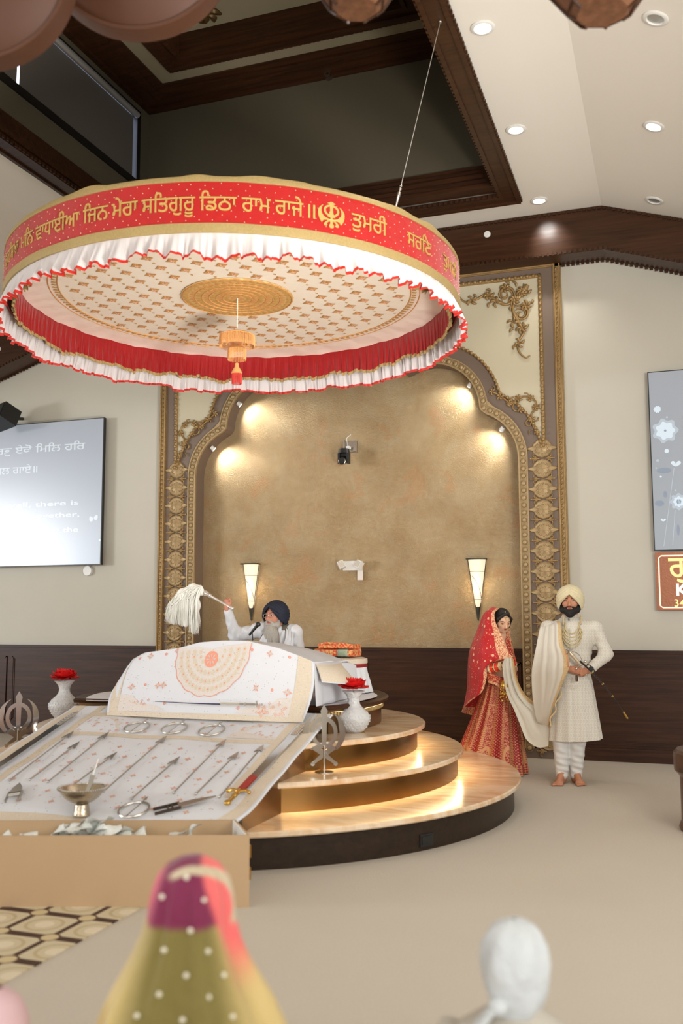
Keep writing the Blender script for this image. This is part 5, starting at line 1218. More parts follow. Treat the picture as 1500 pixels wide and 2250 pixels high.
def khanda(p, ang, s, label):
    t = thing('khanda_emblem', label, 'emblem', tuple(p), rotz=ang, group='steel khanda stands on the dais')
    def arc_blade(sx, cx, R0, wid, a0, a1, n=26):
        P = []; Q = []
        for i in range(n+1):
            k = i/n; a = a0+(a1-a0)*k; w = wid*(math.sin(PI*min(1, k*1.25+.02)) if k < .4 else .55+.45*math.cos(PI*(k-.4)/1.2)) ; w = wid*min(1, (1-k)*2.6+.05)*(.6+.4*math.sin(PI*k)); P.append((sx*(cx+R0*math.cos(a)), R0*.98*math.sin(a))); Q.append((sx*(cx+(R0-w)*math.cos(a)), (R0-w)*.98*math.sin(a)))
        return P+Q[::-1]
    Z0 = .30*s
    def plate(mb, poly, y0, y1): mb.prism(poly if True else poly, lambda a, b_, k: (a, y0+(y1-y0)*k, Z0+b_), 1)
    for sx in (-1, 1):
        mb = MB(); P = [(a*s, b_*s) for a, b_ in arc_blade(sx, .0, .165, .046, -.95, 1.18)]; plate(mb, P if sx > 0 else P[::-1], -.006+sx*.004, .002+sx*.004)
        mb.prism([(sx*.100*s-.0, -.120*s), (-sx*.075*s, -.235*s), (-sx*.092*s, -.222*s), (sx*.055*s, -.09*s)][::sx], lambda a, b_, k: (a, -.006+sx*.004+.008*k, Z0+b_), 1)
        mb.cyl((-sx*.088*s, -.006, Z0-.235*s), (-sx*.088*s, .006, Z0-.235*s), .016*s, n=16)
        mb.build('curved_sword', m_chrome, t, world=False, angle=30)
    mb = MB(); n = 48; r0, r1 = .074*s, .104*s; P = [(r1*math.cos(2*PI*k/n), r1*1.15*math.sin(2*PI*k/n)) for k in range(n)]; Q = [(r0*math.cos(2*PI*k/n), r0*1.15*math.sin(2*PI*k/n)) for k in range(n)]
    V = [(a, y, Z0+b_) for y in (.003, .009) for a, b_ in P+Q]; Fc = []
    for k in range(n):
        j = (k+1) % n; Fc += [(k, j, n+j, n+k), (2*n+k, 3*n+k, 3*n+j, 2*n+j), (k, 2*n+k, 2*n+j, j), (n+k, n+j, 3*n+j, 3*n+k)]
    mb.add(V, Fc); mb.build('circle_ring', m_chrome, t, world=False, angle=30)
    mb = MB(); mb.prism([(0, .215*s), (-.028*s, .165*s), (-.022*s, .13*s), (-.017*s, -.085*s), (.017*s, -.085*s), (.022*s, .13*s), (.028*s, .165*s)], lambda a, b_, k: (a, -.009+.006*k, Z0+b_), 1)
    mb.prism([(-.03*s, -.085*s), (-.03*s, -.10*s), (.03*s, -.10*s), (.03*s, -.085*s)], lambda a, b_, k: (a, -.009+.006*k, Z0+b_), 1); mb.cyl((0, -.006, Z0-.1*s), (0, -.006, .008), .009*s, n=12); mb.build('double_edged_sword', m_chrome, t, world=False, angle=30)
    mb = MB(); mb.lathe([(0, .0), (.075*s, 0), (.072*s, .005), (.01*s, .01), (0, .012)], (0, 0, 0), 36); mb.build('base', m_chrome, t, world=False)
    return t
pk = onZ(712, 1697, .415); khanda(tuple(pk), .38, .86, 'polished steel khanda on the second tread right of the ramp')
pk = onZ(38, 1655, .415); khanda(tuple(pk), .66, .90, 'polished steel khanda at the left edge, below the left-hand vase')

# ------------------------------------------------------------------ stool with folded cloth behind the altar
sx_, sy_ = -2.66, 7.62
t = thing('skirted_stool', 'round stool with gold brocade top and white gathered skirt behind the altar', 'stool', (sx_, sy_, .807))
mb = MB(); G = []
for k in range(10):
    v = k/9; G.append([(sx_+(.20+.045*(1-v)+.010*(1-v)*math.sin(22*a)+.006*math.sin(9*a+k*.3))*math.cos(a), sy_+(.20+.045*(1-v)+.010*(1-v)*math.sin(22*a))*math.sin(a), .812+.205*v) for a in np.linspace(0, 2*PI, 161)[:-1]])
mb.grid(G, cu=True); mb.build('skirt', m_white, t, angle=60)
mb = MB(); mb.lathe([(.2, 1.015), (.205, 1.02), (.205, 1.04), (.2, 1.042)], (sx_, sy_, 0), 60); mb.build('red_band', simple('maroon_velvet', (140, 14, 24), .7, var=.1), t)
mb = MB(); mb.lathe([(.2, 1.042), (.208, 1.05), (.205, 1.085), (.17, 1.095), (0, 1.10)], (sx_, sy_, 0), 60); mb.build('brocade_top', m_bei, t)
t = thing('folded_cloth', 'folded orange and gold brocade cloth on top of the skirted stool', 'folded cloth', (sx_-.03, sy_, 1.10))
m_brc = NT('orange_brocade'); _co = m_brc.coord(); _n = m_brc.noise(_co, 60, 3); m_brc.bump(_n, .5, .01); m_brc = m_brc.out(m_brc.ramp(_n, [(.42, lin((208, 78, 50))), (.5, lin((224, 120, 70))), (.6, lin((220, 184, 120)))]), .5, .15)
def pillow_box(mb, c, d, r=.012, bulge=.01, n=14):
    G = []
    for k in range(n):
        a = 2*PI*k/n; cy, cz = math.cos(a), math.sin(a); yy = math.copysign(abs(cy)**.45, cy)*d[1]/2; zz = math.copysign(abs(cz)**.45, cz)*d[2]/2; G.append([(c[0]+d[0]*(q/10-.5), c[1]+yy*(1-.05*abs(q/5-1)**4), c[2]+zz*(1+.2*math.sin(q*1.3+k)*.2)) for q in range(11)])
    mb.grid(G, cv=True); mb.add([g[0] for g in G], [tuple(range(n))]); mb.add([g[-1] for g in G], [tuple(range(n))[::-1]])
mb = MB(); pillow_box(mb, (sx_-.04, sy_-.02, 1.135), (.34, .26, .065)); mb.build('lower_fold', m_brc, t)
mb = MB(); pillow_box(mb, (sx_-.02, sy_-.02, 1.186), (.30, .24, .036)); mb.tube([(sx_-.17, sy_-.12, 1.20), (sx_-.10, sy_-.13, 1.215), (sx_+.05, sy_-.13, 1.208), (sx_+.13, sy_-.12, 1.195)], .010, 8); mb.build('upper_fold', m_brc, t)
mb = MB(); pillow_box(mb, (sx_+.045, sy_-.03, 1.136), (.09, .262, .068)); mb.build('woven_band', simple('teal_gold_band', (150, 160, 136), .5, .1, var=.35, scale=60), t)
# microphone on its stand
pm = onY(557, 1384, 7.35)
t = thing('microphone', 'black microphone on a stand in front of the seated man', 'microphone', (pm[0], pm[1], .80))
d = nrm((.045, 0, .05)); p1 = pm+d*.05; p0 = pm-d*.06
mb = MB(); mb.cyl(p0, p1, .009, .014, 14); mb.build('handle', m_dark, t); mb = MB(); mb.sphere(p1+d*.012, .022, 16, 10); mb.build('grille', simple('mic_mesh', (60, 60, 58), .4, .7, var=.3, scale=300), t)
mb = MB(); mb.tube([pm-d*.02, pm-d*.02+np.array([.004, .0, -.05]), (pm[0]+.005, pm[1]+.02, .82)], .005, 8); mb.cyl((pm[0]+.005, pm[1]+.02, .806), (pm[0]+.005, pm[1]+.02, .82), .06, .05, 20); mb.build('stand', m_dark, t)
# ------------------------------------------------------------------ collection box with banknotes
m_tan = simple('gold_tan_board', (180, 151, 116), .6, .0, .4, var=.03, scale=3)
pr_ = onZ(547, 1994, 0); wd = (pr_-CAM)@FW; r_ = ray(541, 1839); ptop = CAM+r_*wd/(r_@FW); HB = ptop[2]
ux = nrm((RT0[0], RT0[1], 0)); uy = np.array([-ux[1], ux[0], 0]); bk = onZ(516, 1801, HB); dep = max(.25, (bk-pr_)@uy)
LB = 2.6; o = pr_-ux*LB
box = thing('collection_box', 'long open tan collection box standing on the floor before the altar', 'box', tuple(o+ux*LB/2+uy*dep/2))
def bp_(a, b_, z): return tuple(o+ux*a+uy*b_+np.array([0, 0, z]))
SK = .30
def wall(mb, a0, a1, b0, b1, z0, z1): mb.add([bp_(a-(SK*b_ if a > LB-.05 else 0), b_, z) for a in (a0, a1) for b_ in (b0, b1) for z in (z0, z1)], [(0, 1, 3, 2), (4, 6, 7, 5), (0, 4, 5, 1), (2, 3, 7, 6), (0, 2, 6, 4), (1, 5, 7, 3)])
mb = MB(); wall(mb, 0, LB, 0, .012, 0, HB); mb.build('front_panel', m_tan, box, smooth=False)
mb = MB(); wall(mb, 0, LB, dep-.012, dep, 0, HB); mb.build('back_panel', m_tan, box, smooth=False)
mb = MB(); wall(mb, 0, .012, .012, dep-.012, 0, HB); mb.build('end_panel', m_tan, box, smooth=False)
mb = MB(); wall(mb, LB-.012, LB, .012, dep-.012, 0, HB); mb.build('end_panel', m_tan, box, smooth=False)
mb = MB(); wall(mb, LB-.020, LB-.0125, .014, dep-.014, .05, HB+.001); mb.build('white_liner', m_whiteplastic, box, smooth=False)
mb = MB(); wall(mb, .012, LB-.012, .012, dep-.012, .0, .02); mb.build('bottom_panel', m_tan, box, smooth=False)
for z in (HB-.085, HB*.45):
    mb = MB(); wall(mb, LB, LB+.012, .02, .05, z-.03, z+.03); mb.build('hinge', m_brass, box, smooth=False)
m_note = simple('pale_green_banknote', (214, 216, 210), .8, var=.25, scale=60)
m_paper = simple('folded_paper', (214, 210, 200), .8, var=.05)
rs = random.Random(9)
def note(a, b_, z, ang, tilt, label, m, curl=.03):
    mb = MB(); L_, w = .155, .066; R = rotm('Z', ang)@rotm('Y', tilt)@rotm('X', rs.uniform(-.5, .5)); c = np.array(bp_(a, b_, z)); G = []
    for i in range(9): s_ = i/8-.5; G.append([c+R@np.array([L_*s_, w*(j/4-.5), curl*math.sin(3.2*s_+j*.3)+.012*math.cos(9*s_)]) for j in range(5)])
    mb.grid(G); mb.grid([[p-R@np.array([0, 0, .0006]) for p in r] for r in G], flip=True); tag(mb.build('banknote', m, angle=60), label, 'banknote', 'loose banknotes heaped in the tan collection box')
aL = LB-(547-175)/ (547-0)*((onZ(547, 1994, 0)-onZ(0, 1997, 0))@ux)
for k in range(26):
    a = aL+rs.gauss(0, .2); zz = HB-.045+.05*math.exp(-((a-aL)/.13)**2)-rs.uniform(0, .05); note(min(LB-.2, a), rs.uniform(.06, dep-.06), zz, rs.uniform(-1, 1), rs.uniform(-.6, .6), 'crumpled pale green banknote in the heap inside the tan box', m_note)
mb = MB(); wall(mb, .1, LB-.3, .02, dep-.02, .02, HB-.10); tag(mb.build('banknote_heap', m_note, smooth=False), 'heap of banknotes filling the lower part of the tan box', 'banknotes', kind='stuff')

# brown drum pedestal at the right edge
p0 = onZ(1492, 1832, 0); pt_ = onY(1483, 1652, p0[1]+.12)
cx_, cy_ = p0[0]+.30, p0[1]+.16; zt = pt_[2]
t = thing('drum_pedestal', 'brown round pedestal cut off by the right edge of the picture', 'pedestal', (cx_, cy_, 0))
mb = MB(); mb.lathe([(.0, 0), (.29, 0), (.30, .02), (.29, .05), (.283, .06), (.283, zt-.16), (.29, zt-.15)], (cx_, cy_, 0), 64); mb.build('body', simple('satin_brown', (96, 74, 60), .35, .4, var=.05), t, angle=30)
mb = MB(); mb.lathe([(.29, zt-.15), (.318, zt-.12), (.325, zt-.03), (.32, zt), (.30, zt+.02), (0, zt+.03)], (cx_, cy_, 0), 64); mb.build('top', simple('satin_brown_top', (88, 66, 54), .3, .4, var=.05), t, angle=30)

# ------------------------------------------------------------------ people: shared pieces
def skin(name, rgb):
    t = NT(name); c = lin(rgb); n = t.noise(t.coord(), 24, 3); t.bump(t.noise(t.coord(), 220, 2), .08, .001)
    t.b.inputs['Subsurface Weight'].default_value = .12; t.b.inputs['Subsurface Radius'].default_value = (.9, .35, .2); t.b.inputs['Subsurface Scale'].default_value = .01
    return t.out(t.mix(n, tuple(v*.9 for v in c), tuple(min(1, v*1.08) for v in c)), .55, 0, .35)
def eul(x=0, y=0, z=0): return rotm('Z', z)@rotm('Y', y)@rotm('X', x)
class Fig:   # a head with its features; local space: +y is the way the face looks, z up
    def __init__(s, c, R, k=1.0): s.c = np.array(c, float); s.R = np.array(R, float); s.k = k
    def P(s, *v): return s.c+s.R@(np.array(v, float)*s.k)
    def ell(s, v, r, R=None, kk=.012): return ('ell', s.P(*v), np.array(r)*s.k, s.R@(np.eye(3) if R is None else np.array(R)), kk*s.k)
    def cap(s, a, b_, ra, rb, kk=.010): return ('cap', s.P(*a), s.P(*b_), ra*s.k, rb*s.k, kk*s.k)
    def sub(s, v, r, R=None, kk=.01): return ('sub', s.P(*v), np.array(r)*s.k, s.R@(np.eye(3) if R is None else np.array(R)), kk*s.k)
    def head(s):   # origin at the centre of the skull, about eye height; head height .23
        q = [s.ell((0, -.012, .03), (.076, .094, .088), kk=.02), s.ell((0, .028, -.028), (.060, .062, .075), kk=.03), s.cap((-.030, .040, -.078), (.030, .040, -.078), .026, .026, .02), s.ell((0, .060, -.092), (.022, .020, .018), kk=.02)]
        for sx in (-1, 1):
            q += [s.ell((sx*.044, .052, -.022), (.022, .022, .022), kk=.02), s.cap((sx*.014, .084, .020), (sx*.048, .068, .022), .010, .008, .012)]
            q += [s.sub((sx*.032, .096, .001), (.017, .014, .012), kk=.010)]
            q += [s.ell((sx*.031, .070, .000), (.0155, .015, .013), kk=.004)]
            q += [s.ell((sx*.078, -.008, -.012), (.008, .018, .030), eul(.15, 0, sx*.3), kk=.006)]
        q += [s.cap((0, .084, .008), (0, .108, -.030), .007, .012, .008), s.ell((0, .102, -.036), (.013, .013, .010), kk=.006), s.ell((-.013, .092, -.038), (.009, .010, .008), kk=.006), s.ell((.013, .092, -.038), (.009, .010, .008), kk=.006)]
        q += [s.ell((0, .078, -.058), (.026, .016, .014), kk=.012), s.cap((-.018, .085, -.055), (.018, .085, -.055), .0055, .0055, .004), s.cap((-.016, .084, -.064), (.016, .084, -.064), .0065, .0065, .004)]
        return q
    def eyes(s, parent, look=(0, 0), closed=False, iris=(48, 30, 20), lid=None):
        for sx in (-1, 1):
            c = s.P(sx*.031, .0715, .0005)
            if closed:
                mb = MB(); mb.tube([s.P(sx*.031+(-.015+.03*i/8), .086-.003*abs(i-4)/4, -.003-.0035*math.sin(PI*i/8)) for i in range(9)], .0016*s.k, 5); mb.build('eyelash', m_hair, parent, world=False); continue
            mb = MB(); mb.sphere(c, .0133*s.k, 16, 10); e = mb.build('eye', m_eye, parent, world=False)
            d = nrm(s.R@np.array([look[0]-sx*.04, 1, look[1]])); mb = MB(); mb.sphere(c+d*.0095*s.k, .0062*s.k, 12, 8); mb.build('iris', simple('dark_iris', iris, .25, var=0), e, world=False)
            mb = MB(); mb.tube([s.P(sx*.031+(-.0155+.031*i/8), .0835-.004*abs(i-4)/4, .001+.0075*math.sin(PI*i/8)) for i in range(9)], .0018*s.k, 5); mb.build('upper_eyelid', lid or m_hair, parent, world=False)
    def brows(s, parent, m, th=.0042, lift=0.0):
        for sx in (-1, 1):
            mb = MB(); mb.tube([s.P(sx*(.013+.038*i/7), .0925-.016*(i/7)**2, .0205+lift+.006*math.sin(PI*.75*i/7)) for i in range(8)], [th*s.k*(.55+.6*math.sin(PI*(i+1)/9)) for i in range(8)], 6, flat=.7); mb.build('eyebrow', m, parent, world=False)
    def lips(s, parent, m):
        mb = MB()
        mb.tube([s.P(-.021+.042*i/10, .0945-.008*abs(i-5)/5, -.0555+.002*math.cos((i-5)*1.1)) for i in range(11)], [s.k*(.0014+.0032*math.sin(PI*i/10)) for i in range(11)], 6)
        mb.tube([s.P(-.018+.036*i/10, .0940-.008*abs(i-5)/5, -.0632) for i in range(11)], [s.k*(.0014+.0038*math.sin(PI*i/10)) for i in range(11)], 6); mb.build('lips', m, parent, world=False)
m_hair = simple('black_hair', (20, 15, 13), .5, var=.3, scale=60, bump=.6, bscale=220)
m_eye = simple('eye_white', (214, 206, 198), .25, var=0)
def hand(p, d, palm_n, side, grip=.75, s=1.0, thumb_in=.5):
    """prims of a hand: wrist at p, fingers towards d, palm facing palm_n, thumb on +side; grip 0 open .. 1 fist"""
    p = np.array(p, float); d = nrm(d); n = nrm(np.array(palm_n)-d*(np.array(palm_n)@d)); t = np.cross(n, d)*side; q = []
    W = lambda a, b_, c: p+s*(d*a+t*b_+n*c)
    q.append(('cap', W(0, 0, 0), W(.03, 0, 0), .024*s, .027*s, .01)); 
    for b_, L_ in ((.027, .084), (.009, .090), (-.009, .087), (-.026, .078)):
        q.append(('cap', W(.02, b_*.55, 0), W(L_, b_, 0), .0155*s, .0115*s, .008))
    for b_, L_, l in ((.028, .086, .072), (.0095, .092, .080), (-.0095, .089, .076), (-.027, .080, .060)):
        a0, c0_ = L_, 0.0; an = 0.0; seg = (l*.45, l*.32, l*.27); r = .0092
        for i, sl in enumerate(seg):
            an += grip*(1.45, 1.5, .9)[i]; a1, c1_ = a0+sl*math.cos(an), c0_+sl*math.sin(an); q.append(('cap', W(a0, b_*(1.05-.05*i), c0_), W(a1, b_*(1.0-.05*i), c1_), r*s, (r-.0012)*s, .0035)); a0, c0_ = a1, c1_; r -= .0011
    q.append(('cap', W(.022, .020, .006), W(.052, .043, .018), .0145*s, .0125*s, .008)); q.append(('cap', W(.052, .043, .018), W(.078, .043-.012*thumb_in, .020+.022*thumb_in), .0115*s, .010*s, .004)); q.append(('cap', W(.078, .043-.012*thumb_in, .020+.022*thumb_in), W(.096, .038-.03*thumb_in, .026+.026*thumb_in), .0098*s, .0085*s, .004))
    return q
def loft(mb, secs, n=48, fold=None, cap=True):
    """secs: (z, cx, cy, rx, ry[, rot]) closed rings"""
    G = []
    for k, sc in enumerate(secs):
        z, cx, cy, rx, ry = sc[:5]; ro = sc[5] if len(sc) > 5 else 0; row = []
        for i in range(n):
            a = 2*PI*i/n; f = fold(a, k/(len(secs)-1)) if fold else 0; x, y = (rx+f)*math.cos(a), (ry+f)*math.sin(a); row.append((cx+x*math.cos(ro)-y*math.sin(ro), cy+x*math.sin(ro)+y*math.cos(ro), z))
        G.append(row)
    mb.grid(G, cu=True, uv=True)
    if cap: mb.add(G[0], [tuple(range(n))]); mb.add(G[-1], [tuple(range(n))[::-1]])
    return G

# ------------------------------------------------------------------ foreground: seated woman under an ombre dupatta (seen from behind)
m_skin = skin('warm_brown_skin', (186, 128, 98)); m_skin_f = skin('light_warm_skin', (206, 156, 126)); m_skin_p = skin('rosy_brown_skin', (196, 134, 108))
def seated_body(name_mat, parent, H, k=1.0, head=True, sh=.19):
    # seated cross-legged, facing +y; H = height of the crown
    hz = H-.115*k; f = Fig((0, .02, hz), np.eye(3), k); q = f.head() if head else []
    nz = hz-.12*k; tz = nz-.03
    q += [('cap', (0, 0, hz-.08*k), (0, -.01, tz-.02), .05*k, .055*k, .02), ('cap', (0, -.01, tz-.10), (0, .0, .17), .10*k, .12*k, .05)]
    for sx in (-1, 1):
        q += [('cap', (0, -.01, tz-.05), (sx*sh*k, -.01, tz-.075), .06*k, .05*k, .03), ('cap', (sx*sh*k, -.01, tz-.08), (sx*(sh+.05)*k, .02, tz-.30*k), .046*k, .036*k, .02), ('cap', (sx*(sh+.05)*k, .02, tz-.30*k), (sx*.09, .24, .20), .036*k, .026*k, .015)]
        q += hand((sx*.09, .24, .20), (-sx*.4, .8, -.2), (0, 0, -1), sx, .3, .85*k)
        q += [('cap', (sx*.09, .0, .12), (sx*.30, .26, .09), .085*k, .062*k, .03), ('cap', (sx*.30, .26, .08), (-sx*.06, .33, .055), .055*k, .035*k, .02), ('cap', (-sx*.06, .33, .05), (-sx*.17, .30, .04), .034*k, .022*k, .02)]
    return f, q
def dup_mat():
    t = NT('ombre_dupatta'); s = t.sep(t.coord()); x, z = s[0], s[2]; ax = t.math('ABSOLUTE', x); xr = x
    def ss(v, a, b_): n = t.node('ShaderNodeMapRange'); n.interpolation_type = 'SMOOTHSTEP'; t.set(n.inputs[0], v); n.inputs[1].default_value = a; n.inputs[2].default_value = b_; return n.outputs[0]
    wid = t.math('MULTIPLY_ADD', t.math('SUBTRACT', .86, z), .42, .065)
    e = t.math('DIVIDE', t.math('ADD', x, .01), wid)
    ae = t.math('ABSOLUTE', e)
    up = t.mix(ss(ae, .55, .95), lin((118, 34, 70)), lin((224, 104, 122)))
    low = t.mix(ss(ae, .42, .95), lin((120, 108, 54)), lin((206, 182, 122)))
    c = t.mix(ss(z, .722, .742), low, up)
    # salmon streak down the right side, pale border over the crown
    d = t.math('ABSOLUTE', t.math('SUBTRACT', x, t.math('MULTIPLY_ADD', t.math('SUBTRACT', .86, z), .33, .050)))
    c = t.mix(t.math('MULTIPLY', t.math('SUBTRACT', 1, ss(d, .012, .030)), ss(z, .56, .70)), c, lin((228, 106, 104)))
    d2 = t.math('ABSOLUTE', t.math('SUBTRACT', t.math('SQRT', t.math('ADD', t.math('MULTIPLY', t.math('ADD', x, -.012), t.math('ADD', x, -.012)), t.math('MULTIPLY', t.math('SUBTRACT', z, .757), t.math('SUBTRACT', z, .757)))), .096))
    c = t.mix(t.math('MULTIPLY', t.math('SUBTRACT', 1, ss(d2, .004, .010)), ss(t.math('ADD', z, t.math('MULTIPLY', x, .8)), .79, .82)), c, lin((196, 182, 154)))
    t.bump(t.noise(t.coord(), 9, 4, .5, 1), .5, .03); return t.out(c, .7, 0, .3, Sheen_Weight=.2)
ang = YAW+.05
wp = (-1.13, 2.12, 0)
wo = thing('person', 'seated woman seen from behind, olive and magenta dupatta with pearl dots over her head', 'person', wp, rotz=ang)
f, q = seated_body(m_skin_f, wo, .858, .90, sh=.13); sdf_obj('body', q, m_skin_f, wo, .01, .02)
def foldw(a, k): return (.010*math.sin(5*a+1)+.007*math.sin(11*a+2+3*k)+.004*math.sin(21*a-4*k))*min(1, k*1.8)
mb = MB(); loft(mb, [(.872, .005, .0, .004, .004), (.868, .005, 0, .03, .035), (.850, .004, 0, .062, .072), (.82, .002, 0, .086, .098), (.78, 0, 0, .098, .108), (.73, -.002, 0, .104, .112), (.68, -.004, 0, .118, .118), (.63, -.006, 0, .142, .126), (.58, -.006, 0, .172, .134), (.52, -.004, 0, .205, .142), (.45, 0, 0, .232, .15), (.36, 0, .0, .252, .165), (.25, 0, .01, .268, .18), (.12, 0, .02, .29, .22), (.02, 0, .04, .33, .27)], 72, foldw)
mb.build('dupatta', dup_mat(), wo, world=False, angle=70)
mb = MB(); m_pearl = simple('pearl_dot', (236, 230, 210), .25, .2, var=0)
dots = [(-.002, .842), (-.058, .80), (.040, .795), (-.085, .735), (.012, .733), (-.048, .690), (.052, .685), (-.10, .645), (.005, .640), (.088, .63), (-.055, .60), (.056, .592), (-.105, .552), (.0, .55), (.11, .545), (-.165, .50), (-.06, .50), (.06, .50), (.16, .49), (0, .455), (.12, .45), (-.12, .45), (.2, .42), (-.2, .41), (.06, .40), (-.06, .40)]
zz = np.array([.872, .868, .850, .82, .78, .73, .68, .63, .58, .52, .45, .36][::-1]); rxx = np.array([.004, .03, .062, .086, .098, .104, .118, .142, .172, .205, .232, .252][::-1]); ryy = np.array([.004, .035, .072, .098, .108, .112, .118, .126, .134, .142, .15, .165][::-1])
for x, z in dots:
    rx, ry = np.interp(z, zz, rxx), np.interp(z, zz, ryy); u_ = max(-.97, min(.97, x/rx)); y = -ry*math.sqrt(1-u_*u_); mb.sphere((x, y-.006, z), (.0062, .003, .0062), 8, 5)
mb.build('pearl_dots', m_pearl, wo, world=False, kind='stuff')

# child in a white head scarf (seen from behind)
ch = thing('person', 'seated child seen from behind in a white head scarf and cream tunic', 'person', (-.40, 2.40, 0), rotz=YAW-.25)
f, q = seated_body(m_skin_p, ch, .70, .80, sh=.15); q += [f.ell((.083, -.01, -.01), (.012, .020, .032), eul(0, 0, -.5), kk=.006)]; sdf_obj('body', q, m_skin_p, ch, .009, .018)
hc = f.c
mb = MB(); G = []
for k, (dz, rx, ry, oy) in enumerate([(.104, .004, .004, -.01), (.098, .035, .04, -.012), (.080, .060, .068, -.012), (.05, .0765, .088, -.012), (.01, .083, .095, -.013), (-.03, .080, .092, -.018), (-.06, .072, .082, -.024), (-.085, .062, .07, -.03), (-.10, .052, .058, -.034)]):
    G.append([(hc[0]+(rx+.004*math.sin(7*a+k)+.003*math.sin(3*a-.9*k)*min(1, k/3))*math.cos(a), hc[1]+oy+(ry+.003*math.sin(5*a))*math.sin(a), hc[2]+dz+(.035 if (math.sin(a) > .2 and k > 4) else 0)) for a in np.linspace(0, 2*PI, 65)[:-1]])
mb.grid(G, cu=True)
for s_ in (-1, 1):
    mb.tube(catmull([(hc[0]-.03, hc[1]-.10, hc[2]-.06), (hc[0]-.07, hc[1]-.115, hc[2]-.10), (hc[0]-.095+s_*.02, hc[1]-.11, hc[2]-.17), (hc[0]-.10+s_*.03, hc[1]-.10, hc[2]-.24)], 6), [.014+.013*min(1, i/8) for i in range(19)], 10, flat=.4)
mb.sphere((hc[0]-.035, hc[1]-.105, hc[2]-.07), (.024, .02, .02), 12, 8); mb.build('head_scarf', simple('white_scarf_cotton', (200, 205, 208), .8, var=.03, bump=1.0, bscale=11, bdist=.03), ch, world=False, angle=70)
m_tunic = simple('cream_tunic', (184, 178, 166), .8, var=.04, bump=.3, bscale=25)
tz = f.c[2]-.12*.8
mb = MB(); loft(mb, [(tz+.012, 0, -.005, .052, .052), (tz-.008, 0, -.008, .075, .062), (tz-.035, 0, -.01, .125, .075), (tz-.065, 0, -.01, .168, .082), (tz-.11, 0, -.01, .175, .09), (tz-.25, 0, 0, .165, .115), (.15, 0, .01, .20, .16), (.02, 0, .03, .30, .26)], 56, lambda a, k: .006*math.sin(9*a+2)*k); 
for sx in (-1, 1): mb.tube([(sx*.135, -.01, tz-.07), (sx*.185, 0, tz-.16), (sx*.19, .05, tz-.24), (sx*.10, .2, .22)], [.056, .05, .044, .034], 16)
mb.build('tunic', m_tunic, ch, world=False, angle=70)
# person at the lower left corner, only the scarfed crown shows
pcn = CAM+ray(-42, 2290)*2.25; th = pcn[2]
ps_ = thing('person', 'person at the bottom left corner, dark hair edge and pale pink scarf on the crown', 'person', (pcn[0], pcn[1], 0), rotz=YAW+2.0)
f, q = seated_body(m_skin_f, ps_, th+.115, .9); sdf_obj('body', q, m_skin_f, ps_, .011, .02)
hc = f.c
mb = MB(); mb.sphere((hc[0], hc[1]-.012, hc[2]+.022), (.086, .1, .1), 28, 18); mb.build('hair', m_hair, ps_, world=False)
mb = MB(); G = []
for k, (dz, rx, ry) in enumerate([(.118, .004, .004), (.108, .045, .05), (.085, .068, .078), (.05, .080, .095), (0, .086, .102), (-.06, .088, .1), (-.12, .12, .11), (-.2, .19, .13), (-.35, .22, .16), (-.5, .26, .2)]):
    rx += .007; G.append([(hc[0]+rx*math.cos(a)-.014, hc[1]-.03+ry*math.sin(a), hc[2]+dz-.004) for a in np.linspace(0, 2*PI, 49)[:-1]])
mb.grid(G, cu=True); mb.build('scarf', simple('pale_pink_scarf', (214, 180, 186), .8, var=.05), ps_, world=False, angle=70)
# ------------------------------------------------------------------ groom
def px_local(root, Y):   # pixel on the plane y = Y (world) to the root's local frame
    M = np.array(Matrix.Rotation(-root.rotation_euler[2], 3, 'Z')); L = np.array(root.location)
    return lambda x, y, dy=0.0: M@(onY(x, y, Y+dy)-L)
GY = 8.52
gp = onY(1246, 1716, GY)
gr = thing('person', 'barefoot bearded man in ivory coat and cream turban, gripping a curved sword', 'person', (gp[0], GY, 0))
G_ = px_local(gr, GY)
face_dir = .10  # turned slightly
fR = eul(.0, 0.0, PI-0.02+.06)          # looks toward the camera (-y)
hcen = G_(1252, 1321, .02)
f = Fig(hcen, fR, .98)
q = f.head()
nk = G_(1252, 1356, .05); ch_ = G_(1256, 1400, .03); wa = G_(1257, 1452, .03); hp = G_(1258, 1500, .04)
q += [('cap', hcen+np.array([0, .03, -.05]), nk+np.array([0, .01, 0]), .056, .058, .02), ('cap', nk, ch_, .058, .105, .03), ('cap', ch_+np.array([-.06, 0, 0]), ch_+np.array([.06, 0, 0]), .11, .11, .05), ('cap', ch_, wa, .13, .12, .05), ('cap', wa, hp, .12, .125, .05)]
shL, shR_ = G_(1203, 1380, .05), G_(1307, 1380, .03)
elL, haL = G_(1205, 1442, -.02), G_(1249, 1470, -.16); elR, haR = G_(1332, 1438, .03), G_(1293, 1473, -.10)
kneeL, ankL = G_(1232, 1622, .0), G_(1234, 1703, .02); kneeR, ankR = G_(1268, 1622, .02), G_(1265, 1703, .08)
q += [('cap', ch_+np.array([0, 0, .05]), shL, .07, .048, .04), ('cap', ch_+np.array([0, 0, .05]), shR_, .07, .048, .04), ('cap', shL, elL, .048, .042, .02), ('cap', elL, haL, .040, .027, .02), ('cap', shR_, elR, .052, .042, .02), ('cap', elR, haR, .040, .027, .02)]
q += [('cap', hp+np.array([-.06, 0, 0]), kneeL, .085, .056, .03), ('cap', kneeL, ankL, .054, .032, .02), ('cap', hp+np.array([.06, 0, 0]), kneeR, .085, .056, .03), ('cap', kneeR, ankR, .054, .032, .02)]
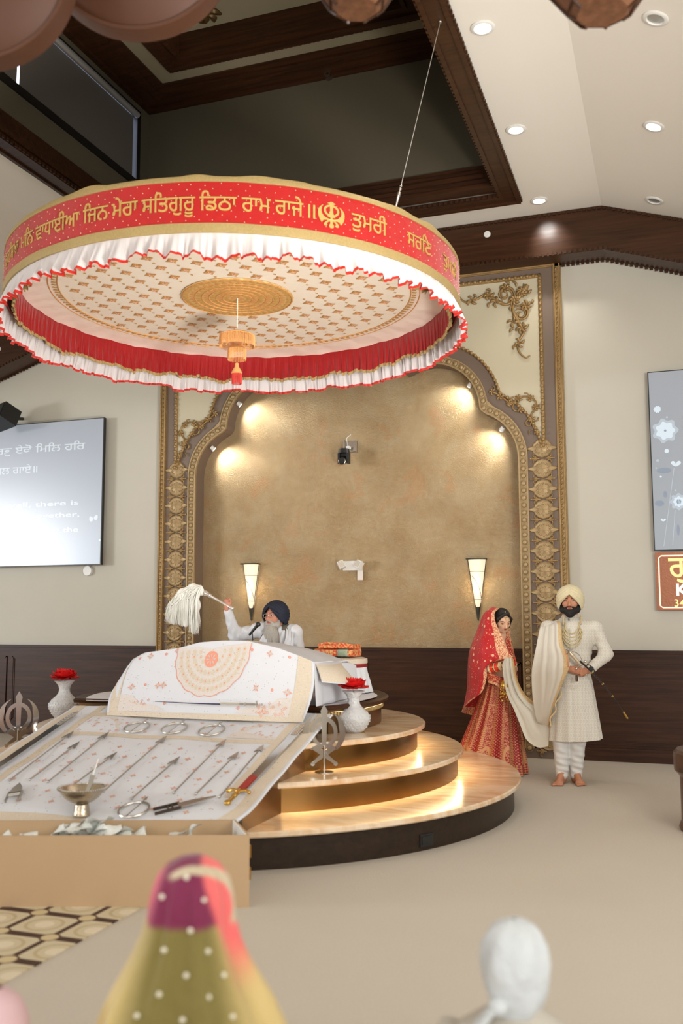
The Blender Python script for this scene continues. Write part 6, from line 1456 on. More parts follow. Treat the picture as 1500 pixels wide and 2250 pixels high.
def foot(ank, d, heel_up=.0, ground=0.0):
    d = nrm((d[0], d[1], 0)); s_ = np.array([-d[1], d[0], 0]); a = np.array([ank[0], ank[1], ground]); Q = []
    hl = a-d*.035+np.array([0, 0, .03+heel_up]); bl = a+d*.12+np.array([0, 0, .018]); Q += [('cap', np.array(ank), hl, .034, .030, .02), ('cap', np.array(ank)+d*.01, bl+np.array([0, 0, .012]), .033, .022, .025), ('cap', hl, bl, .030, .024, .02), ('cap', bl-s_*.022, bl+s_*.022, .018, .018, .015)]
    for i, b_ in enumerate((-.030, -.014, .001, .016, .031)):
        L_ = .062-.006*abs(i-0) if True else 0; r = .0125 if i == 0 else .0095; Q.append(('cap', bl+s_*b_, bl+s_*b_*1.15+d*(.060-.007*i)-np.array([0, 0, .006]), r, r*.9, .004))
    return Q
ankL2 = np.array([ankL[0], ankL[1], .085]); ankR2 = np.array([ankR[0], ankR[1], .085])
q += foot(ankL2, (-.12, -1), .0) + foot(ankR2, (.35, -.9))
# sword axis
s0, s1 = G_(1236, 1415, -.20), G_(1378, 1578, -.03); sd = nrm(s1-s0)
grip1 = s0+sd*np.linalg.norm(s1-s0)*.27; grip2 = s0+sd*np.linalg.norm(s1-s0)*.39
g1 = G_(1262, 1468, -.175); g2 = G_(1286, 1477, -.15)
q += hand(haL, nrm(np.array(g1)-haL+np.array([.02, 0, -.015])), (.1, .8, .25), 1, .95, .95)
q += hand(haR, nrm(np.array(g2)-haR+np.array([-.03, 0, .0])), (.1, .8, .25), -1, .95, .95)
sdf_obj('body', q, m_skin, gr, .006, .02)
m_beard = simple('black_beard', (16, 13, 12), .7, var=.3, scale=80, bump=.8, bscale=260)
f.eyes(gr, (.0, .02)); f.brows(gr, m_beard, .0052); f.lips(gr, simple('dusky_lips', (158, 88, 76), .5, var=.05))
bq = [f.ell((0, .052, -.098), (.045, .042, .038), kk=.02), f.cap((-.052, .045, -.080), (.052, .045, -.080), .030, .030, .02), f.ell((0, .06, -.118), (.034, .032, .026), kk=.02)]
for sx in (-1, 1): bq += [f.cap((sx*.072, .010, -.022), (sx*.062, .036, -.075), .014, .026, .02), f.cap((sx*.004, .098, -.047), (sx*.034, .082, -.058), .0055, .0075, .006), f.cap((sx*.034, .082, -.058), (sx*.040, .070, -.078), .0075, .014, .008)]
bq += [f.sub((0, .100, -.060), (.021, .022, .0085), kk=.003)]
rsn = np.random.default_rng(2)
sdf_obj('beard', bq, m_beard, gr, .004, .01, disp=lambda V: V+rsn.normal(0, .0009, V.shape))
def turban(f, parent, mat, wide=1.0, h=1.0, lean=0.0, seed=1, n=96, fold=.0085, lift=0.0):
    # wraps rise from the ears to a peak at the middle of the forehead
    G = []; rows = 34
    for j in range(rows):
        t = j/(rows-1); row = []
        for i in range(n):
            a = 2*PI*i/n; front = math.sin(a)   # +y is the face
            c_ = math.cos(a); up = max(0, front); ad = abs(math.atan2(c_, max(front, 1e-6))) if front > 0 else PI/2
            low = (.052-.095*min(1, (ad/1.15))**.9) if front > 0 else -.043-.018*(-front)
            zt = .150*h; low = (.056+lift-(.128+lift*.4)*min(1, (ad/1.25))**1.0) if front > 0 else -.072-.012*(-front)
            z = low+(zt-low)*max(0, math.sin(t*PI/2))**.95; zz_ = (z+.072)/(zt+.072); zn = max(0, 1-((zz_-.42)/.58)**2 if zz_ > .42 else 1-.22*((.42-zz_)/.42)**2)
            rx = .119*wide*zn**.5; ry = .123*zn**.5
            phase = (z-low*.8)*2*PI*34+2*math.sin(2*a); rid = fold*(abs(math.sin(phase*.5))**.8)*max(0, 1-t)**.3*(1 if t > .02 else 0)
            dent = -.010*math.exp(-(ad/.13)**2)*(front > 0)*(t < .8)
            rr = 1+(rid+dent)/.11
            x_, y_ = rx*c_*rr+lean*z, ry*front*rr-.012-.010*t; ins = .012 if j == 0 else 0
            row.append(f.P(x_*(1-ins*6), y_*(1-ins*6), z))
        G.append(row)
    mb = MB(); mb.grid(G, cu=True); return mb.build('turban', mat, parent, world=False, angle=75)
m_turb = simple('cream_turban_cotton', (208, 196, 160), .8, var=.03, scale=10, bump=.2, bscale=60)
turban(f, gr, m_turb, 1.0, 1.0)
# forehead band of the under-turban
# coat (sherwani): torso, sleeves, skirt
def brocade(name, base, dot, sx=46, sz=34):
    t = NT(name); s = t.sep(t.coord()); 
    def fr(v, k, o=0): return t.math('SUBTRACT', t.math('FRACT', t.math('MULTIPLY_ADD', v, k, o)), .5)
    row = t.math('FLOOR', t.math('MULTIPLY', s[2], sz)); off = t.math('MULTIPLY', t.math('MODULO', row, 2.0), .5)
    u = t.math('SUBTRACT', t.math('FRACT', t.math('ADD', t.math('MULTIPLY', s[0], sx), off)), .5); v = fr(s[2], sz)
    r = t.math('SQRT', t.math('ADD', t.math('MULTIPLY', u, u), t.math('MULTIPLY', v, v))); ringm = t.math('LESS_THAN', t.math('ABSOLUTE', t.math('SUBTRACT', r, .27)), .085)
    st = t.math('LESS_THAN', t.math('ABSOLUTE', fr(s[0], sx*1.0, .25)), .06)
    n = t.noise(t.coord(), 160, 2); c = t.mix(t.math('MULTIPLY', t.math('MAXIMUM', ringm, st), t.math('MULTIPLY_ADD', n, .7, .0)), lin(base), lin(dot)); t.bump(t.math('ADD', ringm, n), .35, .003)
    return t.out(c, .6, 0, .4, Sheen_Weight=.15)
m_coat = brocade('ivory_brocade', (208, 202, 190), (160, 148, 120))
cq = [('cap', nk+np.array([0, .008, -.018]), nk+np.array([0, .0, -.07]), .068, .098, .03), ('cap', nk+np.array([0, .01, -.045]), ch_+np.array([0, 0, .0]), .075, .14, .05), ('cap', ch_+np.array([-.075, 0, .015]), ch_+np.array([.075, 0, .015]), .118, .118, .05), ('cap', ch_+np.array([-.04, .0, -.04]), wa+np.array([-.03, 0, 0]), .135, .122, .05), ('cap', ch_+np.array([.04, .0, -.04]), wa+np.array([.03, 0, 0]), .135, .122, .05), ('cap', wa, hp, .135, .15, .05)]
for sh_, el, ha in ((shL, elL, haL), (shR_, elR, haR)):
    cu = ha+(el-ha)*.08; cq += [('cap', ch_+np.array([0, 0, .075]), sh_+np.array([0, 0, -.004]), .078, .060, .04), ('cap', sh_, el, .064, .054, .025), ('cap', el, cu, .055, .040, .02)]
def coat_disp(V):
    W_ = V.copy(); s_ = np.sin(V[:, 2]*95+V[:, 0]*40)*.0022+np.sin(V[:, 2]*38+V[:, 1]*60)*.003; arm = (np.abs(V[:, 0]) > .17); W_[:, 0] += s_*arm; W_[:, 1] += s_*arm*.6; return W_
def collar_extra(mb):
    c = nk+np.array([0, .006, 0]); G = []
    for k in range(4): G.append([(c[0]+(.066-.003*k)*math.cos(a), c[1]+(.068-.003*k)*math.sin(a), c[2]-.035+.016*k+(.018 if math.sin(a) > 0 else 0)*k/3) for a in np.linspace(-PI/2+.12, 1.5*PI-.12, 48)])
    mb.grid(G)
    # skirt of the coat
    hpz, he = G_(1258, 1478)[2], G_(1258, 1624)[2]; secs = []
    for k in range(15):
        t = k/14; z = hpz+(he-hpz)*t; xc = hp[0]+.0+.005*t; secs.append([(xc+((.150+.078*t**.85)+.009*t*math.sin(9*a)+.006*t*math.sin(17*a+2))*math.cos(a), hp[1]+((.132+.048*t)+.008*t*math.sin(11*a+1)-(.02*t*math.exp(-((a-1.5*PI)/.07)**2)))*math.sin(a), z+.012*t*math.cos(a-.6)) for a in np.linspace(0, 2*PI, 97)[:-1]])
    mb.grid(secs, cu=True); low = [[(x, y, z) for x, y, z in secs[-1]], [(hp[0]+(x-hp[0])*.96, hp[1]+(y-hp[1])*.96, z+.004) for x, y, z in secs[-1]], [(hp[0]+(x-hp[0])*.8, hp[1]+(y-hp[1])*.8, z+.25) for x, y, z in secs[-1]]]; mb.grid(low, cu=True)
_coat = sdf_obj('sherwani_coat', cq, m_coat, gr, .008, .02, disp=coat_disp, extra=collar_extra)
_cv = np.array([v.co[:] for v in _coat.data.vertices])+np.zeros(3)
def fronty(x, z):
    m = (np.abs(_cv[:, 0]-x) < .016) & (np.abs(_cv[:, 2]-z) < .016); return float(_cv[m, 1].min()) if m.any() else ch_[1]-.12
mb = MB(); zt, zb = G_(1256, 1380)[2], G_(1256, 1622)[2]; yf = ch_[1]-.128
mb.tube([(ch_[0]-.004+(.001*math.sin(z*9)), fronty(ch_[0]-.004, z)-.001, z) for z in np.linspace(zt, ch_[2]-.12, 10)], .0022, 5); mb.build('front_seam', simple('seam_thread', (170, 160, 140), .7, var=0), gr, world=False)  # seam strand in a darker thread tone than the coat
mb = MB(); c = nk+np.array([0, 0, -.02]); c[1] = fronty(c[0], c[2])-.001; mb.sphere(c, (.005, .004, .016), 10, 8); mb.build('collar_button', m_dark, gr, world=False)
m_trou = simple('white_trousers', (208, 206, 202), .8, var=.02, bump=.35, bscale=16, bdist=.01)
tq = []
for kn, an, sx in ((kneeL, ankL, -1), (kneeR, ankR, 1)): tq += [('cap', hp+np.array([sx*.065, 0, -.02]), kn, .098, .075, .02), ('cap', kn, an+np.array([0, .0, .010]), .073, .054, .02)]
def tr_disp(V):
    W_ = V.copy(); z = V[:, 2]; a = np.clip((.45-z)/.3, 0, 1); s_ = .0045*np.sin(z*120+V[:, 0]*30)*a+.004*np.sin(z*55+V[:, 0]*50); W_[:, 1] -= s_; W_[:, 0] += s_*.5; return W_
sdf_obj('trousers', tq, m_trou, gr, .008, .015, disp=tr_disp)
# necklace: strands of gold-set crystals
m_kun = simple('gold_set_crystals', (214, 196, 152), .25, .5, .8, var=.3, scale=200)
mb = MB(); top_l, top_r = G_(1237, 1360, -.06), G_(1276, 1358, -.06)
for r_i, (wd_, dp) in enumerate(((.062, .095), (.072, .125), (.080, .155), (.086, .185), (.090, .215))):
    cxn = (top_l[0]+top_r[0])/2; n_ = 46
    for i in range(n_+1):
        a = PI*i/n_; x = cxn+wd_*math.cos(a)*(1 if r_i else .95); z = top_l[2]-.03-dp*math.sin(a)**.75
        if r_i and math.sin(a) < .22: continue
        mb.sphere((x, fronty(x, z)-.004, z), .0062, 6, 5)
for t_, sx in ((top_l, -1), (top_r, 1)):
    for i in range(9): k = i/8; x = t_[0]-sx*.004*(1-k); z_ = t_[2]+.02-.07*k; mb.sphere((x, fronty(x, z_)-.005, z_), .0075, 6, 5)
mb.build('necklace', m_kun, gr, world=False, kind='stuff')
mb = MB(); c = haR+(elR-haR)*.10; d = nrm(elR-haR); u, v = frame_of(d); mb.tube([c+(u*math.cos(a)+v*math.sin(a))*.036 for a in np.linspace(0, 2*PI, 25)[:-1]], .010, 8, True, flat=.5); mb.cyl(c+np.array([.01, -.036, .004]), c+np.array([.01, -.050, .004]), .021, n=20); mb.build('wristwatch', m_dark, gr, world=False)
mb = MB(); c = g2+np.array([.012, -.042, -.02]); mb.sphere(c, (.008, .006, .008), 10, 8); mb.build('finger_ring', m_chrome, gr, world=False)
# shawl (palla) over the shoulder, hanging and looping to the bride's hands
m_shawl = simple('sheer_cream_shawl', (206, 200, 186), .75, var=.02, bump=.2, bscale=20)
def strip_cloth(name, rails, mat, parent, conv, nv=40, nu=18, fold=.010, nf=5, trims=None, seed=0.0, thick=.003):
    """rails: list of (left(px,py,dy), right(px,py,dy)) pairs going along the cloth"""
    A = catmull([conv(*a) for a, _ in rails], max(2, nv//len(rails))); B = catmull([conv(*b_) for _, b_ in rails], max(2, nv//len(rails))); G = []
    for i, (a, b_) in enumerate(zip(A, B)):
        t = i/(len(A)-1); row = []
        for j in range(nu+1):
            s_ = j/nu; p = a+(b_-a)*s_; p = p+np.array([0, -1, 0])*fold*(math.sin(2*PI*nf*s_+seed+2*t)+.5*math.sin(2*PI*nf*1.7*s_+3*t))*math.sin(PI*min(1, max(.05, t*1.0+.15))); row.append(p)
        G.append(row)
    mb = MB(); mb.grid(G, uv=True, matrow=(lambda i, j: 1 if (trims and (j < trims[0] or j >= nu-trims[1])) else 0)); mb.grid([[p+np.array([0, thick, 0]) for p in r] for r in G], flip=True, matrow=(lambda i, j: 1 if (trims and (j < trims[0] or j >= nu-trims[1])) else 0)); return mb.build(name, mat, parent, world=False, angle=75)
m_shawltrim = simple('gold_lace_trim', (206, 180, 134), .6, .15, var=.3, scale=90, bump=.5, bscale=160)
sh = strip_cloth('shawl', [((1193, 1378, .10), (1224, 1362, .02)), ((1186, 1380, .0), (1232, 1372, -.10)), ((1178, 1420, -.04), (1236, 1412, -.17)), ((1172, 1450, -.03), (1248, 1440, -.22)), ((1168, 1480, -.02), (1250, 1462, -.24)), ((1170, 1530, .0), (1246, 1478, -.22)), ((1178, 1580, .0), (1218, 1545, -.14)), ((1190, 1592, .0), (1204, 1594, -.10))], [m_shawl, m_shawltrim], gr, G_, nv=56, nu=26, fold=.008, nf=4, trims=(0, 4))
mb = MB()
for s_ in range(40): a = s_/39; p = G_(1232-26*a+3*math.sin(a*14), 1520+74*a, -.16); mb.sphere(p, .007, 6, 5)
mb.build('shawl_tassels', m_shawltrim, gr, world=False, kind='stuff')

# curved sword held by the groom (a thing of its own)
W3_ = lambda p: np.array(p)+np.array(gr.location)
sw = thing('curved_sword', 'long curved sword in black scabbard, held by the man in ivory', 'sword', tuple(W3_(s1)))
P0, P1 = W3_(G_(1250, 1432, -.235)), W3_(G_(1378, 1578, -.06)); ax = P1-P0; sag = np.cross(nrm(ax), [0, -1, 0])*.035
pts = [P0+ax*t+sag*math.sin(PI*t)*-1 for t in np.linspace(.16, 1, 20)]
mb = MB(); mb.tube(pts, [.013-.007*i/19 for i in range(20)], 8, flat=.6); mb.build('scabbard', simple('black_scabbard', (28, 24, 22), .35, var=.1), sw)
mb = MB(); mb.tube(pts[-3:], .008, 8); mb.sphere(pts[-1], .008, 8, 6)
for i in (4, 8, 12): mb.tube([pts[i], pts[i]+nrm(ax)*.012], .013-.006*i/19, 8)
mb.build('scabbard_fittings', m_brass, sw, kind='stuff')
hA, hB = P0, P0+ax*.2
mb = MB(); mb.tube([P0+ax*t for t in np.linspace(0, .2, 8)], [.010, .013, .015, .014, .013, .014, .013, .012], 10); mb.build('grip', simple('pearl_grip', (196, 178, 150), .3, .4, var=.4, scale=50), sw)
mb = MB(); dn = nrm(ax); pr2 = nrm(np.cross(dn, [0, 1, 0])); mb.tube([P0+pr2*(.030*math.cos(a))+np.array([0, .03*math.sin(a), 0]) for a in np.linspace(0, 2*PI, 21)[:-1]], .005, 6, True); mb.cyl(P0-dn*.002, P0+dn*.002, .028, n=20); mb.cyl(P0-dn*.035, P0, .006, .008, 8); mb.sphere(P0-dn*.036, .008, 8, 6)
mb.tube(catmull([P0+dn*.01+pr2*.02, P0+ax*.08+pr2*.045, P0+ax*.16+pr2*.035, P0+ax*.2+pr2*.012], 6), .004, 6); q_ = P0+ax*.2
mb.tube([q_-pr2*.045, q_, q_+pr2*.045], [.007, .009, .007], 8); mb.sphere(q_-pr2*.048, .010, 8, 6); mb.sphere(q_+pr2*.048, .010, 8, 6); mb.build('hilt_guard', m_steel, sw)
mb = MB(); c = W3_(G_(1266, 1484, -.19)); mb.tube([c, c+np.array([.002, 0, -.05])], [.016, .020], 12, flat=.6); mb.build('strap_end', simple('brown_leather', (74, 46, 28), .5, var=.15), sw)
mb = MB(); a_, b_ = W3_(G_(1240, 1430, -.24)), W3_(G_(1248, 1466, -.24))
for dx in (0, .006): mb.tube([a_+np.array([dx, 0, 0]), (a_+b_)/2+np.array([dx+.006, -.01, 0]), b_+np.array([dx*.6, 0, 0])], .0018, 5)
mb.build('orange_thread', simple('orange_thread', (214, 120, 70), .7, var=.2, scale=50), sw)

# ------------------------------------------------------------------ bride
BY = 8.86
bp0 = onY(1076, 1697, BY)
br = thing('person', 'woman in red and gold skirt and veil, head bowed, holding a cream shawl', 'person', (bp0[0], BY, 0))
B_ = px_local(br, BY)
hcb = B_(1103, 1364, -.02); fb = Fig(hcb, eul(-.42, .0, 0)[:, :]*1.0, .90)
fb.R = rotm('Z', PI+.62)@rotm('X', -.38)
q = fb.head()
nkb = B_(1096, 1398, .04); chb = B_(1085, 1428, .03); wab = B_(1092, 1478, .02)
shn, shf = B_(1066, 1416, -.10), B_(1110, 1414, .16); eln, hnn = B_(1062, 1472, -.14), B_(1108, 1462, -.22); elf, hnf = B_(1128, 1470, .10), B_(1124, 1452, -.08)
q += [('cap', hcb+np.array([-.01, .03, -.05]), nkb, .042, .045, .02), ('cap', nkb, chb, .055, .095, .05), ('cap', chb+np.array([-.03, .03, 0]), chb+np.array([.03, -.03, 0]), .095, .09, .04), ('cap', chb, wab, .10, .09, .05), ('cap', wab, wab+np.array([-.01, 0, -.2]), .09, .12, .05)]
q += [('cap', chb, shn, .07, .05, .03), ('cap', chb, shf, .07, .05, .03), ('cap', shn, eln, .046, .036, .02), ('cap', eln, hnn, .034, .022, .02), ('cap', shf, elf, .046, .034, .02), ('cap', elf, hnf, .032, .022, .02)]
for sx in (-1, 1): q += [('cap', wab+np.array([sx*.05-.01, 0, -.25]), B_(1072+sx*14, 1690, sx*.05)+np.array([0, 0, .03]), .08, .04, .03)]
hold = B_(1117, 1446, -.24)
q += hand(hnn, nrm(hold-hnn), (-.2, -.4, .8), -1, .7, .82); q += hand(hnf, nrm(hold-hnf+np.array([0, 0, -.01])), (-.3, .5, -.6), 1, .7, .82)
m_skin_b = skin('fair_warm_skin', (226, 180, 148))
sdf_obj('body', q, m_skin_b, br, .0065, .018)
fb.eyes(br, closed=True); fb.brows(br, m_hair, .0036); fb.lips(br, simple('rose_lips', (156, 70, 66), .45, var=.05))
for sx in (-1, 1):
    mb = MB(); mb.sphere(fb.P(sx*.031, .0735, .003), (.0150*.9, .0135*.9, .0105*.9), 12, 8, R=fb.R); mb.build('eyelid', simple('bronze_eyeshadow', (148, 96, 76), .5, var=.05), br, world=False)
hq = [fb.ell((0, -.022, .045), (.084, .094, .082), kk=.02), fb.ell((0, -.06, -.02), (.075, .06, .09), kk=.03)]
for sx in (-1, 1): hq += [fb.cap((sx*.010, .070, .104), (sx*.074, .034, .030), .015, .018, .015), fb.cap((sx*.074, .034, .030), (sx*.078, .000, -.06), .018, .020, .02)]
hq += [fb.sub((0, .105, .010), (.058, .060, .082), kk=.01)]
sdf_obj('hair', hq, m_hair, br, .005, .015)
mb = MB(); 
for i in range(9): mb.sphere(fb.P(.0, .083-.0065*i*.9, .070+.0052*i), .0042, 6, 5)
mb.sphere(fb.P(0, .092, .055), (.011, .006, .011), 12, 8); 
for sx in (-1, 1):
    for i in range(10): mb.sphere(fb.P(sx*(.012+.0068*i), .086-.0045*i, .072-.0036*i), .0036, 6, 5)
mb.build('forehead_jewellery', m_kun, br, world=False)
mb = MB(); mb.tube([fb.P(-.010+.008*math.cos(a), .108, -.040+.008*math.sin(a)) for a in np.linspace(0, 2*PI, 17)[:-1]], .0012, 5, True); mb.build('nose_ring', m_brass, br, world=False)
# skirt (lehenga)
def lehenga():
    t = NT('red_gold_lehenga'); uv = t.coord('UV'); s = t.sep(uv)
    U = t.math('MULTIPLY', s[0], 18.0); pan = t.math('FRACT', U); idx = t.math('MODULO', t.math('FLOOR', U), 2.0)
    V = s[1]
    red, deep, gold = lin((172, 18, 30)), lin((128, 14, 24)), lin((206, 156, 104))
    # lattice in even panels
    a = t.math('MULTIPLY', t.math('SUBTRACT', pan, .5), 3.0); b_ = t.math('MULTIPLY', V, 34.0)
    d1 = t.math('ABSOLUTE', t.math('SUBTRACT', t.math('FRACT', t.math('ADD', a, b_)), .5)); d2 = t.math('ABSOLUTE', t.math('SUBTRACT', t.math('FRACT', t.math('SUBTRACT', a, b_)), .5))
    lat = t.math('MULTIPLY', t.math('LESS_THAN', d1, .24), t.math('LESS_THAN', d2, .24))
    n = t.noise(t.mapping(uv, (200, 150, 1)), 1.0, 3, .6); n2 = t.noise(t.mapping(uv, (110, 90, 1)), 1.0, 2, .5, 1.5)
    flor = t.math('GREATER_THAN', n2, .52)
    pat = t.math('ADD', t.math('MULTIPLY', lat, t.math('SUBTRACT', 1.0, idx)), t.math('MULTIPLY', flor, idx))
    edge = t.math('GREATER_THAN', t.math('ABSOLUTE', t.math('SUBTRACT', pan, .5)), .36); edot = t.math('GREATER_THAN', t.math('SINE', t.math('MULTIPLY', V, 320)), -.5)
    pat = t.math('MAXIMUM', pat, t.math('MULTIPLY', edge, edot))
    hem = t.math('GREATER_THAN', V, .90); hemp = t.math('GREATER_THAN', t.math('ADD', t.math('SINE', t.math('MULTIPLY', s[0], 420)), t.math('SINE', t.math('MULTIPLY', V, 260))), .0)
    # round medallion near the hem
    mr = t.math('SQRT', t.math('ADD', t.math('POWER', t.math('MULTIPLY', t.math('SUBTRACT', pan, .5), 1.1), 2), t.math('POWER', t.math('MULTIPLY', t.math('SUBTRACT', V, .80), 4.2), 2)))
    med = t.math('MULTIPLY', t.math('LESS_THAN', t.math('ABSOLUTE', t.math('SUBTRACT', mr, .36)), .09), idx)
    pat = t.math('MAXIMUM', pat, med)
    pat = t.math('ADD', t.math('MULTIPLY', pat, t.math('SUBTRACT', 1.0, hem)), t.math('MULTIPLY', hemp, hem))
    c = t.mix(t.math('MULTIPLY', pat, t.math('MULTIPLY_ADD', n, .8, .35)), t.mix(n, red, deep), gold)
    t.bump(t.math('ADD', pat, n), .4, .004); return t.out(c, .5, t.math('MULTIPLY', pat, .15), .4)
mb = MB(); zt, zb = B_(1090, 1486)[2], .012; xt, xb = B_(1095, 1486)[0], B_(1070, 1700)[0]
secs = []
hl, hr = B_(986, 1655)[0], B_(1155, 1690)[0]
for k in range(26):
    t = k/25; z = zt+(zb-zt)*t; L_ = B_(1066, 1490)[0]*(1-t**1.15)+(hl)*t**1.15; Rr = B_(1124, 1490)[0]*(1-t**.9)+(hr)*t**.9; cx = (L_+Rr)/2; rx = (Rr-L_)/2; ry = .13+.21*t
    secs.append([(cx+(rx+(.016*t)*math.sin(14*a+1)+.008*t*math.sin(27*a))*math.cos(a), .03+(ry+(.028*t)*math.sin(14*a+1)+.012*t*math.sin(23*a))*math.sin(a), z) for a in np.linspace(0, 2*PI, 181)])
mb.grid(secs, uv=True); mb.build('skirt', lehenga(), br, world=False, angle=75)
# blouse
m_blouse = NT('red_gold_blouse'); _n = m_blouse.noise(m_blouse.coord(), 90, 3); m_blouse.bump(_n, .4, .004); m_blouse = m_blouse.out(m_blouse.ramp(_n, [(.46, lin((158, 14, 26))), (.54, lin((196, 96, 60))), (.6, lin((210, 160, 110)))]), .55)
bq = [('cap', chb+np.array([0, 0, .02]), wab+np.array([0, 0, .04]), .108, .10, .04), ('cap', chb, shn, .082, .060, .03), ('cap', chb, shf, .082, .060, .03), ('cap', shn, shn+(eln-shn)*.72, .058, .048, .02), ('cap', shf, shf+(elf-shf)*.72, .058, .048, .02)]
sdf_obj('blouse', bq, m_blouse, br, .008, .018)
# bangles: red and ivory stack on the near forearm, one set on the far wrist
m_bred, m_biv, m_bgold = simple('coral_red_bangle', (226, 60, 40), .35, var=.05), simple('ivory_bangle', (226, 204, 160), .35, var=.05), m_brass
def bangles(a, b_, n, r):
    d = nrm(b_-a); u, v = frame_of(d)
    for i in range(n):
        c = a+(b_-a)*i/(n-1); m = (m_biv, m_biv, m_bred, m_bred, m_bred, m_bgold, m_biv, m_bred, m_bred, m_bred, m_bgold, m_biv)[i % 12]; mb = MB(); rr_b = r*(1.12-.12*i/(n-1)); mb.tube([c+(u*math.cos(t)+v*math.sin(t))*rr_b for t in np.linspace(0, 2*PI, 25)[:-1]], .0052 if m is not m_bgold else .003, 6, True); mb.build('bangle', m, br, world=False)
bangles(eln+(hnn-eln)*.32, eln+(hnn-eln)*.90, 14, .036); bangles(elf+(hnf-elf)*.6, elf+(hnf-elf)*.9, 5, .034)
# hanging gold kalire
mb = MB(); kc = B_(1108, 1502, -.25)
for j, (z, r) in enumerate(((0, .012), (-.012, .030), (-.022, .036))): pass
mb.lathe([(.003, .045), (.012, .04), (.034, .012), (.042, -.02), (.040, -.03), (.03, -.02), (.0, .0)], kc, 24); mb.tube([kc+np.array([0, 0, .045]), hnn+np.array([0, 0, -.02])], .002, 5)
for k in range(12):
    a = 2*PI*k/12; b0 = kc+np.array([.038*math.cos(a), .038*math.sin(a), -.03]); L_ = .05+.03*(k % 3)
    for i in range(5): mb.sphere(b0-np.array([0, 0, L_*i/4]), .0052, 6, 5)
    mb.sphere(b0-np.array([0, 0, L_+.01]), (.009, .009, .012), 8, 6)
for k in range(7): a = 2*PI*k/7; mb.sphere(kc+np.array([.022*math.cos(a), .022*math.sin(a), -.085-.012*(k % 2)]), (.012, .012, .016), 8, 6)
mb.build('gold_hanging_charm', m_brass, br, world=False, kind='stuff')
# veil: hood round the head flowing down the back and over the near shoulder
def veil_mat():
    t = NT('sheer_red_veil'); co = t.coord(); v = t.node('ShaderNodeTexVoronoi'); t.set(v.inputs['Vector'], co); v.inputs['Scale'].default_value = 15.0; v.inputs['Randomness'].default_value = .55
    d = v.outputs['Distance']; dot = t.math('LESS_THAN', d, .19); ring_ = t.math('LESS_THAN', t.math('ABSOLUTE', t.math('SUBTRACT', d, .15)), .02)
    v2 = t.node('ShaderNodeTexVoronoi'); t.set(v2.inputs['Vector'], co); v2.inputs['Scale'].default_value = 52.0; small = t.math('LESS_THAN', v2.outputs['Distance'], .17)
    pat = t.math('MAXIMUM', dot, t.math('MULTIPLY', small, .8)); n = t.noise(co, 30, 3)
    c = t.mix(pat, t.mix(n, lin((176, 14, 26)), lin((206, 30, 34))), lin((228, 176, 140)))
    return t.out(c, .5, 0, .35, Alpha=t.math('MULTIPLY_ADD', pat, .12, .86), Sheen_Weight=.2)
m_veil = veil_mat(); m_veilb = NT('gold_veil_border'); _n = m_veilb.noise(m_veilb.coord(), 130, 3); m_veilb.bump(_n, .6, .004); m_veilb = m_veilb.out(m_veilb.ramp(_n, [(.40, lin((176, 40, 40))), (.48, lin((216, 150, 104))), (.6, lin((236, 200, 160)))]), .5, .15)
# hood sections follow the head then the back and near shoulder; u runs from the near face edge round the back to the far face edge
def hood():
    rails = []
    # (near edge, side, back-near, back, far edge)
    rows = [
     ((1096, 1337, -.05), (1084, 1334, -.03), (1078, 1336, .02), (1086, 1336, .07), (1098, 1336, .04)),
     ((1086, 1348, -.12), (1072, 1345, -.09), (1064, 1348, .0), (1072, 1346, .10), (1108, 1340, .09)),
     ((1088, 1368, -.15), (1068, 1364, -.12), (1056, 1366, .0), (1062, 1366, .12), (1116, 1362, .11)),
     ((1098, 1392, -.17), (1068, 1386, -.16), (1050, 1386, .0), (1056, 1384, .14), (1120, 1386, .12)),
     ((1108, 1416, -.20), (1062, 1408, -.20), (1040, 1410, -.02), (1048, 1408, .17), (1124, 1408, .12)),
     ((1117, 1436, -.22), (1060, 1432, -.22), (1034, 1436, -.03), (1042, 1432, .19), (1130, 1432, .12)),
     ((1122, 1445, -.23), (1062, 1452, -.22), (1032, 1462, -.04), (1040, 1458, .20), (1132, 1448, .12)),
     ((1070, 1458, -.20), (1056, 1478, -.21), (1031, 1490, -.04), (1040, 1490, .20), (1136, 1470, .12)),
     ((1068, 1486, -.20), (1052, 1505, -.20), (1030, 1515, -.04), (1038, 1515, .20), (1140, 1500, .12)),
     ((1058, 1520, -.20), (1044, 1530, -.20), (1024, 1545, -.05), (1034, 1545, .20), (1146, 1540, .12)),
     ((1030, 1540, -.20), (1026, 1545, -.20), (1016, 1560, -.06), (1030, 1570, .20), (1150, 1585, .12)),
    ]
    G = []
    for r in rows: G.append(catmull([B_(*p) for p in r], 10))
    # smooth lengthwise
    cols = list(zip(*G)); out = [catmull(list(c), 6) for c in cols]; G = [list(r) for r in zip(*out)]
    n = len(G); m = len(G[0]); rs_ = []
    for i, r in enumerate(G):
        t = i/(n-1); row = []
        for j, p in enumerate(r): s_ = j/(m-1); row.append(p+np.array([.006*math.sin(s_*34+3*t), -.008*math.sin(s_*26+5*t)*t**.5*math.sin(PI*s_), 0]))
        rs_.append(row)
    mb = MB(); mb.grid(rs_, matrow=lambda i, j: 1 if (j < 4 or j >= m-4 or i >= n-5) else 0); return mb.build('veil', [m_veil, m_veilb], br, world=False, angle=80)
hood()
# waist sash of the veil across the front
strip_cloth('veil_sash', [((1066, 1475, -.17), (1072, 1500, -.17)), ((1085, 1482, -.20), (1090, 1506, -.20)), ((1104, 1490, -.18), (1104, 1516, -.18)), ((1118, 1488, -.12), (1116, 1510, -.12))], [m_blouse, m_veilb], br, B_, nv=20, nu=8, fold=.003, nf=1, trims=(0, 2))
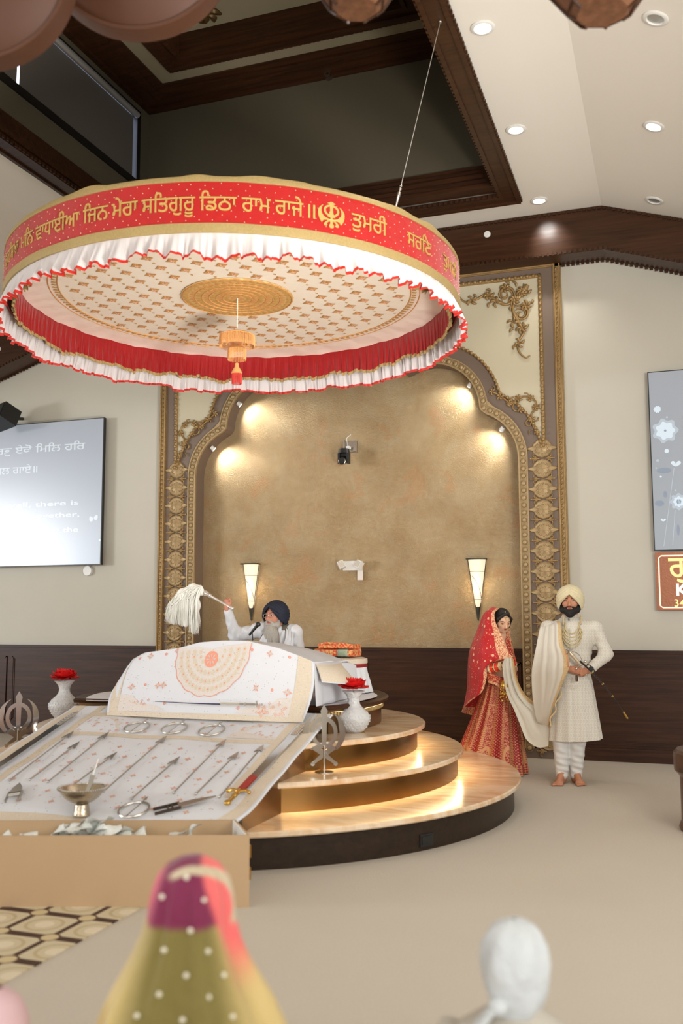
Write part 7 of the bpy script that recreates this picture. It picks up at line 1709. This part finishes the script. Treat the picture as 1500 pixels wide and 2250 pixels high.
# the shawl end: from the bride's hands, looping down and up to the groom's elbow; it belongs to the groom's shawl
strip_cloth('shawl_end', [((1108, 1447, .02), (1126, 1444, .04)), ((1104, 1462, .02), (1131, 1462, .05)), ((1107, 1490, .04), (1136, 1490, .08)), ((1114, 1525, .06), (1150, 1520, .10)), ((1128, 1556, .06), (1170, 1540, .10)), ((1142, 1590, .06), (1192, 1545, .06)), ((1156, 1624, .05), (1200, 1560, .04)), ((1180, 1642, .02), (1206, 1578, .02)), ((1204, 1640, -.02), (1208, 1590, .0))], [m_shawl, m_shawltrim], gr, G_, nv=60, nu=22, fold=.012, nf=3, trims=(0, 5), seed=1.0)

# ------------------------------------------------------------------ seated reader (granthi) with whisk
PY = 7.93
pp0 = onY(612, 1440, PY)
pr = thing('person', 'seated man with navy turban, glasses and long grey beard, raising a white whisk', 'person', (pp0[0], PY, .81))
P_ = px_local(pr, PY)
hcp = P_(604, 1354, -.02); fp_ = Fig(hcp, rotm('Z', PI-.28)@rotm('X', .06), .98)
q = fp_.head()
nkp = P_(608, 1383, .03); chp = P_(612, 1412, .03); wp_ = chp+np.array([.01, .02, -.30])
sR, sL = P_(577, 1384, .03), P_(646, 1390, .03); eR, hR = P_(517, 1396, -.06), P_(499, 1338, -.14); eL, hL = P_(656, 1440, .0), P_(625, 1460, -.25)
q += [('cap', hcp+np.array([0, .03, -.05]), nkp, .055, .058, .02), ('cap', nkp, chp, .07, .125, .05), ('cap', chp, wp_, .135, .15, .05), ('cap', chp+np.array([0, 0, .06]), sR, .08, .06, .04), ('cap', chp+np.array([0, 0, .06]), sL, .08, .06, .04), ('cap', sR, eR, .052, .040, .02), ('cap', eR, hR, .038, .026, .02), ('cap', sL, eL, .052, .040, .02), ('cap', eL, hL, .038, .026, .02)]
for sx in (-1, 1): q += [('cap', (sx*.09, .05, .10), (sx*.26, -.18, .09), .09, .065, .03), ('cap', (sx*.26, -.18, .085), (-sx*.05, -.24, .06), .056, .036, .02), ('cap', (-sx*.05, -.24, .06), (-sx*.14, -.25, .05), .034, .025, .02)]
w0, w1 = P_(512, 1335, -.15), P_(450, 1303, -.15); wdir = nrm(w1-w0)
q += hand(hR, nrm(np.array(P_(497, 1326, -.15))-hR), (.25, .6, -.5), 1, .85, .92); q += hand(hL, (-.3, -.9, 0), (0, 0, -1), -1, .4, .92)
sdf_obj('body', q, m_skin_p, pr, .007, .02)
m_grey = simple('grey_beard_hair', (168, 162, 152), .7, var=.25, scale=90, bump=.8, bscale=200); m_greyd = simple('dark_grey_hair', (84, 78, 72), .7, var=.3, scale=90)
fp_.eyes(pr, (.1, -.1)); fp_.brows(pr, m_greyd, .005); fp_.lips(pr, simple('dusky_lips', (158, 88, 76), .5, var=.05))
def beard_long():
    mb = MB(); G = []; n = 40
    for k in range(22):
        t = k/21; c = fp_.P(0, .054-.005*t, -.092)*(1-t)+np.array(P_(601, 1426, -.13))*t; c = c+np.array([0, -.02*math.sin(PI*t), 0]); rx = (.060+.028*math.sin(PI*min(1, t*1.1)))*(1-.45*max(0, t-.75)/.25); ry = .045*(1-.4*t)
        G.append([c+fp_.R@np.array([(rx+.003*math.sin(13*a+t*3)+.002*math.sin(29*a))*math.cos(a), (ry+.003*math.sin(17*a+t*5))*math.sin(a), 0]) for a in np.linspace(0, 2*PI, n+1)[:-1]])
    mb.grid(G, cu=True); mb.add(G[-1], [tuple(range(n))])
    rr = random.Random(4)
    for k in range(260):
        a = rr.uniform(0, 2*PI); rad = rr.uniform(.7, 1.02); P = []
        for i in range(6):
            t = i/5*rr.uniform(.9, 1.08); t = min(1.06, t); c = fp_.P(0, .050, -.088)*(1-t)+np.array(P_(601, 1426, -.13))*t; c = c+np.array([0, -.02*math.sin(PI*t), 0]); P.append(c+fp_.R@np.array([(.062+.028*math.sin(PI*min(1, t)))*rad*math.cos(a), .046*rad*(1-.4*t)*math.sin(a), 0]))
        mb.tube(P, .0013, 3)
    mb.build('beard', m_grey, pr, world=False, angle=80)
beard_long()
bq = []
for sx in (-1, 1): bq += [fp_.cap((sx*.074, .008, -.022), (sx*.060, .036, -.08), .012, .022, .02), fp_.cap((sx*.004, .099, -.046), (sx*.036, .084, -.060), .006, .009, .006), fp_.cap((sx*.036, .084, -.060), (sx*.040, .07, -.095), .009, .014, .01)]
bq += [fp_.ell((0, .052, -.100), (.048, .044, .036), kk=.02), fp_.cap((-.052, .045, -.082), (.052, .045, -.082), .029, .029, .02), fp_.sub((0, .100, -.060), (.021, .022, .0085), kk=.003)]
sdf_obj('moustache', bq, m_grey, pr, .004, .01)
m_navy = simple('navy_turban_cotton', (22, 28, 46), .75, var=.15, scale=10, bump=.2, bscale=60); turban(fp_, pr, m_navy, .98, 1.0, seed=3, lift=.022)
mb = MB()
for sx in (-1, 1): mb.tube([fp_.P(sx*.033+.024*math.cos(a), .102, -.002+.016*math.sin(a)) for a in np.linspace(0, 2*PI, 25)[:-1]], .0015, 5, True); mb.tube([fp_.P(sx*.057, .102, .002), fp_.P(sx*.082, .04, .004), fp_.P(sx*.084, -.01, 0)], .0015, 5)
mb.tube([fp_.P(-.009, .103, 0), fp_.P(0, .106, .003), fp_.P(.009, .103, 0)], .0015, 5); mb.build('glasses', m_chrome, pr, world=False)
kq = [('cap', nkp+np.array([0, .01, -.05]), chp, .08, .145, .05), ('cap', chp, wp_, .155, .17, .05)]
for sh_, el, ha in ((sR, eR, hR), (sL, eL, hL)): kq += [('cap', chp+np.array([0, 0, .06]), sh_, .085, .07, .04), ('cap', sh_, el, .072, .060, .03), ('cap', el, ha+(el-ha)*.12, .060, .038, .025)]
def kd(V):
    W_ = V.copy(); s_ = .006*np.sin(V[:, 2]*60+V[:, 0]*55)+.004*np.sin(V[:, 0]*110-V[:, 2]*40); W_[:, 1] -= s_; W_[:, 2] += .5*s_; return W_
sdf_obj('kurta', kq+[('cap', (-.2, -.1, .10), (.2, -.1, .10), .12, .12, .05), ('cap', (0, -.2, .07), (0, .1, .1), .09, .14, .05)], m_white, pr, .009, .03, disp=kd)
m_vest = simple('grey_green_vest', (96, 92, 80), .8, var=.1, scale=40)
sdf_obj('vest', [('cap', chp+np.array([-.05, .012, .045]), chp+np.array([-.06, .02, -.22]), .125, .145, .05), ('cap', chp+np.array([.05, .012, .045]), chp+np.array([.06, .02, -.22]), .125, .145, .05), ('cap', chp+np.array([-.10, .01, .085]), chp+np.array([.10, .01, .085]), .058, .058, .04)], m_vest, pr, .009, .03)
# white scarf hanging both sides of the neck
for sx, nm in ((-1, 0), (1, 1)):
    a = [(594-10, 1372, .06), (585, 1385, -.06), (573, 1402, -.14), (566, 1424, -.15), (564, 1450, -.13)] if sx < 0 else [(622, 1370, .06), (629, 1382, -.04), (628, 1402, -.12), (620, 1424, -.15), (614, 1450, -.13)]
    b_ = [(600, 1374, .07), (600, 1388, -.05), (596, 1402, -.13), (590, 1424, -.16), (586, 1450, -.14)] if sx < 0 else [(634, 1374, .07), (641, 1386, -.04), (643, 1404, -.12), (644, 1424, -.13), (646, 1450, -.12)]
    strip_cloth('scarf', list(zip(a, b_)), m_white, pr, P_, nv=30, nu=10, fold=.007, nf=2, seed=sx, thick=.012)
# whisk (chaur)
Wp = lambda p: np.array(p)+np.array(pr.location)
c0_, c1_ = Wp(P_(511, 1337, -.165)), Wp(P_(447, 1301, -.165)); dd = c1_-c0_
m_silverl = simple('bright_silver', (226, 220, 212), .25, .7, var=.1, scale=40)
wk = thing('whisk', 'white hair ceremonial whisk with silver handle, raised by the seated man', 'whisk', tuple(c1_))
mb = MB(); mb.tube([c0_+dd*t for t in (0, .05, .1, .5, .72, .78, .82, .9, .95, 1.0)], [.014, .017, .011, .0115, .013, .022, .017, .026, .029, .021], 14); mb.sphere(c0_, .014, 12, 8); mb.build('handle', m_silverl, wk)
top_, a1, a2 = Wp(P_(446, 1302, -.165)), Wp(P_(414, 1282, -.17)), Wp(P_(398, 1290, -.17))
cq_ = [Wp(P_(*p)) for p in ((444, 1304, -.165), (424, 1294, -.17), (404, 1308, -.17), (386, 1340, -.17), (380, 1366, -.17), (412, 1330, -.17), (408, 1372, -.17), (430, 1330, -.17), (427, 1372, -.17))]
rr_c = [.020, .042, .058, .050, .022, .060, .026, .040, .020]
V_, F_ = sdf_mesh([('cap', cq_[i], cq_[j], rr_c[i], rr_c[j]) for i, j in ((0, 1), (1, 2), (2, 3), (3, 4), (2, 5), (5, 6), (1, 7), (7, 8))], .008, .03)
rr = random.Random(8); mb = MB(); mb.add(V_, [tuple(int(i) for i in q) for q in F_])
for k in range(1700):
    u = rr.random(); v = rr.gauss(0, 1); s0_ = top_+np.array([rr.uniform(-.01, .01), rr.uniform(-.02, .02), rr.uniform(-.016, .016)])
    ex = 366+68*u+rr.gauss(0, 3); ey = 1372+rr.uniform(-22, 12)+(12 if u > .78 else 0)-14*(1-u)+(-14 if .55 < u < .74 else 0)
    mx = 378+58*u**1.1; my = 1287-8*math.sin(PI*min(1, u*1.2))+12*(1-u)**2*2+rr.uniform(0, 26); dy = rr.gauss(0, .035)
    p1_ = Wp(P_(448-.45*(448-mx), 1288+.25*(my-1288)+rr.uniform(-3, 10), -.165+dy*.6)); p2_ = Wp(P_(mx, my+8, -.165+dy)); p3_ = Wp(P_(.5*mx+.5*ex-2, .5*(my+ey), -.165+dy*1.1)); p4_ = Wp(P_(ex, ey, -.165+dy*1.15))
    P = catmull([s0_, p1_, p2_, p3_, p4_], 4); n_ = len(P); mb.tube(P, [.0042*(1-.7*(i/(n_-1))**2) for i in range(n_)], 3)
m_yak = simple('white_whisk_hair', (252, 250, 242), .7, var=.04, scale=30)
mb.build('hair_plume', m_yak, wk, angle=80, kind='stuff')
